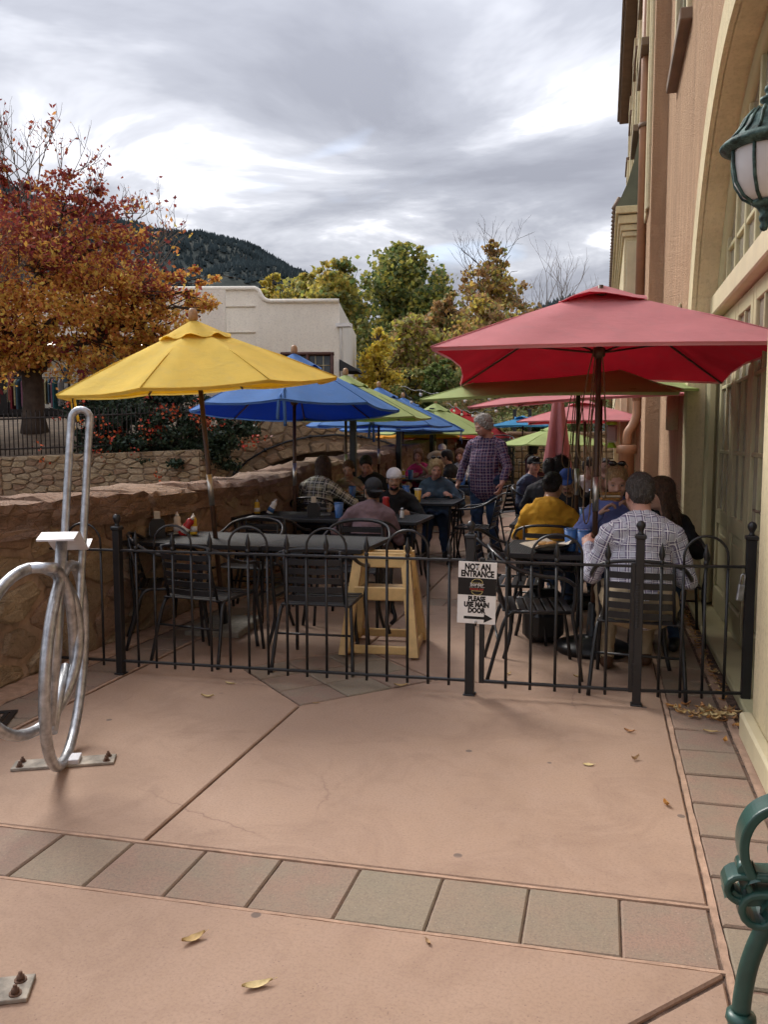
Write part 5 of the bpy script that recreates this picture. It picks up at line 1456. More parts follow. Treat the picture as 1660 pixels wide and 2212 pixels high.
# ------------------------------------------------------------------ umbrellas
def m_fabric(name, c, trans=.42, fade=0.0):
    t = NT(name); v = t.coord('Object')
    n = t.noise(v, 2.2, 4, .6)
    a = t.ramp(n, [(.3, tuple(x * .88 for x in c)), (.7, tuple(min(1, x * 1.06) for x in c))])
    a = t.mix(t.ramp(t.noise(v, 7, 6, .7, .5), [(.5, (0, 0, 0)), (.75, (.22, .22, .22))]), a, tuple(x * .35 + .35 * sum(c) / 3 + .03 for x in c))
    f = t.noise(v, 260, 2, .5); fold = t.noise(t.coord('Object', (1, 1, 2)), 3.2, 3, .5)
    t.bump(t.math('ADD', t.math('MULTIPLY', f, .10), t.math('ADD', fold, t.math('MULTIPLY', t.noise(t.coord('Object', (1, 1, 3)), 9, 4, .6, 1.5), .5))), .42, .022)
    t.lk(a, t.b.inputs['Base Color']); t.b.inputs['Roughness'].default_value = .85; t.b.inputs['Specular IOR Level'].default_value = .15
    tr = t.n('ShaderNodeBsdfTranslucent'); t.lk(a, tr.inputs[0])
    mx = t.n('ShaderNodeMixShader'); mx.inputs[0].default_value = trans
    t.lk(t.b.outputs[0], mx.inputs[1]); t.lk(tr.outputs[0], mx.inputs[2]); t.lk(mx.outputs[0], t.out.inputs[0])
    return t.mat
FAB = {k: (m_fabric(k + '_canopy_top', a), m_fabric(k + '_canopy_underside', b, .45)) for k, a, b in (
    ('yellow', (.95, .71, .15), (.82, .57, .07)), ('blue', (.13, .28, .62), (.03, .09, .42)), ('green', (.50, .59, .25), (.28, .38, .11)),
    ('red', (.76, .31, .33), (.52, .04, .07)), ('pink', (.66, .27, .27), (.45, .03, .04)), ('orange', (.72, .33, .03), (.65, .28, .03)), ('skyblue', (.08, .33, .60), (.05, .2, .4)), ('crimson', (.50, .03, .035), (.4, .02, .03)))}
M_POLE = plain('dark_stained_pole', (.075, .038, .022), .45, var=.3, scale=14, spec=.5)
M_SLEEVE = plain('brushed_aluminium', (.55, .53, .48), .35, metal=.9, var=.1, scale=20)
M_FIN = plain('turned_wood_finial', (.36, .21, .11), .45, var=.25, scale=30, spec=.4)
M_ROPE = plain('old_rope', (.20, .14, .085), .9, var=.3, scale=80, spec=.1)
M_PAVB = plain('concrete_base', (.26, .24, .20), .9, var=.25, scale=20, bump=.5, bscale=60, spec=.2)
def canopy_layers(n, R, z0, z1, a0, sag, scal, off=0.0, nr=6, na=4, r0=.02):
    vs, fs = [], []; nA = n * na
    for i in range(nr + 1):
        f = r0 / R + (1 - r0 / R) * i / nr
        for j in range(nA):
            u = (j % na) / na; A0 = a0 + 2 * PI * (j // na) / n; A1 = A0 + 2 * PI / n
            p = Vector((math.cos(A0), math.sin(A0))) * (1 - u) + Vector((math.cos(A1), math.sin(A1))) * u
            w = math.sin(PI * u)
            p *= f * R * (1 - scal * w * f)
            z = z1 - (z1 - z0) * (f ** 1.08) - sag * w * f * (1 - .35 * f) + (.055 * w * f ** 4 if n == 4 else .012 * w * f ** 6)
            vs.append((p.x, p.y, z + off))
    for i in range(nr):
        for j in range(nA): fs.append((i * nA + j, i * nA + (j + 1) % nA, (i + 1) * nA + (j + 1) % nA, (i + 1) * nA + j))
    return vs, fs
def umbrella(lab, x, y, colr, n=8, R=1.13, zt=2.38, ze=1.86, a0=0.0, lean=(0, 0), base='slab', tilt_=(0, 0), ropes=False, strap=None, fin=True, group='market umbrellas over the tables', z=None, valance=.05):
    g0 = gz(y) if z is None else z
    u = thing('patio_umbrella', lab, 'umbrella', (x, y, g0), 0, group)
    u.rotation_euler = (lean[0], lean[1], 0)
    m = MB(); m.tube([(0, 0, .06), (0, 0, zt + .03)], .019, 10); pole = m.build('pole', M_POLE, u)
    m = MB(); m.tube([(0, 0, 1.0), (0, 0, 1.24)], .0215, 10); m.build('sleeve', M_SLEEVE, pole)
    top, under = FAB[colr]
    hd = bpy.data.objects.new('canopy_frame', None)
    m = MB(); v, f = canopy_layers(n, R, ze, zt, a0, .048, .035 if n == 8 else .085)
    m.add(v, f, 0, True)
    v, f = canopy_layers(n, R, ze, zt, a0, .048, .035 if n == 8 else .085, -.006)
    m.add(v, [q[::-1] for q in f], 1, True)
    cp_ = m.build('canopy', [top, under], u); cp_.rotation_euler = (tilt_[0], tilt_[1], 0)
    hm = MB(); v, f = canopy_layers(n, R, ze, zt, a0, .048, .035 if n == 8 else .085, nr=1, r0=R * .985)
    hm.add(v, f, 0, True); nA = len(v) // 2                       # stitched hem hanging at the edge
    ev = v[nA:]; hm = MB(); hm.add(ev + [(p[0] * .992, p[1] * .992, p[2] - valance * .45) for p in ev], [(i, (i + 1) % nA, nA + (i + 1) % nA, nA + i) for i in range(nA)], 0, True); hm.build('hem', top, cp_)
    vr = R * .235; zz = zt - (zt - ze) * .235
    m = MB(); v, f = canopy_layers(n, vr * 1.12, zz + .012, zt + .045, a0, .0, -.02, 0, 4, 6)
    k = len(v) // 5
    v = [list(p) for p in v]
    for j in range(k): v[4 * k + j][2] += .016 * math.sin(j * 2 * PI / 6 * 1.0) - .004
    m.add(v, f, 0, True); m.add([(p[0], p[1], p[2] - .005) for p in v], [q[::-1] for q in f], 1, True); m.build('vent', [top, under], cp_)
    rn = ze + .10
    for i in range(n):
        A = a0 + 2 * PI * i / n; d = Vector((math.cos(A), math.sin(A), 0))
        m = MB(); m.tube([d * .03 + Vector((0, 0, zt - .03)), d * (R * .985) + Vector((0, 0, ze - .016))], .009, 5); rb = m.build('rib', M_POLE, cp_)
        m = MB(); m.tube([d * (R * .2) + Vector((0, 0, zt - (zt - ze) * .2 + .002)), d * (R * .6) + Vector((0, 0, zt - (zt - ze) * .6 ** 1.08 + .002)), d * R + Vector((0, 0, ze + .002))], .0045, 4); m.build('seam', top, cp_)
        m = MB(); mid = d * R * .50 + Vector((0, 0, zt - (zt - ze) * .5 - .03)); m.tube([d * .035 + Vector((0, 0, rn)), mid], .008, 5); m.build('strut', M_POLE, cp_)
    m = MB(); m.lathe([(.024, rn - .05), (.042, rn - .03), (.042, rn + .02), (.024, rn + .03)], 12); m.lathe([(.024, zt - .06), (.045, zt - .05), (.045, zt - .01), (.024, zt)], 12); m.build('hub', M_POLE, u)
    if fin:
        m = MB(); m.lathe([(.020, zt + .035), (.034, zt + .045), (.036, zt + .075), (.033, zt + .105), (.020, zt + .125), (.0001, zt + .130)], 12); m.build('finial', M_FIN, u)
    if base == 'slab':
        m = MB(); m.box((0, 0, .03), (.46, .46, .055), 0, .008); b_ = m.build('base', M_PAVB, u); m = MB(); m.tube([(0, 0, .05), (0, 0, .34)], .034, 10); m.build('base_tube', M_BLACK, b_)
    elif base == 'disc':
        m = MB(); m.lathe([(.255, 0), (.26, .03), (.25, .055), (.16, .085), (.06, .105), (.045, .12), (.035, .34), (.024, .35)], 28); m.build('base', M_BLACK, u)
    if ropes:
        for (dx, dy, b) in ((.03, -.03, .95), (-.035, -.02, 1.12), (-.02, .04, .8), (-.055, -.035, .7)):
            m = MB(); zt2 = rn + .02
            m.tube(smoothpath([(dx * .6, dy * .6, zt2), (dx * 1.6, dy * 1.5, zt2 - b * .4), (dx * 2.4, dy * 2, zt2 - b), (dx * 1.2, dy, zt2 - b - .05), (dx * .7, dy * .6, zt2 - b * .6)], 5), .005, 5); m.build('rope', M_ROPE, u)
    if strap is not None:
        A = a0 + strap * 2 * PI / n; d = Vector((math.cos(A), math.sin(A), 0)); s_ = Vector((-d.y, d.x, 0))
        m = MB(); e = d * (R * .80) + Vector((0, 0, ze + .125)); o = d * (R * .97) + Vector((0, 0, ze + .015))
        for k in (-1, 1):
            p = [e, (e + o) / 2 + Vector((0, 0, .01)), o + s_ * k * .02, o + d * .01 + s_ * k * .03 + Vector((0, 0, -.10)), o + d * .005 + s_ * k * .035 + Vector((0, 0, -.24 - .03 * k))]
            m.tube(smoothpath(p, 4), .016, 4, flat=(.2, 1)); 
        m.build('tie_strap', top, cp_)
    return u
umbrella('yellow market umbrella over the empty table by the wall', -2.86, 5.80, 'yellow', 8, 1.06, 2.36, 1.905, R_(7), (R_(4.2), R_(-3.0)), strap=4)
umbrella('blue market umbrella next behind the yellow one', -3.14, 8.05, 'blue', 8, 1.12, 2.36, 1.80, R_(15), (R_(-3.5), R_(-1)), strap=6)
umbrella('lime green market umbrella third in the left row', -3.25, 10.2, 'green', 8, 1.13, 2.23, 1.72, R_(20), strap=None)
umbrella('blue market umbrella fourth in the left row', -3.38, 12.3, 'blue', 8, 1.15, 2.15, 1.60, R_(10), strap=6)
umbrella('blue market umbrella fifth in the left row', -3.55, 14.6, 'blue', 8, 1.2, 2.05, 1.50, R_(30), strap=7)
umbrella('lime green umbrella sixth in the left row near the standing man', -3.35, 16.6, 'green', 8, 1.2, 1.98, 1.40, R_(15))
umbrella('orange umbrella glimpsed under the far blue ones', -3.9, 18.0, 'orange', 8, 1.1, 1.60, 1.30, R_(5), fin=False)
umbrella('red umbrella at the far end of the left row', -3.35, 19.0, 'crimson', 8, 1.35, 1.93, 1.26, R_(10))
umbrella('near red square umbrella over the plaid shirt man', -.04, 5.90, 'red', 4, 1.50, 2.53, 2.01, R_(45 + 5), (R_(-.5), 0), 'disc', (R_(-1.5), 0), True, fin=False, group='square umbrellas along the building')
umbrella('pale green square umbrella second along the building', -.22, 7.55, 'green', 4, 1.45, 2.24, 1.90, R_(45 - 13), (0, 0), 'disc', (R_(3.4), R_(-1.0)), True, group='square umbrellas along the building')
umbrella('red square umbrella third along the building', -.03, 9.7, 'red', 4, 1.60, 2.16, 1.90, R_(45 - 8), (0, 0), 'disc', (R_(2.5), R_(-3.0)), True, fin=False, group='square umbrellas along the building')
umbrella('far red square umbrella beyond the folded one', -.30, 14.4, 'red', 4, 1.5, 1.96, 1.62, R_(45), (0, 0), 'disc', fin=False, group='square umbrellas along the building')
umbrella('small sky blue umbrella at the far end of the patio', -1.75, 18.6, 'skyblue', 4, .95, 1.72, 1.52, R_(45), (0, 0), 'disc', fin=False, group='square umbrellas along the building')
umbrella('lime green umbrella low behind the folded pink one', -.95, 16.8, 'green', 8, 1.1, 1.52, 1.18, R_(20), (0, 0), 'disc', fin=False, group='square umbrellas along the building')
# the folded one
fu = thing('folded_umbrella', 'folded pink umbrella hanging closed around its pole', 'umbrella', (-.60, 11.35, gz(11.35)))
m = MB(); m.tube([(0, 0, .05), (0, 0, 2.3)], .019, 8); m.build('pole', M_POLE, fu)
m = MB(); na = 40; vs = []; fs = []
for i in range(9):
    t_ = i / 8; z = 2.25 - 1.22 * t_
    for j in range(na):
        a = 2 * PI * j / na; k = abs(math.sin(a * 2)) ; rr_ = (.05 + .17 * t_ ** .9) * (.62 + .38 * math.sin(a * 5 + .8 * t_) * (.3 + .7 * t_))
        zz = z - .16 * (t_ ** 3) * math.sin(a * 2 + .6) 
        vs.append((rr_ * math.cos(a), rr_ * math.sin(a), zz))
for i in range(8):
    for j in range(na): fs.append((i * na + j, i * na + (j + 1) % na, (i + 1) * na + (j + 1) % na, (i + 1) * na + j))
m.add(vs, fs, 0, True); m.add([(x * .93, y * .93, z - .02) for x, y, z in vs], [q[::-1] for q in fs], 1, True); m.build('folded_canopy', [FAB['pink'][0], FAB['pink'][1]], fu)
m = MB(); m.lathe([(.24, 0), (.25, .03), (.15, .07), (.04, .1), (.03, .3)], 20); m.build('base', M_BLACK, fu)
# posts and string lights along the wall
for k, (x, y, h) in enumerate(((-3.38, 10.95, 1.98), (-3.38, 13.6, 2.0), (-3.38, 16.4, 1.9), (-3.38, 17.9, 1.85), (-2.1, 20.2, 1.9), (-1.75, 20.4, 1.9))):
    t_ = thing('light_post', ('slim black post behind the third umbrella', 'slim black post between the blue umbrellas', 'slim black post under the far green umbrella', 'slim black post nearest the stacked chairs', 'left black post at the far garden wall', 'right black post at the far garden wall')[k], 'post', (x, y, gz(y)), 0, 'black string light posts')
    m = MB(); m.box((0, 0, h / 2), (.085, .085, h), 0, .006); m.build('shaft', M_BLACK, t_); m = MB(); m.box((0, 0, h + .01), (.10, .10, .02), 0, .005); m.build('cap', M_BLACK, t_)
M_BULB = plain('clear_bulb', (.60, .57, .52), .15, var=.05, spec=.6)
def string_light(lab, a, b, sag, n):
    a, b = Vector(a), Vector(b); t_ = thing('string_lights', lab, 'string lights', a, 0, 'strings of bulbs over the tables'); d = b - a
    P = [d * (i / 24) + Vector((0, 0, -sag * math.sin(PI * i / 24) + .02 * math.sin(i * 1.9))) for i in range(25)]
    m = MB(); m.tube(P, .007, 5); m.build('cable', M_BLACK, t_)
    for i in range(1, n + 1):
        p = P[int(24 * i / (n + 1))]
        m = MB(); m.lathe([(.016, .0), (.018, -.05)], 8, 0, Matrix.Translation(p)); s = m.build('socket', M_BLACK, t_)
        m = MB(); m.ball((p.x, p.y, p.z - .075), .030, 8); m.build('bulb', M_BULB, s)
string_light('string of bulbs from the blue umbrellas across to the red canopy', (-3.35, 13.6, 2.40), (-.8, 11.6, 2.33), .18, 5)
string_light('string of bulbs running along the left umbrellas', (-3.35, 13.6, 2.38), (-3.3, 18.2, 2.2), .25, 5)
string_light('string of bulbs crossing above the standing man', (-3.35, 17.9, 2.30), (-1.2, 13.0, 2.24), .25, 6)
# ------------------------------------------------------------------ bicycle shaped rack
BU = Vector((.43, -.90, 0)).normalized(); BV = Vector((BU.y * -1, BU.x, 0))        # along the rack towards the viewer; to its right
rack = thing('bicycle_rack', 'galvanised tube bike rack shaped like a chopper bicycle', 'bike rack', (-2.384, 3.16, 0))
def rk(u, z, v=0.0): return BU * u + BV * (v + .05 * z) + Vector((0, 0, z))
m = MB(); m.tube([rk(.455 * math.cos(2 * PI * i / 40), .475 + .452 * math.sin(2 * PI * i / 40)) for i in range(40)], .024, 10, closed=True); m.build('rear_wheel', M_STEEL, rack)
SB = []
top_u, hub_u = -.30, .0
for s in (1, -1): pass
lft = [rk(hub_u, .45, -.042), rk(-.05, .70, -.042), rk(-.13, 1.10, -.042), rk(-.22, 1.56, -.042)]
bend = [rk(-.235, 1.60 + .042 * math.sin(PI * k / 8), -.042 * math.cos(PI * k / 8)) for k in range(9)]
rgt = [rk(-.22, 1.56, .042), rk(-.13, 1.10, .042), rk(-.05, .70, .042), rk(hub_u, .45, .042)]
m = MB(); m.tube(smoothpath(lft, 4)[:-1] + bend + smoothpath(rgt, 4)[1:], .0175, 10); m.build('sissy_bar', M_STEEL, rack)
m = MB(); m.tube([rk(.16, 1.065), rk(.34, .30)], .024, 10); m.build('seat_tube', M_STEEL, rack)
m = MB(); m.tube([rk(.02, .47), rk(.16, .36), rk(.28, .25)], .021, 10); m.build('chain_stay', M_STEEL, rack)
WC = Vector((-2.282, 2.842, .625)) - Vector((-2.384, 3.16, 0))               # the raised, steered front wheel
SW = Matrix.Rotation(R_(-22), 3, 'Z') @ BU
m = MB(); m.tube([WC + SW * (.345 * math.cos(2 * PI * i / 40)) + Vector((0, 0, .345 * math.sin(2 * PI * i / 40))) for i in range(40)], .024, 10, closed=True); m.build('front_wheel', M_STEEL, rack)
m = MB(); m.tube(smoothpath([rk(-.02, .46, .03), rk(.04, .66, .03), rk(.12, .84, .02), rk(.24, .945, .0), rk(.33, .97, -.01), WC + Vector((0, 0, .345))], 5), .022, 10); m.build('top_tube', M_STEEL, rack)
# bent plate saddle
pts = [(.30, 1.085), (.20, 1.105), (.155, 1.10), (.05, 1.045), (-.06, 1.00), (-.09, 1.005), (-.17, 1.03)]
vs = []; fs = []
for (u, z) in pts:
    for v in (-.075, .075):
        vs += [tuple(rk(u, z, v)), tuple(rk(u, z - .008, v))]
for i in range(len(pts) - 1):
    a = 4 * i; b = a + 4
    fs += [(a, a + 2, b + 2, b), (a + 1, b + 1, b + 3, a + 3), (a, b, b + 1, a + 1), (a + 2, a + 3, b + 3, b + 2)]
fs += [(0, 1, 3, 2), (len(vs) - 4, len(vs) - 2, len(vs) - 1, len(vs) - 3)]
m = MB(); m.add(vs, fs); m.build('saddle', M_LEADW, rack)
M_RACKM = Matrix(((BU.x, BV.x, 0, 0), (BU.y, BV.y, 0, 0), (0, 0, 1, 0), (0, 0, 0, 1)))
rack2 = thing('bicycle_rack', 'corner of a second bike rack base plate at the lower left', 'bike rack', Vector((-2.384, 3.16, 0)) + BU * 1.63)
m = MB(); m.tube([rk(.25 * math.cos(2 * PI * i / 32), .272 + .25 * math.sin(2 * PI * i / 32)) for i in range(32)], .022, 10, closed=True); m.build('wheel_ring', M_STEEL, rack2)
m = MB(); m.tube(smoothpath([rk(.0, .52), rk(.15, .62), rk(.35, .60), rk(.55, .42), rk(.62, .02)], 4), .022, 10); m.build('frame_tube', M_STEEL, rack2)
for uc, rack in ((0.0, rack), (0.0, rack2)):
    m = MB(); m.box((uc, -.0, .007), (.105, .45, .012), 0, .002, M_RACKM); pl_ = m.build('base_plate', M_RUST, rack)
    m = MB(); m.box((uc, .045, .022), (.09, .05, .022), 0, .003, M_RACKM); m.build('foot_block', M_LEADW, pl_)
    for su in (-1, 1):
        for sv in (-1, 1):
            m = MB(); T_ = M_RACKM @ Matrix.Translation((uc + su * .028, sv * .19, .013))
            m.lathe([(.017, 0), (.017, .003)], 12, 0, T_); m.lathe([(.011, .003), (.011, .014), (.006, .0145), (.006, .024), (.0001, .025)], 6, 0, T_); m.build('bolt', M_RBOLT, pl_)

# ------------------------------------------------------------------ green cast iron bench
M_GREEN = plain('dark_green_cast_iron', (.018, .062, .050), .36, var=.25, scale=12, bump=.06, bscale=90, spec=.6)
bench = thing('park_bench', 'dark green cast iron bench end at the right edge', 'bench', (.40, 2.02, 0), 0)
def strip(pts, w, th, name):
    """flat bar bent in the x-z plane, w wide along y"""
    P = [Vector((p[0], 0, p[1])) for p in pts]; vs = []; fs = []; n = len(P)
    for i in range(n):
        t = (P[min(i + 1, n - 1)] - P[max(i - 1, 0)]).normalized(); nn = Vector((-t.z, 0, t.x))
        tt = th if not isinstance(th, (list, tuple)) else th[0] + (th[1] - th[0]) * i / (n - 1)
        for (a, b) in ((-1, -1), (1, -1), (1, 1), (-1, 1)):
            q = P[i] + nn * tt / 2 * b; vs.append((q.x, a * w / 2, q.z))
    for i in range(n - 1): fs += [(4 * i + a, 4 * i + (a + 1) % 4, 4 * i + 4 + (a + 1) % 4, 4 * i + 4 + a) for a in range(4)]
    fs += [(0, 1, 2, 3), (4 * n - 4, 4 * n - 3, 4 * n - 2, 4 * n - 1)]
    m = MB(); m.add(vs, fs, 0, False); me = m.mesh(name, M_GREEN)
    o = link(name, me, bench); md = o.modifiers.new('edge', 'BEVEL'); md.width = .006; md.segments = 2; md.limit_method = 'ANGLE'; return o
def sp2(pts, n=5): return [(p.x, p.z) for p in smoothpath([(a, 0, b) for a, b in pts], n)]
strip(sp2([(-.035, .47), (-.055, .52), (-.055, .575), (-.030, .625), (.02, .655), (.09, .665), (.2, .66), (.33, .655)], 7), .072, .022, 'arm_rest')
spi = [(.03 + (.040 - .026 * k / 22) * math.cos(PI * .5 - k * .36), .535 + (.040 - .026 * k / 22) * math.sin(PI * .5 - k * .36)) for k in range(23)]
strip(spi[::-1] + sp2([(.03, .575), (.08, .56), (.14, .545), (.22, .60)])[1:], .034, .012, 'arm_scroll')
strip(sp2([(-.03, .475), (.03, .478), (.10, .50), (.20, .535), (.32, .56)]), .050, .024, 'arm_brace')
m = MB(); m.tube([(-.052, -.026, .487), (-.052, .026, .487)], .018, 12); m.build('arm_curl', M_GREEN, bench)
def curl(cx, cz, r, tail, w, th, name):
    P = [(cx + (r - .45 * r * k / 14) * math.cos(PI * .5 + k * .42), cz + (r - .45 * r * k / 14) * math.sin(PI * .5 + k * .42)) for k in range(15)][::-1]
    return strip(P + sp2([(cx, cz + r)] + tail, 5)[1:], w, th, name)
curl(-.062, .440, .034, [(.02, .482), (.09, .505)], .070, .016, 'seat_curl')
curl(-.020, .395, .044, [(.05, .446), (.14, .455), (.3, .44)], .085, .018, 'seat_band')
curl(.045, .372, .040, [(.12, .418), (.22, .42), (.34, .41)], .085, .018, 'seat_band')
strip(sp2([(-.085, .43), (-.06, .415), (.0, .425), (.07, .44), (.2, .42), (.36, .40)]), .055, .028, 'seat_rail')
for k in range(3):
    m = MB(); x = .07 + k * .085
    m.tube(smoothpath([(x + .02, -.05, .38 - .012 * k), (x, -.08, .40 - .012 * k), (x, -.5, .41 - .012 * k), (x, -1.35, .41 - .012 * k)], 3), .034, 10, flat=(1, .7)); m.build('seat_slat', M_GREEN, bench)
m = MB(); m.tube(smoothpath([(.03, 0, .385), (-.005, 0, .33), (-.030, 0, .25), (-.042, 0, .17), (-.045, 0, .12)], 5), [.026] * 3 + [.022] * 18, 10, flat=(1, .75)); m.build('leg', M_GREEN, bench)
m = MB(); m.ball((.02, 0, .375), .034, 12); m.build('leg_collar', M_GREEN, bench)
m = MB(); m.lathe([(.02, .12), (.034, .115), (.036, .10), (.026, .09), (.033, .07), (.033, .05), (.026, .04), (.045, .02), (.048, 0)], 14, 0, Matrix.Translation((-.045, 0, 0))); m.build('foot', M_GREEN, bench)
m = MB(); m.tube(smoothpath([(.34, 0, .40), (.36, 0, .2), (.40, 0, 0)], 4), .024, 8); m.build('leg', M_GREEN, bench)
m = MB(); m.tube(smoothpath([(.34, 0, .40), (.345, 0, .65), (.34, 0, .9)], 4), .022, 8); m.build('back_post', M_GREEN, bench)
for o in list(bench.children): pass

# ------------------------------------------------------------------ wall lanterns
def m_verdigris():
    t = NT('verdigris_metal'); v = t.coord('Object')
    n = t.noise(v, 26, 6, .7); a = t.ramp(n, [(.36, (.012, .018, .018)), (.5, (.045, .085, .078)), (.68, (.12, .20, .18))])
    t.bump(t.noise(v, 60, 5, .7), .5, .006); return t.fin(a, .6, .3, .4)
M_VERD = m_verdigris()
def m_frost():
    t = NT('frosted_glass'); v = t.coord('Object')
    a = t.ramp(t.noise(v, 4, 3), [(.3, (.56, .55, .56)), (.7, (.64, .63, .63))])
    return t.fin(a, .25, spec=.5)
M_FROST = m_frost()
def make_lantern():
    l = thing('wall_lantern', 'x', 'lantern')
    m = MB(); m.lathe([(.0001, -.235), (.012, -.23), (.018, -.215), (.012, -.20), (.02, -.19), (.022, -.175), (.016, -.165), (.03, -.14), (.05, -.125), (.055, -.115)], 16); m.build('bottom_finial', M_VERD, l)
    m = MB(); m.lathe([(.045, -.115), (.085, -.09), (.118, -.035), (.130, .03), (.134, .09), (.134, .105)], 28); m.build('globe', M_FROST, l)
    for k in range(8):
        a = 2 * PI * (k + .35) / 8; d = Vector((math.cos(a), math.sin(a), 0)); m = MB()
        m.tube([d * r_ + Vector((0, 0, z)) for r_, z in ((.050, -.118), (.09, -.09), (.123, -.035), (.136, .03), (.140, .10))], .0075, 5); m.build('rib', M_VERD, l)
    m = MB(); m.lathe([(.150, .085), (.178, .098), (.182, .108), (.168, .122), (.135, .140), (.105, .175), (.085, .215), (.055, .245), (.022, .258), (.018, .268), (.034, .280), (.034, .292), (.012, .302), (.012, .312), (.020, .322), (.016, .336), (.0001, .348)], 32)
    hd_ = m.build('hood', M_VERD, l)
    for k in range(16):
        a = 2 * PI * k / 16; d = Vector((math.cos(a), math.sin(a), 0)); m = MB(); m.tube([d * .137 + Vector((0, 0, .142)), d * .108 + Vector((0, 0, .177)), d * .088 + Vector((0, 0, .216)), d * .058 + Vector((0, 0, .247))], .006, 4); m.build('hood_rib', M_VERD, hd_)
    m = MB(); m.tube(smoothpath([(.0, 0, -.17), (.06, 0, -.235), (.13, 0, -.20), (.17, 0, -.10)], 5), .014, 8); m.box((.175, 0, -.08), (.018, .12, .34), 0, .006); m.build('bracket', M_VERD, l)
    return l
lan = make_lantern()
lan.scale = (.93, .93, .93)
place(lan, USED, (.575, 3.46, 2.51), 0, 'green patinated globe lantern on the wall at the top right', 'wall lanterns of the stucco building')
place(lan, USED, (.56, 9.10, 2.30), 0, 'second green lantern rising behind the near red umbrella', 'wall lanterns of the stucco building')
bk_ = MB(); bk_.box((.735, 9.10, 2.25), (.04, .20, 1.3), 0, .02); bk_.lathe([(.10, -.65), (.10, -.3)], 12, 0, Matrix.Translation((.735, 9.10, 2.25))); wb(bk_, 'lantern_backplate', M_CREAM, bld)
bk_ = MB(); bk_.box((.748, 3.50, 2.46), (.03, .14, .5), 0, .012); wb(bk_, 'lantern_backplate', M_CREAM, bld)
# fly trap hanging by the bay
M_PLAST = plain('clear_plastic_jar', (.45, .46, .46), .2, var=.1, spec=.5); M_NEON = plain('lime_plastic', (.35, .75, .06), .4, var=.05, spec=.4)
ft = thing('fly_trap', 'clear fly trap jar with lime green lid hanging by the bay', 'fly trap', (.14, 14.5, 1.72))
m = MB(); m.box((0, 0, -.12), (.18, .18, .30), 0, .03); m.build('jar', M_PLAST, ft); m = MB(); m.lathe([(.09, .03), (.09, .08), (.05, .10), (.04, .14)], 12); m.build('lid', M_NEON, ft)
m = MB(); m.lathe([(.09, -.36), (.07, -.32), (.01, -.2)], 12); m.build('funnel', M_NEON, ft); m = MB(); m.tube([(0, 0, .14), (.05, .1, .45), (.15, .4, .7)], .006, 5); m.build('hanger', M_BLACK, ft)
# far iron railing
fr2 = thing('far_railing', 'thin black railing panel at the far end near the maroon dressed person', 'railing', (-1.75, 17.9, gz(17.9)))
for z in (.08, .75):
    m = MB(); m.tube([(0, 0, z), (1.3, .1, z)], .012, 5); m.build('rail', M_BLACK, fr2)
for k in range(10): link('picket', PK1, fr2, (k * 1.3 / 9, k * .1 / 9, 0))
m = MB(); m.tube([(.1 + .35 - .35 * math.cos(PI * k / 12), .04, .75 + .28 * math.sin(PI * k / 12)) for k in range(13)], .011, 5); m.build('hoop', M_BLACK, fr2)

# ------------------------------------------------------------------ things on the tables
M_BLUEP = plain('blue_plastic_tumbler', (.05, .14, .36), .25, var=.2, scale=18, spec=.5)
M_KETCH = plain('red_squeeze_bottle', (.45, .02, .02), .35, var=.1, spec=.5); M_MUST = plain('yellow_mustard_bottle', (.70, .45, .04), .4, var=.1, spec=.4)
M_PAPER = plain('crumpled_paper', (.62, .55, .44), .8, var=.2, scale=18, bump=.5, bscale=30, spec=.2); M_FOOD = plain('fried_food', (.38, .20, .06), .7, var=.4, scale=30, bump=.5, bscale=60, spec=.3)
M_BEER = plain('pale_beer', (.60, .36, .05), .12, var=.1, spec=.6); M_FOAM = plain('white_foam_cup', (.75, .74, .72), .6, var=.05, spec=.3)
def tz(y): return gz(y) + .7375
def tumbler(lab, x, y, h=.155):
    c = thing('tumbler', lab, 'cup', (x, y, tz(y)), 0, 'blue plastic tumblers'); m = MB()
    m.lathe([(.034, 0), (.035, .004), (.045, h), (.042, h), (.033, .012), (.0001, .012)], 20); m.build('cup', M_BLUEP, c)
    m = MB(); m.lathe([(.0445, h * .93), (.0465, h * .95), (.0465, h)], 20); m.build('rim', M_BLUEP, c); return c
for lab, x, y in (('blue tumbler next to the grey cap man', -2.47, 7.52), ('left blue tumbler beside the plaid shirt man hand', -.20, 5.72), ('right blue tumbler beside the plaid shirt man hand', -.11, 5.66), ('blue tumbler in front of the woman in tan', -2.93, 9.45), ('blue tumbler in front of the dark haired man', -2.52, 9.75),
                  ('blue tumbler left of the beer glass', -2.25, 9.15), ('taller blue tumbler behind the white foam cup', -2.30, 9.62), ('blue tumbler in front of the woman in pink', -2.95, 12.65)): tumbler(lab, x, y)
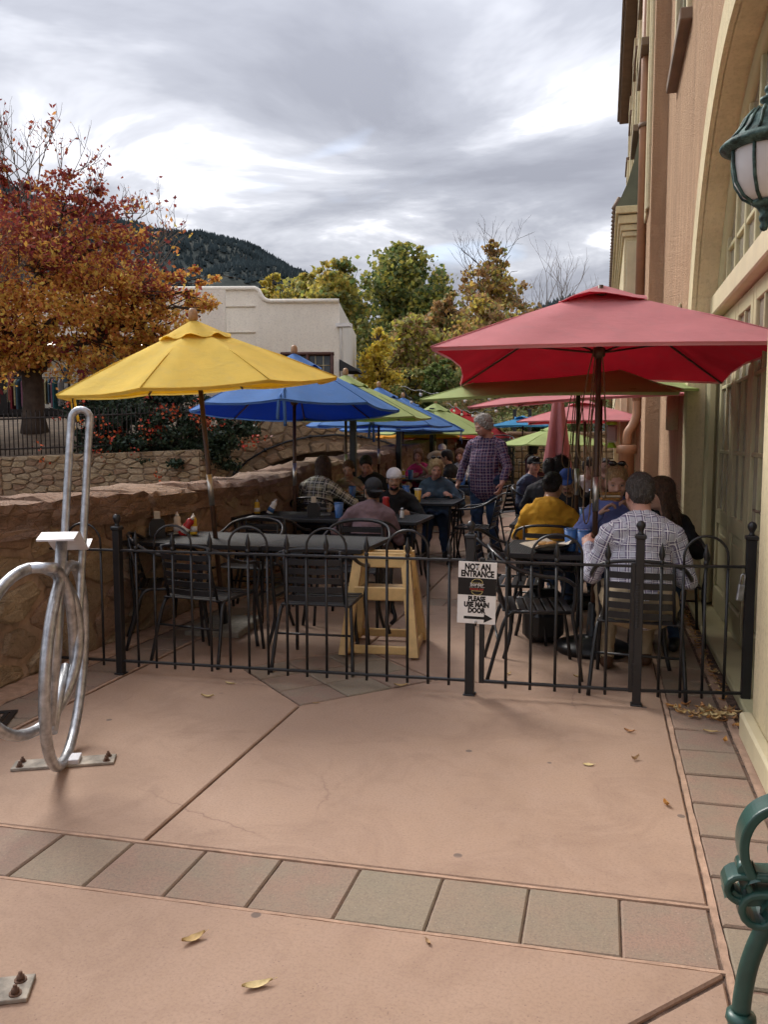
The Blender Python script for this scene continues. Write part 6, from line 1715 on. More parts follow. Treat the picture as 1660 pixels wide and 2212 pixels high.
def bottle(lab, x, y, mt, h=.19, r=.033, tilt_=0, inv=False, cap=None):
    c = thing('sauce_bottle', lab, 'bottle', (x, y, tz(y)), 0, 'sauce bottles on the tables'); c.rotation_euler = (0, tilt_, .3)
    pr = [(r * .95, 0), (r, .01), (r, h * .45), (r * .82, h * .55), (r * .95, h * .7), (r * .5, h * .82)]
    if inv: pr = [(r * .75, 0), (r * .75, .03), (r * 1.1, .05), (r * 1.05, h * .6), (r * .8, h * .8), (r * .95, h * .93), (r * .6, h)]
    m = MB(); m.lathe(pr, 16, 0, None, True, 0, 1, .7); b = m.build('body', mt, c)
    m = MB(); m.lathe([(r * .45, h * .82), (r * .42, h * .9), (r * .15, h * .92), (.004, h)] if not inv else [(r * .8, .0), (r * .8, .028)], 12); m.build('cap', cap or M_FOAM, b)
    m = MB(); m.lathe([(r * 1.012, h * .14), (r * 1.012, h * .40)], 16, 0, None, True, 0, 1, .72); m.build('label_band', M_FOAM if mt is not M_FOAM else M_BLUEP, b)
bottle('red ketchup bottle in front of the white cap man', -2.05, 7.72, M_KETCH, .20, .036, 0, True); bottle('small yellow mustard bottle on the blue umbrella table by the wall', -3.42, 7.72, M_MUST, .15, .030); bottle('white bottle leaning beside the mustard by the wall', -3.30, 7.75, M_FOAM, .17, .033, R_(28))
bottle('red ketchup bottle tipped in the caddy by the railing post', -3.26, 5.86, M_KETCH, .19, .034, R_(35)); bottle('yellow mustard bottle in the caddy by the railing post', -3.18, 5.92, M_MUST, .17, .030); bottle('pale sauce bottle behind the napkin caddy by the railing post', -3.33, 5.93, M_PAPER, .18, .032); bottle('yellow mustard bottle in front of the woman in pink', -3.08, 12.7, M_MUST, .17, .03)
M_CADDY = plain('black_napkin_box', (.012, .012, .013), .4, var=.2, scale=20, spec=.5)
def caddy(lab, x, y, rz=0.0):
    c = thing('napkin_caddy', lab, 'napkin holder', (x, y, tz(y)), rz, 'napkin caddies')
    P = [(-.06, 0), (.06, 0), (.06, .10), (.05, .125), (.03, .14), (-.03, .14), (-.05, .125), (-.06, .10)]
    m = MB(); m.prism(P, -.05, .05, 0, Matrix.Rotation(PI / 2, 4, 'X')); m.build('box', M_CADDY, c)
    m = MB(); m.prism([(p[0] * .8, p[1] * .82 + .012) for p in P], -.001, .0012, 0, Matrix.Translation((0, .051, 0)) @ Matrix.Rotation(PI / 2, 4, 'X')); m.build('face_plate', M_SLEEVE, c)
    m = MB(); m.box((-.0612, 0, .06), (.002, .06, .09)); m.build('label_strip', M_FOAM, c)
    m = MB(); m.tube([(.07, -.05, .02), (.16, -.05, .02), (.16, .05, .02), (.07, .05, .02)], .003, 4); m.tube([(.07, -.05, .08), (.16, -.05, .08), (.16, .05, .08), (.07, .05, .08)], .003, 4); m.build('wire_tray', M_STEEL, c)
    m = MB(); m.box((0, 0, .165), (.05, .012, .07), 0, .004); m.build('menu_card', M_PAPER, c)
caddy('black napkin caddy beside the railing post by the wall', -3.40, 5.74, R_(30)); caddy('black napkin caddy under the blue umbrella pole', -2.76, 7.60, R_(15))
sh = thing('salt_shaker', 'small glass salt shaker on the grey cap man table', 'salt shaker', (-1.87, 7.66, tz(7.66)))
m = MB(); m.lathe([(.022, 0), (.024, .01), (.019, .06), (.016, .075)], 12); m.build('glass', M_FOAM, sh); m = MB(); m.lathe([(.017, .075), (.018, .09), (.010, .10), (.0001, .101)], 12); m.build('cap', M_STEEL, sh)
bg_ = thing('beer_glass', 'pint of pale beer in front of the denim jacket woman', 'glass', (-2.04, 9.12, tz(9.12)))
m = MB(); m.lathe([(.030, 0), (.031, .01), (.041, .145), (.0001, .145)], 18); m.build('beer', M_BEER, bg_); m = MB(); m.lathe([(.0415, .145), (.043, .165), (.0001, .165)], 18); m.build('foam_head', M_FOAM, bg_)
fc = thing('foam_cup', 'white foam cup behind the white cap man shoulder', 'cup', (-2.38, 9.35, tz(9.35))); m = MB(); m.lathe([(.028, 0), (.040, .11), (.043, .112), (.036, .115)], 16); m.build('cup', M_FOAM, fc); m = MB(); m.lathe([(.037, .108), (.0001, .109)], 16); m.build('drink', M_FOOD, fc)
def basket(lab, x, y, s=1.0):
    c = thing('food_basket', lab, 'food basket', (x, y, tz(y)), rng.uniform(0, 3), 'paper lined food baskets'); r = random.Random(int(x * 1000 + y * 77)); m = MB()
    m.lathe([(.08 * s, 0), (.115 * s, .04), (.11 * s, .04), (.075 * s, .008), (.0001, .008)], 18, 0, None, True, 0, 1.25, .85); m.build('tray', M_CADDY, c)
    m = MB(); n = 14; vs = [(0, 0, .02)] + [((.15 + .05 * (k % 2)) * s * math.cos(2 * PI * k / n) * 1.2, (.13 + .04 * (k % 2)) * s * math.sin(2 * PI * k / n) * .85, .045 + r.uniform(-.01, .05)) for k in range(n)]
    m.add(vs, [(0, k + 1, (k + 1) % n + 1) for k in range(n)]); m.build('liner_paper', M_PAPER, c)
    for k in range(6):
        m = MB(); m.ball((r.uniform(-.06, .06) * s, r.uniform(-.04, .04) * s, .055), .026 * s, 8, sc=(1.6, 1, .7)); m.build('food', M_FOOD, c)
for lab, x, y in (('paper lined basket beside the plaid shirt man elbow', -.33, 5.62), ('basket of chips in front of the white cap man', -2.2, 7.88), ('basket with paper behind the denim woman', -1.86, 11.8), ('half empty basket on the aisle table', -2.2, 12.05), ('basket in front of the woman in tan', -3.15, 9.75), ('basket in front of the periwinkle woman', .12, 6.02)): basket(lab, x, y)
dsh = thing('sauce_dish', 'small white dip cup near the salt shaker', 'dish', (-2.0, 7.50, tz(7.5))); m = MB(); m.lathe([(.022, 0), (.034, .026), (.031, .026), (.021, .006), (.0001, .006)], 14); m.build('cup', M_FOAM, dsh); m = MB(); m.lathe([(.030, .018), (.0001, .019)], 14); m.build('sauce', M_FOOD, dsh)
ph = thing('phone', 'black phone lying in front of the denim jacket woman', 'phone', (-1.86, 9.18, tz(9.18)), .3); m = MB(); m.box((0, 0, .005), (.15, .075, .009), 0, .003); m.build('body', M_CADDY, ph); m = MB(); m.box((0, 0, .0103), (.14, .066, .0012)); m.build('screen', M_GLASS, ph)
bp_ = thing('backpack', 'black backpack on the ground under the right hand table', 'bag', (-.40, 6.08, 0), .4)
m = MB(); m.box((0, 0, .20), (.30, .18, .40), 0, .06); m.build('body', M_CADDY, bp_); m = MB(); m.box((0, -.10, .14), (.22, .07, .20), 0, .03); m.build('pocket', M_CADDY, bp_); m = MB(); m.tube(smoothpath([(-.06, .0, .38), (-.04, 0, .45), (.04, 0, .45), (.06, 0, .38)], 4), .01, 6); m.build('handle', M_CADDY, bp_)

# ------------------------------------------------------------------ fallen leaves
LM = [plain('fallen_leaf_%d' % i, c, .7, var=.25, scale=30, spec=.25) for i, c in enumerate(((.55, .38, .17), (.62, .48, .24), (.46, .23, .10), (.38, .24, .12), (.58, .30, .09)))]
def leaf_me(L, W, curl, seed):
    r = random.Random(seed); n = 6; vs = []; fs = []
    for i in range(n + 1):
        t = i / n; w = W * math.sin(PI * t) ** .75 * (1 - .25 * t) + .0006; z = curl * (4 * (t - .5) ** 2) + .003
        vs += [((t - .5) * L, -w / 2, z + curl * .55), ((t - .5) * L, 0, z), ((t - .5) * L, w / 2 + r.uniform(-.1, .1) * w, z + curl * .75)]
    for i in range(n): fs += [(3 * i, 3 * i + 3, 3 * i + 4, 3 * i + 1), (3 * i + 1, 3 * i + 4, 3 * i + 5, 3 * i + 2)]
    fs2 = [tuple(reversed([q + len(vs) for q in f])) for f in fs]; v2 = [(x, y, z - .0012) for x, y, z in vs]
    m = MB(); m.add(vs + v2, fs + fs2, 0, True); m.tube([(L * .5, 0, .003 + curl), (L * .68, .004, .004 + curl)], .0009, 4)
    return m
def leafobj(x, y, rz, L, W, c, k, lab):
    o = leaf_me(L, W, c, int(x * 999)).build('fallen_leaf', LM[k % 5], None, (x, y, gz(y) + .001), rz); tag(o, lab, 'leaf', 'leaves fallen on the paving')
for (x, y, rz, L, W, c, k, lab) in ((-1.156, 2.099, .9, .075, .032, .010, 0, 'curled tan leaf in the foreground right of the bike rack'), (-.886, 1.956, .6, .085, .030, .008, 1, 'longest pale leaf at the bottom of the picture'), (-.472, 2.27, 2.2, .03, .014, .004, 3, 'tiny brown leaf scrap near the bottom centre'),
        (-2.2, 4.22, .1, .075, .024, .012, 1, 'pale leaf on the slab left of the diagonal joint'), (-2.188, 4.495, -.2, .07, .022, .006, 1, 'flat yellow leaf just below the railing'), (-1.16, 4.722, .2, .08, .030, .010, 0, 'leaf on the point of the paver diamond under the railing'),
        (.165, 4.266, -.3, .055, .020, .010, 2, 'reddish leaf on the right half of the big slab'), (.181, 3.893, .7, .045, .020, .014, 3, 'curled brown leaf with a stalk on the big slab'), (.286, 3.427, 1.9, .04, .028, .012, 4, 'orange leaf beside the long joint'), (-.031, 3.774, .1, .05, .035, .002, 1, 'flat bleached leaf in the middle of the big slab'),
        (.568, 4.374, -.1, .07, .020, .006, 0, 'slim tan leaf on the paver strip'), (.622, 4.249, 1.2, .045, .025, .014, 4, 'upturned orange leaf on the paver strip by the plinth'), (-1.55, 4.28, .4, .04, .02, .004, 3, 'brown leaf at the lower tip of the paver diamond'), (-.55, 5.15, 1.1, .05, .02, .006, 0, 'leaf under the empty chair inside the gate'), (-.12, 5.2, .3, .06, .022, .01, 1, 'leaf beside the round umbrella base')):
    leafobj(x, y, rz, L, W, c, k, lab)
lit = MB(); r14 = random.Random(14)
for k in range(75):
    t_ = r14.random() ** .7; x = .38 + t_ * .36; y = 4.73 - r14.random() ** 1.6 * (.10 + .16 * t_)
    m = leaf_me(r14.uniform(.03, .07), r14.uniform(.014, .028), r14.uniform(.002, .016), k)
    lit.add(m.v, m.f, r14.randrange(5), True, Matrix.Translation((x, y, r14.uniform(.0, .02))) @ Matrix.Rotation(r14.uniform(0, 6.3), 4, 'Z') @ Matrix.Rotation(r14.uniform(-.4, .4), 4, 'X'))
for k in range(120):
    y = r14.uniform(4.9, 8); x = .72 + r14.gauss(0, .02); m = leaf_me(r14.uniform(.02, .05), r14.uniform(.01, .02), .006, k)
    lit.add(m.v, m.f, r14.randrange(5), True, Matrix.Translation((x, y, .003)) @ Matrix.Rotation(r14.uniform(0, 6.3), 4, 'Z'))
tag(lit.build('leaf_litter', LM), 'drift of dry leaves against the foot of the building', 'leaf litter', kind='stuff')
gr = thing('drain_grate', 'black iron grate set in the paving at the left edge', 'grate', (-2.60, 3.28, .003), R_(26))
for k in range(9):
    m = MB(); m.box((-.20 + k * .05, 0, .002), (.022, .42, .006), 0, .001); m.build('bar', M_BLACK, gr)
m = MB()
for sx in (-1, 1): m.box((sx * .235, 0, .002), (.03, .50, .008), 0, .001)
for sy in (-1, 1): m.box((0, sy * .235, .002), (.44, .03, .0078), 0, .001)
m.build('frame', M_BLACK, gr); gr.location = (-3.22, 3.40, .003)

# more clutter on the occupied tables
def plate_of(lab, x, y):
    c = thing('plate', lab, 'plate', (x, y, tz(y)), 0, 'white plates on the tables'); m = MB(); m.lathe([(.05, 0), (.085, .008), (.115, .018), (.113, .021), (.08, .012), (.0001, .010)], 20); m.build('dish', M_FOAM, c)
    m = MB(); m.ball((.01, 0, .03), .05, 10, sc=(1.1, .9, .45)); m.build('food', M_FOOD, c)
for lab, x, y in (('white plate in front of the hoodie wearer', -.42, 7.5), ('white plate in front of the man in the blue cap', -.30, 7.95), ('white plate in front of the pink cap man', .12, 7.95), ('white plate in front of the flannel wearer', -3.2, 9.42), ('white plate in front of the dark haired man in black tee', -2.80, 9.78), ('white plate on the table under the third red umbrella', -.35, 9.55)): plate_of(lab, x, y)
for lab, x, y in (('blue tumbler in front of the hoodie wearer', -.15, 7.52), ('blue tumbler near the pink cap man', .02, 8.0), ('blue tumbler under the third red umbrella', -.1, 9.6), ('blue tumbler on the aisle table', -1.95, 11.7)): tumbler(lab, x, y)
caddy('black napkin caddy on the table beyond the hoodie wearer', -.08, 7.85, R_(10)); caddy('black napkin caddy on the flannel wearer table', -2.75, 9.55, R_(190))
bottle('red ketchup bottle on the table beyond the hoodie wearer', .02, 7.78, M_KETCH, .19, .034)
def menu(lab, x, y, rz):
    o = thing('menu', lab, 'menu', (x, y, tz(y)), rz, 'menus'); m = MB(); m.box((0, 0, .002), (.14, .21, .003), 0, .001); m.build('card', M_PAPER, o); m = MB(); m.box((0, .06, .0042), (.11, .05, .0012)); m.build('printed_panel', M_CADDY, o)
menu('folded menu on the table of the man in the grey cap', -2.62, 7.5, .4); menu('menu on the table under the near red umbrella', .30, 6.0, -.3)
# ------------------------------------------------------------------ people: one continuous surface grown around a posed skeleton
def smin(a, b, k):
    h = np.clip(.5 + .5 * (b - a) / k, 0, 1)
    return b * (1 - h) + a * h - k * h * (1 - h)
class Flesh:
    """smooth union of tapered capsules and ellipsoids, turned into one mesh by surface nets"""
    def __init__(s): s.p = []
    def cap(s, a, b, ra, rb, part=0, k=.03, fl=None, cut=False):
        s.p.append(('c', np.array(a, float), np.array(b, float), ra, rb, part, k, fl, cut)); return s
    def ell(s, c, r, part=0, k=.02, Rm=None, cut=False):
        s.p.append(('e', np.array(c, float), np.array(r, float), Rm, None, part, k, None, cut)); return s
    def bounds(s):
        lo, hi = np.full(3, 9.), np.full(3, -9.)
        for q in s.p:
            if q[8]: continue
            if q[0] == 'c': r = max(q[3], q[4]) * (1 if q[7] is None else max(1, *q[7][1])); a = np.minimum(q[1], q[2]) - r; b = np.maximum(q[1], q[2]) + r
            else: r = q[2].max(); a = q[1] - r; b = q[1] + r
            lo = np.minimum(lo, a); hi = np.maximum(hi, b)
        return lo, hi
    def dist(s, q, P):
        if q[0] == 'c':
            a, b = q[1], q[2]
            if q[7] is not None:
                Rm, sc = q[7]; T = (Rm.T / np.array(sc)[:, None])            # into the flattened frame
                pp = (P - a) @ T.T; ab = (b - a) @ T.T
                t = np.clip((pp @ ab) / (ab @ ab + 1e-12), 0, 1)
                return (np.linalg.norm(pp - t[..., None] * ab, axis=-1) - (q[3] + (q[4] - q[3]) * t)) * min(sc), t
            ab = b - a; pp = P - a
            t = np.clip((pp @ ab) / (ab @ ab + 1e-12), 0, 1)
            return np.linalg.norm(pp - t[..., None] * ab, axis=-1) - (q[3] + (q[4] - q[3]) * t), t
        pp = P - q[1]
        if q[3] is not None: pp = pp @ q[3]
        r = q[2]; k0 = np.linalg.norm(pp / r, axis=-1); k1 = np.linalg.norm(pp / (r * r), axis=-1)
        return k0 * (k0 - 1) / (k1 + 1e-9), k0 * 0
    def mesh(s, h):
        lo, hi = s.bounds(); lo -= 2.5 * h + .01; hi += 2.5 * h + .01
        n = np.ceil((hi - lo) / h).astype(int) + 1
        ax = [lo[i] + h * np.arange(n[i]) for i in range(3)]
        V = np.full(n, 1.0)
        for q in s.p:
            if q[0] == 'c': r = max(q[3], q[4]) * (1 if q[7] is None else max(1, *q[7][1])); a = np.minimum(q[1], q[2]) - r; b = np.maximum(q[1], q[2]) + r
            else: r = q[2].max(); a = q[1] - r; b = q[1] + r
            m = q[6] * 1.3 + 2.5 * h
            i0 = np.maximum(0, np.floor((a - m - lo) / h).astype(int)); i1 = np.minimum(n, np.ceil((b + m - lo) / h).astype(int) + 1)
            sl = tuple(slice(i0[i], i1[i]) for i in range(3))
            G = np.stack(np.meshgrid(*[ax[i][sl[i]] for i in range(3)], indexing='ij'), -1)
            d, _ = s.dist(q, G)
            V[sl] = smin(V[sl], d, q[6]) if not q[8] else -smin(-V[sl], d, q[6])
        ins = V < 0
        # one vertex per mixed cell
        c = [ins[i:n[0] - 1 + i, j:n[1] - 1 + j, k:n[2] - 1 + k] for i in (0, 1) for j in (0, 1) for k in (0, 1)]
        cnt = sum(x.astype(np.int8) for x in c); act = (cnt > 0) & (cnt < 8)
        I = np.argwhere(act); idx = -np.ones(act.shape, int); idx[act] = np.arange(len(I))
        acc = np.zeros((len(I), 3)); num = np.zeros(len(I))
        cor = [(i, j, k) for i in (0, 1) for j in (0, 1) for k in (0, 1)]
        for a_ in range(8):
            for b_ in range(a_ + 1, 8):
                A, B = cor[a_], cor[b_]
                if sum(abs(A[i] - B[i]) for i in range(3)) != 1: continue
                va = V[I[:, 0] + A[0], I[:, 1] + A[1], I[:, 2] + A[2]]; vb = V[I[:, 0] + B[0], I[:, 1] + B[1], I[:, 2] + B[2]]
                mk = (va < 0) != (vb < 0); t = np.where(mk, va / np.where(mk, va - vb, 1), 0)
                p = np.array(A) + t[:, None] * (np.array(B) - np.array(A))
                acc += p * mk[:, None]; num += mk
        P = lo + h * (I + acc / num[:, None])
        F = []
        for ax_ in range(3):
            u, v = [(1, 2), (2, 0), (0, 1)][ax_]
            s0 = [slice(None)] * 3; s1 = [slice(None)] * 3; s0[ax_] = slice(0, -1); s1[ax_] = slice(1, None)
            ch = ins[tuple(s0)] != ins[tuple(s1)]
            E = np.argwhere(ch); E = E[(E[:, u] > 0) & (E[:, v] > 0) & (E[:, u] < n[u] - 1) & (E[:, v] < n[v] - 1)]
            fl = ins[tuple(s0)][E[:, 0], E[:, 1], E[:, 2]]
            def ix(du, dv):
                Q = E.copy(); Q[:, u] += du; Q[:, v] += dv; return idx[Q[:, 0], Q[:, 1], Q[:, 2]]
            q_ = np.stack([ix(-1, -1), ix(0, -1), ix(0, 0), ix(-1, 0)], 1)
            q_[~fl] = q_[~fl][:, ::-1]; F.append(q_)
        F = np.concatenate(F); F = F[(F >= 0).all(1)]
        # which piece each vertex belongs to
        best = np.full(len(P), 9.); part = np.zeros(len(P), int); pi = np.zeros(len(P), int); tt = np.zeros(len(P))
        for i, q in enumerate(s.p):
            if q[8]: continue
            d, t = s.dist(q, P); w = d < best
            best[w] = d[w]; part[w] = q[5]; pi[w] = i; tt[w] = t[w]
        return P, F, part, pi, tt

SK, SH, PA, SO, EY, IR, LI, HB, TR = range(9)      # skin, shirt, trousers, shoes, eye, iris, lips, hair-on-skin, trim
def head_flesh(beard=0, fat=1.0, fem=False):
    f = Flesh()
    f.ell((0, -.012, .036), (.075, .096, .083), SK, .02); f.ell((0, .024, -.03), (.060 * fat, .068, .088), SK, .03)
    f.ell((0, .036, -.075), (.046 * fat, .048, .040), HB if beard > 1 else SK, .03); f.ell((0, .066, -.098), (.020, .018, .017), HB if beard else SK, .02)
    for s in (-1, 1):
        f.ell((s * .036, .058, -.034), (.026 * fat, .026, .028), SK, .02); f.cap((s * .014, .086, .012), (s * .044, .078, .013), .010, .008, SK, .014)
        f.ell((s * .012, .098, -.040), (.009, .011, .008), SK, .008)
        f.ell((s * .031, .096, -.006), (.018, .012, .011), SK, .006, None, True)
        f.ell((s * .078, -.006, -.014), (.010, .021, .032), SK, .008)
    f.cap((0, .088, .004), (0, .109, -.034), .008, .0125, SK, .010)
    for s in (-1, 1):
        f.ell((s * .031, .0785, -.006), (.0125, .0115, .0060), EY, .003); f.ell((s * .031, .0885, -.006), (.0058, .0040, .0065), IR, .001)
        f.cap((s * .016, .0955, .016), (s * .046, .084, .018), .0038, .0028, HB, .003)
    f.ell((0, .0905, -.066), (.022, .011, .0055), LI, .003); f.ell((0, .0885, -.075), (.019, .011, .0062), LI, .003)
    if beard: f.cap((-.024, .092, -.056), (.024, .092, -.056), .006, .006, HB, .004)
    f.cap((0, -.02, -.07), (0, -.034, -.17), .056 if not fem else .047, .060 if not fem else .052, SK, .03)
    return f
HEADC = {}
def head_mesh(beard, fat, fem):
    k = (beard, round(fat, 2), fem)
    if k not in HEADC: HEADC[k] = head_flesh(*k).mesh(.0065)
    return HEADC[k]
def hand_flesh(curl, spread=.0):
    f = Flesh(); f.cap((0, -.03, 0), (0, .02, 0), .026, .027, SK, .02, (np.eye(3), (1.0, 1.0, .72)))
    f.ell((0, .055, 0), (.040, .046, .0155), SK, .015)
    for i, (x, L) in enumerate(((.029, .070), (.010, .079), (-.010, .074), (-.028, .058))):
        p = np.array((x, .090, 0.0)); a = curl * .35; ang = curl * (.9 if i else .75)
        for j, (fr_, rr_) in enumerate(((.45, .0092), (.32, .0085), (.23, .0075))):
            d = np.array((x * (1.2 * spread), math.cos(a), -math.sin(a))); d /= np.linalg.norm(d)
            q = p + d * L * fr_; f.cap(p, q, rr_, rr_ * .93, SK, .006); p = q; a += ang
    f.cap((.028, .020, -.004), (.050, .048, -.014), .0135, .0115, SK, .014); f.cap((.050, .048, -.014), (.050 - .012 * curl, .078, -.022 - .012 * curl), .0108, .009, SK, .006)
    return f
HANDC = {}
def hand_mesh(curl):
    if curl not in HANDC: HANDC[curl] = hand_flesh(curl).mesh(.0048)
    return HANDC[curl]
def hair_flesh(style):
    f = Flesh(); k = .015
    if style == 'short':
        f.ell((0, -.016, .040), (.083, .103, .090), 0, k); f.ell((0, -.055, -.015), (.070, .062, .062), 0, .03)
        f.ell((0, .135, -.03), (.105, .092, .108), 0, .012, None, True)
        for s in (-1, 1): f.ell((s * .088, .012, -.045), (.022, .038, .05), 0, .008, None, True)
        f.ell((0, -.03, -.135), (.1, .13, .062), 0, .01, None, True)
    elif style == 'curly':
        f.ell((0, -.018, .042), (.090, .110, .096), 0, k); f.ell((0, -.060, -.012), (.082, .066, .078), 0, .03)
        for s in (-1, 1): f.ell((s * .072, -.02, -.01), (.022, .045, .052), 0, .02)
        f.ell((0, .132, -.012), (.086, .092, .112), 0, .010, None, True); f.ell((0, -.0, -.15), (.12, .14, .062), 0, .01, None, True)
    elif style == 'bob':
        f.ell((0, -.016, .044), (.092, .110, .094), 0, k); f.ell((0, -.05, -.035), (.092, .074, .085), 0, .04)
        for s in (-1, 1): f.ell((s * .070, .004, -.035), (.026, .050, .070), 0, .025)
        f.ell((0, .130, -.050), (.080, .098, .125), 0, .012, None, True); f.ell((0, 0, -.175), (.14, .14, .062), 0, .01, None, True)
    elif style == 'long':
        f.ell((0, -.016, .042), (.085, .106, .092), 0, k); f.cap((0, -.060, .0), (0, -.085, -.24), .072, .062, 0, .04, (np.eye(3), (1.15, .72, 1)))
        for s in (-1, 1): f.cap((s * .066, -.01, .0), (s * .085, -.015, -.22), .026, .032, 0, .03)
        f.ell((0, .128, -.05), (.062, .080, .13), 0, .012, None, True)
    elif style == 'pulled':
        f.ell((0, -.016, .040), (.080, .101, .088), 0, k); f.ell((0, -.055, -.012), (.066, .058, .056), 0, .03); f.ell((0, -.125, .035), (.036, .036, .036), 0, .015)
        f.ell((0, .135, -.03), (.085, .088, .108), 0, .012, None, True); f.ell((0, -.03, -.135), (.1, .13, .062), 0, .01, None, True)
    return f
HAIRC = {}
def hair_mesh(style):
    if style not in HAIRC: HAIRC[style] = hair_flesh(style).mesh(.0075)
    return HAIRC[style]
def to_mesh(name, P, F, mats, midx=None, uv=None):
    me = bpy.data.meshes.new(name); n, m = len(P), len(F)
    me.vertices.add(n); me.vertices.foreach_set('co', np.asarray(P, np.float32).reshape(-1))
    me.loops.add(4 * m); me.loops.foreach_set('vertex_index', np.asarray(F, np.int32).reshape(-1))
    me.polygons.add(m); me.polygons.foreach_set('loop_start', np.arange(0, 4 * m, 4, dtype=np.int32)); me.polygons.foreach_set('loop_total', np.full(m, 4, np.int32))
    me.polygons.foreach_set('use_smooth', np.ones(m, bool))
    for mt in mats: me.materials.append(mt)
    if midx is not None: me.polygons.foreach_set('material_index', np.asarray(midx, np.int32))
    me.update(calc_edges=True)
    if uv is not None:
        a = me.attributes.new('cloth', 'FLOAT_VECTOR', 'POINT'); a.data.foreach_set('vector', np.asarray(uv, np.float32).reshape(-1))
    return me
def crumple(P, amp, sc, seed=0):
    v = np.array([(1 - 2.2 * abs(mnoise.noise(Vector((p[0], p[1], p[2] * 1.5)) * sc + Vector((seed, 3.1, 0))))) * .7 + .5 * mnoise.noise(Vector(p) * sc * 2.1 + Vector((0, seed, 0))) for p in P])
    c = P.mean(0); return v * amp

# ---- cloth, skin and hair materials
def m_skin(name, c):
    t = NT(name); v = t.coord('Object')
    a = t.ramp(t.noise(v, 9, 5, .6), [(.3, tuple(x * .86 for x in c)), (.7, c)])
    a = t.mix(t.ramp(t.noise(v, 22, 4, .6), [(.55, (0, 0, 0)), (.75, (.35, .35, .35))]), a, (c[0] * .95, c[1] * .68, c[2] * .62))
    t.bump(t.noise(v, 120, 3), .12, .003)
    t.b.inputs['Subsurface Weight'].default_value = 0.0
    return t.fin(a, .52, spec=.4)
SKIN = {'fair': m_skin('fair_skin', (.56, .33, .24)), 'tan': m_skin('tan_skin', (.42, .235, .155)), 'ruddy': m_skin('ruddy_skin', (.52, .27, .20)), 'olive': m_skin('olive_skin', (.36, .205, .13))}
M_EYESHADE = plain('shaded_eye_white', (.30, .25, .22), .35, var=.05); M_IRIS = plain('dark_iris', (.03, .02, .015), .15, var=.1)  # eye whites darkened in colour so the eyes read as shaded
M_LIPS = plain('lip_skin', (.34, .13, .11), .45, var=.1, scale=30)
def m_hair(name, c, hi):
    t = NT(name); v = t.coord('Object', (1, 1, .22))
    n = t.noise(v, 120, 4, .7); a = t.ramp(n, [(.32, tuple(x * .5 for x in c)), (.52, c), (.72, hi)])
    t.bump(t.math('ADD', n, t.noise(t.coord('Object'), 40, 4, .7)), .9, .012); return t.fin(a, .5, spec=.35)
HAIR = {'grey': m_hair('grey_curls', (.34, .31, .28), (.52, .49, .46)), 'brown': m_hair('brown_hair', (.075, .042, .024), (.16, .09, .05)), 'black': m_hair('black_hair', (.012, .010, .010), (.035, .03, .028)), 'blond': m_hair('blond_hair', (.36, .24, .11), (.55, .40, .22)), 'saltpepper': m_hair('salt_pepper_hair', (.055, .045, .04), (.17, .15, .14)), 'auburn': m_hair('auburn_hair', (.12, .05, .025), (.22, .10, .05))}
def m_cloth(name, c, rough=.9, bs=9, bst=.55, var=.16):
    t = NT(name); v = t.coord('Object')
    a = t.ramp(t.noise(v, 5, 5, .6), [(.3, tuple(x * (1 - var) for x in c)), (.7, tuple(x * (1 + var) for x in c))])
    t.bump(t.math('ADD', t.noise(v, bs, 5, .55, .8), t.math('MULTIPLY', t.noise(v, 240, 2), .12)), bst, .03)
    return t.fin(a, rough, spec=.2)
def m_plaid(name, base, dark, line, per, bold=False):
    """woven checks following each sleeve and the body"""
    t = NT(name); at = t.n('ShaderNodeAttribute', attribute_name='cloth'); sp_ = t.n('ShaderNodeSeparateXYZ'); t.lk(at.outputs['Vector'], sp_.inputs[0])
    def band(sock, stops):
        f = t.math('FRACT', t.math('ADD', t.math('MULTIPLY', sock, 1 / per), 20.25)); return t.ramp(f, stops, 'CONSTANT')
    W, K = (1, 1, 1), (0, 0, 0)
    dk = [(0, W), (.10, K), (.16, W), (.24, K), (.58, W), (.63, K), (.68, W), (.72, K)]
    wl = [(0, K), (.10, W), (.16, K), (.255, W), (.285, K), (.63, W), (.68, K)]
    if bold: dk = [(0, W), (.42, K)]; wl = [(0, K), (.17, W), (.25, K), (.66, W), (.74, K)]
    a = base
    for s in (sp_.outputs[0], sp_.outputs[1]): a = t.mix(t.math('MULTIPLY', band(s, dk), .66), a, dark)
    for s in (sp_.outputs[0], sp_.outputs[1]): a = t.mix(t.math('MULTIPLY', band(s, wl), .75), a, line)
    v = t.coord('Object'); t.bump(t.noise(v, 10, 5, .55, .8), .6, .03)
    return t.fin(a, .9, spec=.15)
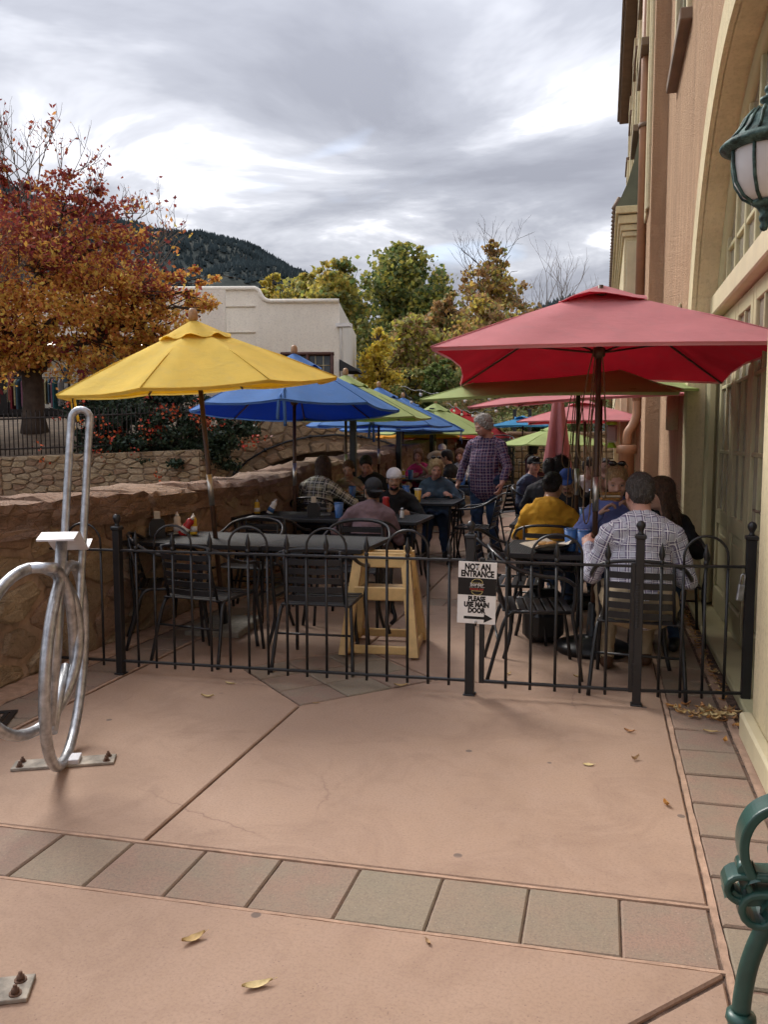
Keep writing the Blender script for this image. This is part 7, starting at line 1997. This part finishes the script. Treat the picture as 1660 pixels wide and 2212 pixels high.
CL = {'whiteplaid': m_plaid('white_purple_plaid', (.46, .46, .52), (.08, .045, .14), (.86, .84, .86), .088), 'redplaid': m_plaid('navy_maroon_plaid', (.040, .035, .085), (.15, .022, .035), (.34, .34, .40), .075), 'flannel': m_plaid('cream_navy_flannel', (.44, .41, .28), (.012, .018, .04), (.78, .76, .66), .115, True),
      'hoodie': m_cloth('mustard_hoodie', (.56, .29, .03), .95, 7, .7), 'mauve': m_cloth('mauve_heather_shirt', (.20, .135, .15)), 'black': m_cloth('black_jacket', (.014, .014, .015), .75), 'denim': m_cloth('denim_blue_cotton', (.062, .092, .125)), 'jeans': m_cloth('dark_jeans', (.028, .05, .10)), 'khaki': m_cloth('khaki_trousers', (.36, .28, .18)),
      'pinktop': m_cloth('hot_pink_top', (.62, .06, .19)), 'tantop': m_cloth('tan_top', (.34, .26, .18)), 'peri': m_cloth('periwinkle_blouse', (.14, .18, .42)), 'navy': m_cloth('navy_puffer', (.035, .05, .10), .6, 14, .9), 'maroon': m_cloth('maroon_sweater', (.07, .018, .03)), 'white': m_cloth('white_shirt', (.62, .60, .60)), 'greyp': m_cloth('grey_shorts', (.22, .21, .20)), 'pinkcap': m_cloth('dusty_pink_cap', (.36, .20, .18)), 'bluecap': m_cloth('blue_cap', (.03, .06, .22)), 'charcap': m_cloth('charcoal_cap', (.035, .036, .04), .85, 20, .4), 'whitecap': m_cloth('white_cap', (.68, .66, .68), .8, 20, .3), 'straw': m_cloth('tan_hat', (.20, .15, .105)), 'charcoal': m_cloth('charcoal_jacket', (.03, .03, .034)), 'boots': m_cloth('brown_leather', (.085, .042, .024), .5, 14, .5)}
M_SHOE = plain('black_leather_shoe', (.014, .013, .013), .5, var=.2, scale=20, bump=.2, bscale=60)
M_LENS = plain('dark_sunglass_lens', (.012, .011, .012), .08, var=.1, spec=.7)

def rotm(rx=0, ry=0, rz=0): return np.array((Matrix.Rotation(rz, 3, 'Z') @ Matrix.Rotation(ry, 3, 'Y') @ Matrix.Rotation(rx, 3, 'X')))
def person(label, x, y, heading, top, pants, skin='fair', hair='short', hcol='brown', sit=True, S=1.0, lean=.12, arms=None, head=(0, 0), beard=0, fat=1.0, fem=False, shoes=None, sleeve='long', curl=(.6, .6), cap=None, hood=False, tuck=False, sun=False, stride=0.0, collar=False, z=None, fold=1.0, legs=True, roll=0.0, hands=(True, True), H=None):
    """local frame: facing +y, x to the person's right; heading turns it about z (0 looks along +Y)"""
    g0 = gz(y) if z is None else z
    r0 = thing('person', label, 'person', (x, y, g0), heading, 'people on the patio')
    f = Flesh(); w = .95 if fem else 1.0
    if sit and roll == 0.0: roll = (len(label) % 7 - 3) * .018
    hz = .505 if sit else .93
    hip = np.array((0, -.02 if sit else 0, hz)); Rs = rotm(-lean, roll, 0)
    def tp(px, py, pz): return hip + Rs @ np.array((px, py, pz))
    sx = .178 * w * (1 + (fat - 1) * .5); ln = .465
    bw = fat * w
    # trunk
    f.cap(tp(0, -.005, .02), tp(0, .01, .22), .150 * bw, .143 * bw, SH, .05, (Rs, (1.0, .78 if fat < 1.05 else .92, 1.0)))
    f.cap(tp(0, .01, .22), tp(0, -.01, .40), .143 * bw, .158 * w, SH, .06, (Rs, (1.0, .74, 1.0)))
    f.cap(tp(-sx * .62, -.02, ln - .055), tp(sx * .62, -.02, ln - .055), .082, .082, SH, .06)
    if fem:
        for s in (-1, 1): f.ell(tp(s * .072, .10, .33), (.065, .058, .062), SH, .04)
    if fat > 1.1: f.ell(tp(0, .055, .14), (.14 * fat, .10 * fat, .15), SH, .06)
    f.cap(tp(0, -.02, ln - .04), tp(0, .01, ln + .10), .062, .052 if not fem else .045, SK, .02)
    if collar: f.cap(tp(0, -.028, ln - .02), tp(0, -.005, ln + .035), .082, .068, SH, .015)
    if hood:
        f.cap(tp(-.075, -.075, ln + .01), tp(.075, -.075, ln + .01), .062, .062, SH, .03); f.ell(tp(0, -.115, ln - .05), (.115, .050, .09), SH, .02)
        for s in (-1, 1): f.cap(tp(s * .09, -.07, ln), tp(s * .06, .055, ln + .0), .045, .035, SH, .03)
    # legs
    feet = []
    if sit:
        for i, s in enumerate((-1, 1)):
            hp_ = hip + np.array((s * .085, .02, -.015)); kn = np.array((s * (.125 if not fem else .09), .42, .50)); an = np.array((s * .13, .40 + (.03 if i else -.05), .09))
            f.cap(hp_, kn, .098 * (1 + (fat - 1) * .5), .068, PA, .05)
            if legs:
                f.cap(kn, kn * .45 + an * .55, .064, .058, PA, .03); f.cap(kn * .45 + an * .55, an, .058, .044, PA, .03)
                f.cap(an + np.array((0, -.03, -.035)), an + np.array((0, .16, -.052)), .044, .036, SO, .02)
        f.cap(hip + np.array((-.08, -.03, -.0)), hip + np.array((.08, -.03, 0)), .118 * fat, .118 * fat, PA, .05)
    else:
        for i, s in enumerate((-1, 1)):
            hp_ = hip + np.array((s * .088, 0, -.03)); st = stride * s
            kn = np.array((s * .095, .03 + st * .45, .50)); an = np.array((s * .095, -.01 + st, .09))
            f.cap(hp_, kn, .098 * fat, .072, PA, .05); f.cap(kn, an, .070, .058, PA, .03)
            f.cap(an + np.array((0, 0, .02)), an + np.array((0, .0, -.03)), .060, .062, PA, .02)
            f.cap(an + np.array((0, -.04, -.045)), an + np.array((0, .15, -.058)), .045, .036, SO, .02)
        f.cap(hip + np.array((-.08, 0, -.02)), hip + np.array((.08, 0, -.02)), .112 * fat, .112 * fat, PA, .05)
        f.cap(tp(0, 0, -.10), tp(0, .01, .04), .158 * bw, .152 * bw, SH, .03, (Rs, (1.0, .80 if fat < 1.05 else .92, 1.0)))
    # arms
    arms = arms or (((.30, .12, .62), (.20, .36, .72)), ((.30, .12, .62), (.20, .36, .72)))
    jr = random.Random(len(label) * 31 + int(abs(x) * 977)); jj = .045 if sit else .0
    wr = []
    for i, s in enumerate((-1, 1)):
        sh = tp(s * sx, -.015, ln - .06); e, q = arms[i]
        el = np.array((s * e[0] + jr.uniform(-jj, jj), e[1] + jr.uniform(-jj, jj), e[2] + jr.uniform(-jj, jj) * .6)); wp = np.array((s * q[0] + jr.uniform(-jj, jj), q[1] + jr.uniform(-jj, jj), q[2] + jr.uniform(-jj, jj) * .4))
        # keep limb lengths human
        d = el - sh; el = sh + d / np.linalg.norm(d) * .285; d = wp - el; wp = el + d / np.linalg.norm(d) * .255
        f.cap(sh, el, .064, .050, SH, .04)
        if sleeve == 'long': f.cap(el, wp, .050, .036, SH, .02)
        elif sleeve == 'roll': f.cap(el, el * .3 + wp * .7, .050, .044, SH, .02); f.cap(el * .35 + wp * .65, wp, .034, .027, SK, .01)
        else: f.cap(el * .8 + sh * .2, wp, .040, .027, SK, .012)
        wr.append((el, wp))
    P, F, part, pi, tt = f.mesh(.0135)
    # cloth coordinates
    uv = np.zeros((len(P), 3))
    for i in np.unique(pi):
        q = f.p[i]; mk = pi == i; pp = P[mk]
        if q[0] == 'c' and np.linalg.norm(q[2] - q[1]) > .2 and q[7] is None and abs((q[2] - q[1])[0]) < .28 and q[5] == SH:
            ax_ = (q[2] - q[1]) / np.linalg.norm(q[2] - q[1]); o = np.cross(ax_, (0, 1, .3)); o /= np.linalg.norm(o); b_ = np.cross(ax_, o); rel = pp - q[1]
            uv[mk, 0] = rel @ ax_ + .1; uv[mk, 1] = np.arctan2(rel @ o, rel @ b_) * .052
        else:
            rel = (pp - hip) @ Rs; uv[mk, 0] = rel[:, 2]; uv[mk, 1] = rel[:, 0]
    # folds
    cl_ = (part == SH) | (part == PA)
    N = np.zeros_like(P); 
    e1 = P[F[:, 1]] - P[F[:, 0]]; e2 = P[F[:, 2]] - P[F[:, 0]]; fn = np.cross(e1, e2)
    for k in range(4): np.add.at(N, F[:, k], fn)
    N /= np.linalg.norm(N, axis=1)[:, None] + 1e-9
    amp = np.zeros(len(P)); amp[cl_] = .0105 * fold
    seed = abs(hash(label)) % 97 if False else (len(label) * 7 + int(abs(x) * 10)) % 97
    P = P + N * (crumple(P, 1.0, 11, seed) * amp)[:, None]
    parts_ = [(P, F, part, uv)]
    # head
    hp = tp(0, .02, ln + .085) + rotm(-lean * .3 + head[1], 0, 0) @ np.array((0, .025, .122)); Rh = rotm(head[1], 0, head[0])
    if H: S = min(1.08, max(.92, H / (hp[2] + .122 + (.01 if cap or hair in ('curly', 'bob') else 0))))
    Ph, Fh, ph, _, _ = head_mesh(beard, 1.0 if fat < 1.1 else 1.12, fem)
    parts_.append((Ph @ Rh.T + hp, Fh, ph, np.zeros((len(Ph), 3))))
    # hands
    for i, s in enumerate((-1, 1)):
        if not hands[i]: continue
        el, wp = wr[i]; Pm, Fm, pm, _, _ = hand_mesh(curl[i]); yv = (wp - el) / np.linalg.norm(wp - el)
        thumb = np.array((-s * .6, .3, .75)) if abs(yv[2]) < .8 else np.array((0, 1.0, 0)); xv = thumb - yv * (thumb @ yv); xv /= np.linalg.norm(xv); zv = np.cross(xv, yv)
        Pm = Pm.copy()
        if s < 0: pass
        # palm faces inwards: mirror so that the curl closes towards the body
        Mh = np.stack([xv, yv, zv], 1); inward = np.array((-s, 0, -.3)); 
        if (-zv) @ inward < 0: Pm[:, 2] *= -1; Fm = Fm[:, ::-1]
        parts_.append((Pm @ Mh.T + wp, Fm, pm, np.zeros((len(Pm), 3))))
    off = 0; PP, FF, MM, UU = [], [], [], []
    for (p, q, m_, u_) in parts_:
        PP.append(p); FF.append(q + off); off += len(p); UU.append(u_)
        fm_ = np.stack([m_[q[:, k]] for k in range(4)], 1); srt = np.sort(fm_, 1); MM.append(srt[:, 1])
    PP = np.concatenate(PP) * S
    mats = [SKIN[skin], CL[top], CL[pants], CL[shoes] if shoes else M_SHOE, M_EYESHADE, M_IRIS, M_LIPS, HAIR[hcol], M_FOAM]
    link('body', to_mesh('body', PP, np.concatenate(FF), mats, np.concatenate(MM), np.concatenate(UU)), r0)
    # hair
    if hair:
        Pq, Fq, _, _, _ = hair_mesh(hair); Pq = Pq + (Pq - Pq.mean(0)) / np.linalg.norm(Pq - Pq.mean(0), axis=1)[:, None] * crumple(Pq, .006 if hair != 'curly' else .012, 24 if hair != 'curly' else 44, seed)[:, None]
        if cap: Pq = Pq[:]; Pq = np.where((Pq[:, 2:3] > .055) & (np.ones((1, 3)) > 0), Pq * np.array((.93, .93, .93)), Pq)
        # loose strands break up the smooth outline
        hr = np.random.default_rng(seed + 5); ns = 1800 if hair == 'curly' else 900 if hair in ('long', 'bob') else 600
        pick = hr.integers(0, len(Pq), ns); b0 = Pq[pick]; nv = b0 - np.array((0, -.02, .02)); nv /= np.linalg.norm(nv, axis=1)[:, None]
        kp = ~((b0[:, 1] > -.01) & (b0[:, 2] < .085)); b0, nv = b0[kp], nv[kp]; ns = len(b0)
        if cap: kp = b0[:, 2] < .03; b0, nv = b0[kp], nv[kp]; ns = len(b0)
        L_ = {'short': .016, 'pulled': .018, 'curly': .030, 'bob': .040, 'long': .055}[hair]
        dn = np.array((0, -.25, -1.0)) if hair in ('long', 'bob') else np.array((0, -.35, -.15))
        dv = nv * .55 + dn * (.9 if hair in ('long', 'bob') else .7) + hr.normal(size=(ns, 3)) * (.75 if hair == 'curly' else .3); dv /= np.linalg.norm(dv, axis=1)[:, None]
        sd_ = np.cross(dv, nv); sd_ /= np.linalg.norm(sd_, axis=1)[:, None] + 1e-9
        ll = L_ * hr.uniform(.5, 1.3, ns)[:, None]; b0 = b0 - nv * .004
        tp_ = b0 + dv * ll; wv = sd_ * .0022
        SP = np.stack([b0 - wv, b0 + wv, tp_ + wv * .3, tp_ - wv * .3], 1).reshape(-1, 3); SF = np.arange(4 * ns).reshape(-1, 4) + len(Pq)
        Pq = np.concatenate([Pq, SP]); Fq = np.concatenate([Fq, SF])
        link('hair', to_mesh('hair', (Pq @ Rh.T + hp) * S, Fq, [HAIR[hcol]]), r0)
    def hang(nm, fl, mt, h=.006):
        Pq, Fq, _, _, _ = fl.mesh(h); return link(nm, to_mesh(nm, (Pq @ Rh.T + hp) * S, Fq, [mt]), r0)
    if cap:
        kind, cm = cap; c = Flesh()
        c.ell((0, -.014, .046), (.089, .110, .088), 0, .01)
        c.ell((0, -.014, -.075), (.16, .2, .105), 0, .008, None, True)
        if kind == 'hat': c.ell((0, -.01, .040), (.165, .19, .014), 0, .02)
        else:
            sg_ = 1 if kind == 'fwd' else -1
            c.ell((0, -.014 + sg_ * .125, .030 if sg_ > 0 else .012), (.068, .075, .009), 0, .012, rotm(-.25 * sg_ - (.25 if sg_ < 0 else 0), 0, 0))
        cb_ = hang('cap', c, CL[cm])
        if kind == 'back':
            a = Flesh(); a.cap((-.045, .088, .045), (.045, .088, .045), .010, .010, 0, .01); hang('cap_strap', a, CL[cm])
    if sun:
        a = Flesh(); zc, yc = (.142, -.005) if not cap else (.095, .095)
        for s in (-1, 1): a.ell((s * .034, yc, zc), (.030, .012, .022), 0, .004); a.cap((s * .06, yc - .01, zc), (s * .086, yc - .10, zc - .05), .004, .004, 0, .003)
        a.cap((-.012, yc + .004, zc), (.012, yc + .004, zc), .005, .005, 0, .003); hang('sunglasses', a, M_LENS, .0045)
    return r0
TBL = lambda a, b: (a, b)
# resting forearms on a table: elbows forward, wrists in the middle
REST = (((.30, .16, .72), (.14, .38, .80)), ((.30, .16, .72), (.14, .38, .80)))
LAP = (((.29, .02, .66), (.13, .25, .66)), ((.29, .02, .66), (.13, .25, .66)))
CHIN = (((.24, .24, .76), (.05, .26, 1.02)), ((.30, .16, .72), (.08, .38, .80)))
# right hand side
person('man in white and purple plaid shirt seated with his back to the gate', 0.235, 5.13, R_(9), 'whiteplaid', 'khaki', 'ruddy', 'short', 'saltpepper', S=1.03, lean=.20, arms=(((.29, .12, .60), (.27, .36, .84)), ((.285, .02, .60), (.20, .27, .66))), head=(R_(4), R_(-12)), collar=True, shoes='boots', fat=1.12, curl=(.9, .6), fold=1.2, H=1.29)
person('person in mustard yellow hoodie seated with back turned', -0.46, 6.96, R_(-8), 'hoodie', 'jeans', 'tan', 'pulled', 'black', S=.97, lean=.26, arms=REST, head=(R_(-14), R_(-10)), hood=True, fat=1.06, H=1.22)
person('woman in periwinkle blue eating a sandwich across from the plaid shirt man', 0.11, 6.65, PI + R_(4), 'peri', 'jeans', 'fair', 'pulled', 'blond', S=.98, lean=.14, arms=(((.27, .20, .74), (.05, .26, .98)), ((.27, .20, .74), (.05, .26, .98))), head=(0, R_(-12)), fem=True, sun=True, collar=False, curl=(1.0, 1.0), H=1.3)
person('woman with long dark hair in black against the building', 0.46, 6.5, PI - R_(8), 'black', 'jeans', 'fair', 'long', 'brown', S=.97, lean=.12, arms=REST, head=(R_(-76), R_(-10)), fem=True, H=1.22)
person('man in charcoal jacket and blue cap resting his chin on his hand', -0.37, 8.4, PI + R_(6), 'charcoal', 'jeans', 'olive', 'short', 'black', S=1.0, lean=.30, arms=CHIN, head=(R_(-10), R_(-16)), cap=('fwd', 'bluecap'), beard=1, H=1.2)
person('man in dusty pink cap half hidden behind the red umbrella pole', 0.05, 8.4, PI, 'black', 'jeans', 'ruddy', 'short', 'brown', S=1.0, lean=.12, arms=REST, head=(R_(16), R_(-10)), cap=('fwd', 'pinkcap'), H=1.25)
person('smiling man in navy puffer jacket with sunglasses on his cap', -0.9, 10.9, R_(-128), 'navy', 'jeans', 'ruddy', 'short', 'brown', S=1.02, lean=.05, arms=LAP, head=(R_(-25), R_(4)), cap=('fwd', 'black'), sun=True, fat=1.15, H=1.2)
person('dark haired diner just behind the hoodie wearer', -0.6, 9.15, R_(-12), 'charcoal', 'jeans', 'tan', 'short', 'black', S=1.02, lean=.1, arms=REST, head=(R_(10), R_(-6)), H=1.25)
person('tousled dark haired diner next to the navy jacket man', -0.44, 9.15, R_(8), 'black', 'jeans', 'tan', 'curly', 'black', S=1.04, lean=.1, arms=REST, head=(R_(-10), R_(-6)), H=1.28)
person('man in pale grey hooded top seen between two poles', -0.19, 10.4, PI + R_(25), 'white', 'jeans', 'fair', 'short', 'black', S=1.04, lean=.1, arms=REST, head=(R_(30), R_(-6)), hood=True, H=1.21)
person('dark haired diner nearest the iron pipe boot', 0.02, 10.4, PI, 'black', 'jeans', 'tan', 'bob', 'black', S=1.0, lean=.1, arms=REST, head=(0, R_(-8)), fem=True, H=1.16)
person('distant person in maroon sitting sideways by the far railing', -1.36, 16.5, R_(-60), 'maroon', 'jeans', 'fair', 'bob', 'black', S=1.0, lean=.05, arms=LAP, head=(R_(-20), 0), fem=True, H=1.2)
# left hand side
person('standing grey haired man in plaid shirt and jeans looking down', -1.42, 10.3, PI - R_(16), 'redplaid', 'jeans', 'ruddy', 'curly', 'grey', sit=False, S=.985, lean=.06, arms=(((.31, .05, 1.06), (.29, .20, .86)), ((.33, -.03, 1.06), (.36, .08, .82))), head=(R_(-34), R_(-20)), fat=1.24, collar=True, stride=.06, sleeve='roll', curl=(.7, .5), fold=1.1, H=1.74)
person('long haired person in cream and navy flannel seated with back turned', -3.22, 8.95, R_(-8), 'flannel', 'jeans', 'fair', 'long', 'brown', S=1.02, lean=.22, arms=(((.34, .12, .72), (.20, .36, .80)), ((.36, .14, .72), (.22, .38, .80))), head=(R_(8), R_(-8)), fat=1.08, H=1.27)
person('woman in tan top resting her chin near the umbrella pole', -3.2, 10.25, PI, 'tantop', 'jeans', 'fair', 'pulled', 'auburn', S=.96, lean=.26, arms=CHIN, head=(R_(6), R_(-10)), fem=True, sleeve='short', H=1.13)
person('short dark haired man in black tee looking down', -2.9, 10.3, PI - R_(10), 'black', 'jeans', 'ruddy', 'short', 'black', S=1.03, lean=.22, arms=REST, head=(R_(26), R_(-22)), sleeve='short', H=1.22)
person('man in backward charcoal cap and mauve shirt seen from behind', -2.07, 7.1, R_(4), 'mauve', 'greyp', 'olive', 'short', 'black', S=.98, lean=.42, arms=REST, head=(R_(26), R_(6)), cap=('back', 'charcap'), beard=2, fat=1.1, H=1.15)
person('bearded man in backward white cap and black jacket facing the camera', -2.1, 8.36, PI + R_(10), 'black', 'jeans', 'olive', 'short', 'black', S=.97, lean=.2, arms=REST, head=(R_(6), R_(-6)), cap=('back', 'whitecap'), beard=2, fat=1.06, collar=True, H=1.19)
person('blond woman in denim jacket looking down at her phone', -2.0, 10.06, PI + R_(8), 'denim', 'jeans', 'ruddy', 'bob', 'blond', S=1.0, lean=.2, arms=REST, head=(R_(8), R_(-15)), fem=True, sun=True, collar=True, H=1.21)
person('woman in hot pink top with her hand at her mouth', -2.99, 13.6, PI, 'pinktop', 'jeans', 'ruddy', 'bob', 'auburn', S=1.0, lean=.12, arms=CHIN, head=(0, R_(-4)), fem=True, sleeve='short', H=1.2)
person('dark haired man in black seen in profile beyond the denim woman', -2.33, 12.9, R_(80), 'black', 'jeans', 'tan', 'short', 'black', S=1.02, lean=.1, arms=LAP, head=(R_(10), R_(-6)), H=1.2)
person('diner in tan brimmed hat beyond the woman in denim', -2.71, 13.6, PI, 'tantop', 'jeans', 'tan', 'short', 'brown', S=1.0, lean=.2, arms=REST, head=(0, R_(-30)), cap=('hat', 'straw'), H=1.16)
person('distant diner in white shirt leaning behind the standing man', -2.35, 14.3, PI - R_(20), 'white', 'jeans', 'ruddy', 'bob', 'auburn', S=1.0, lean=.2, arms=REST, head=(R_(20), R_(-15)), fem=True, H=1.18)
person('distant diner in a white cap near the stacked chairs', -3.0, 15.6, PI, 'black', 'jeans', 'tan', 'short', 'black', S=1.0, lean=.1, arms=REST, head=(0, 0), cap=('fwd', 'whitecap'), H=1.22)
# sandwich in her hands
sw = thing('sandwich', 'toasted sandwich held by the woman in periwinkle blue', 'food', (.06, 6.29, 1.06), .3)
m = MB(); m.box((0, 0, 0), (.15, .06, .022), 0, .009); m.build('bread', M_FOOD, sw); m = MB(); m.box((.004, -.004, .021), (.14, .056, .016), 0, .006); m.build('filling', M_PAPER, sw); m = MB(); m.box((0, 0, .04), (.15, .06, .022), 0, .009); m.build('bread', M_FOOD, sw)
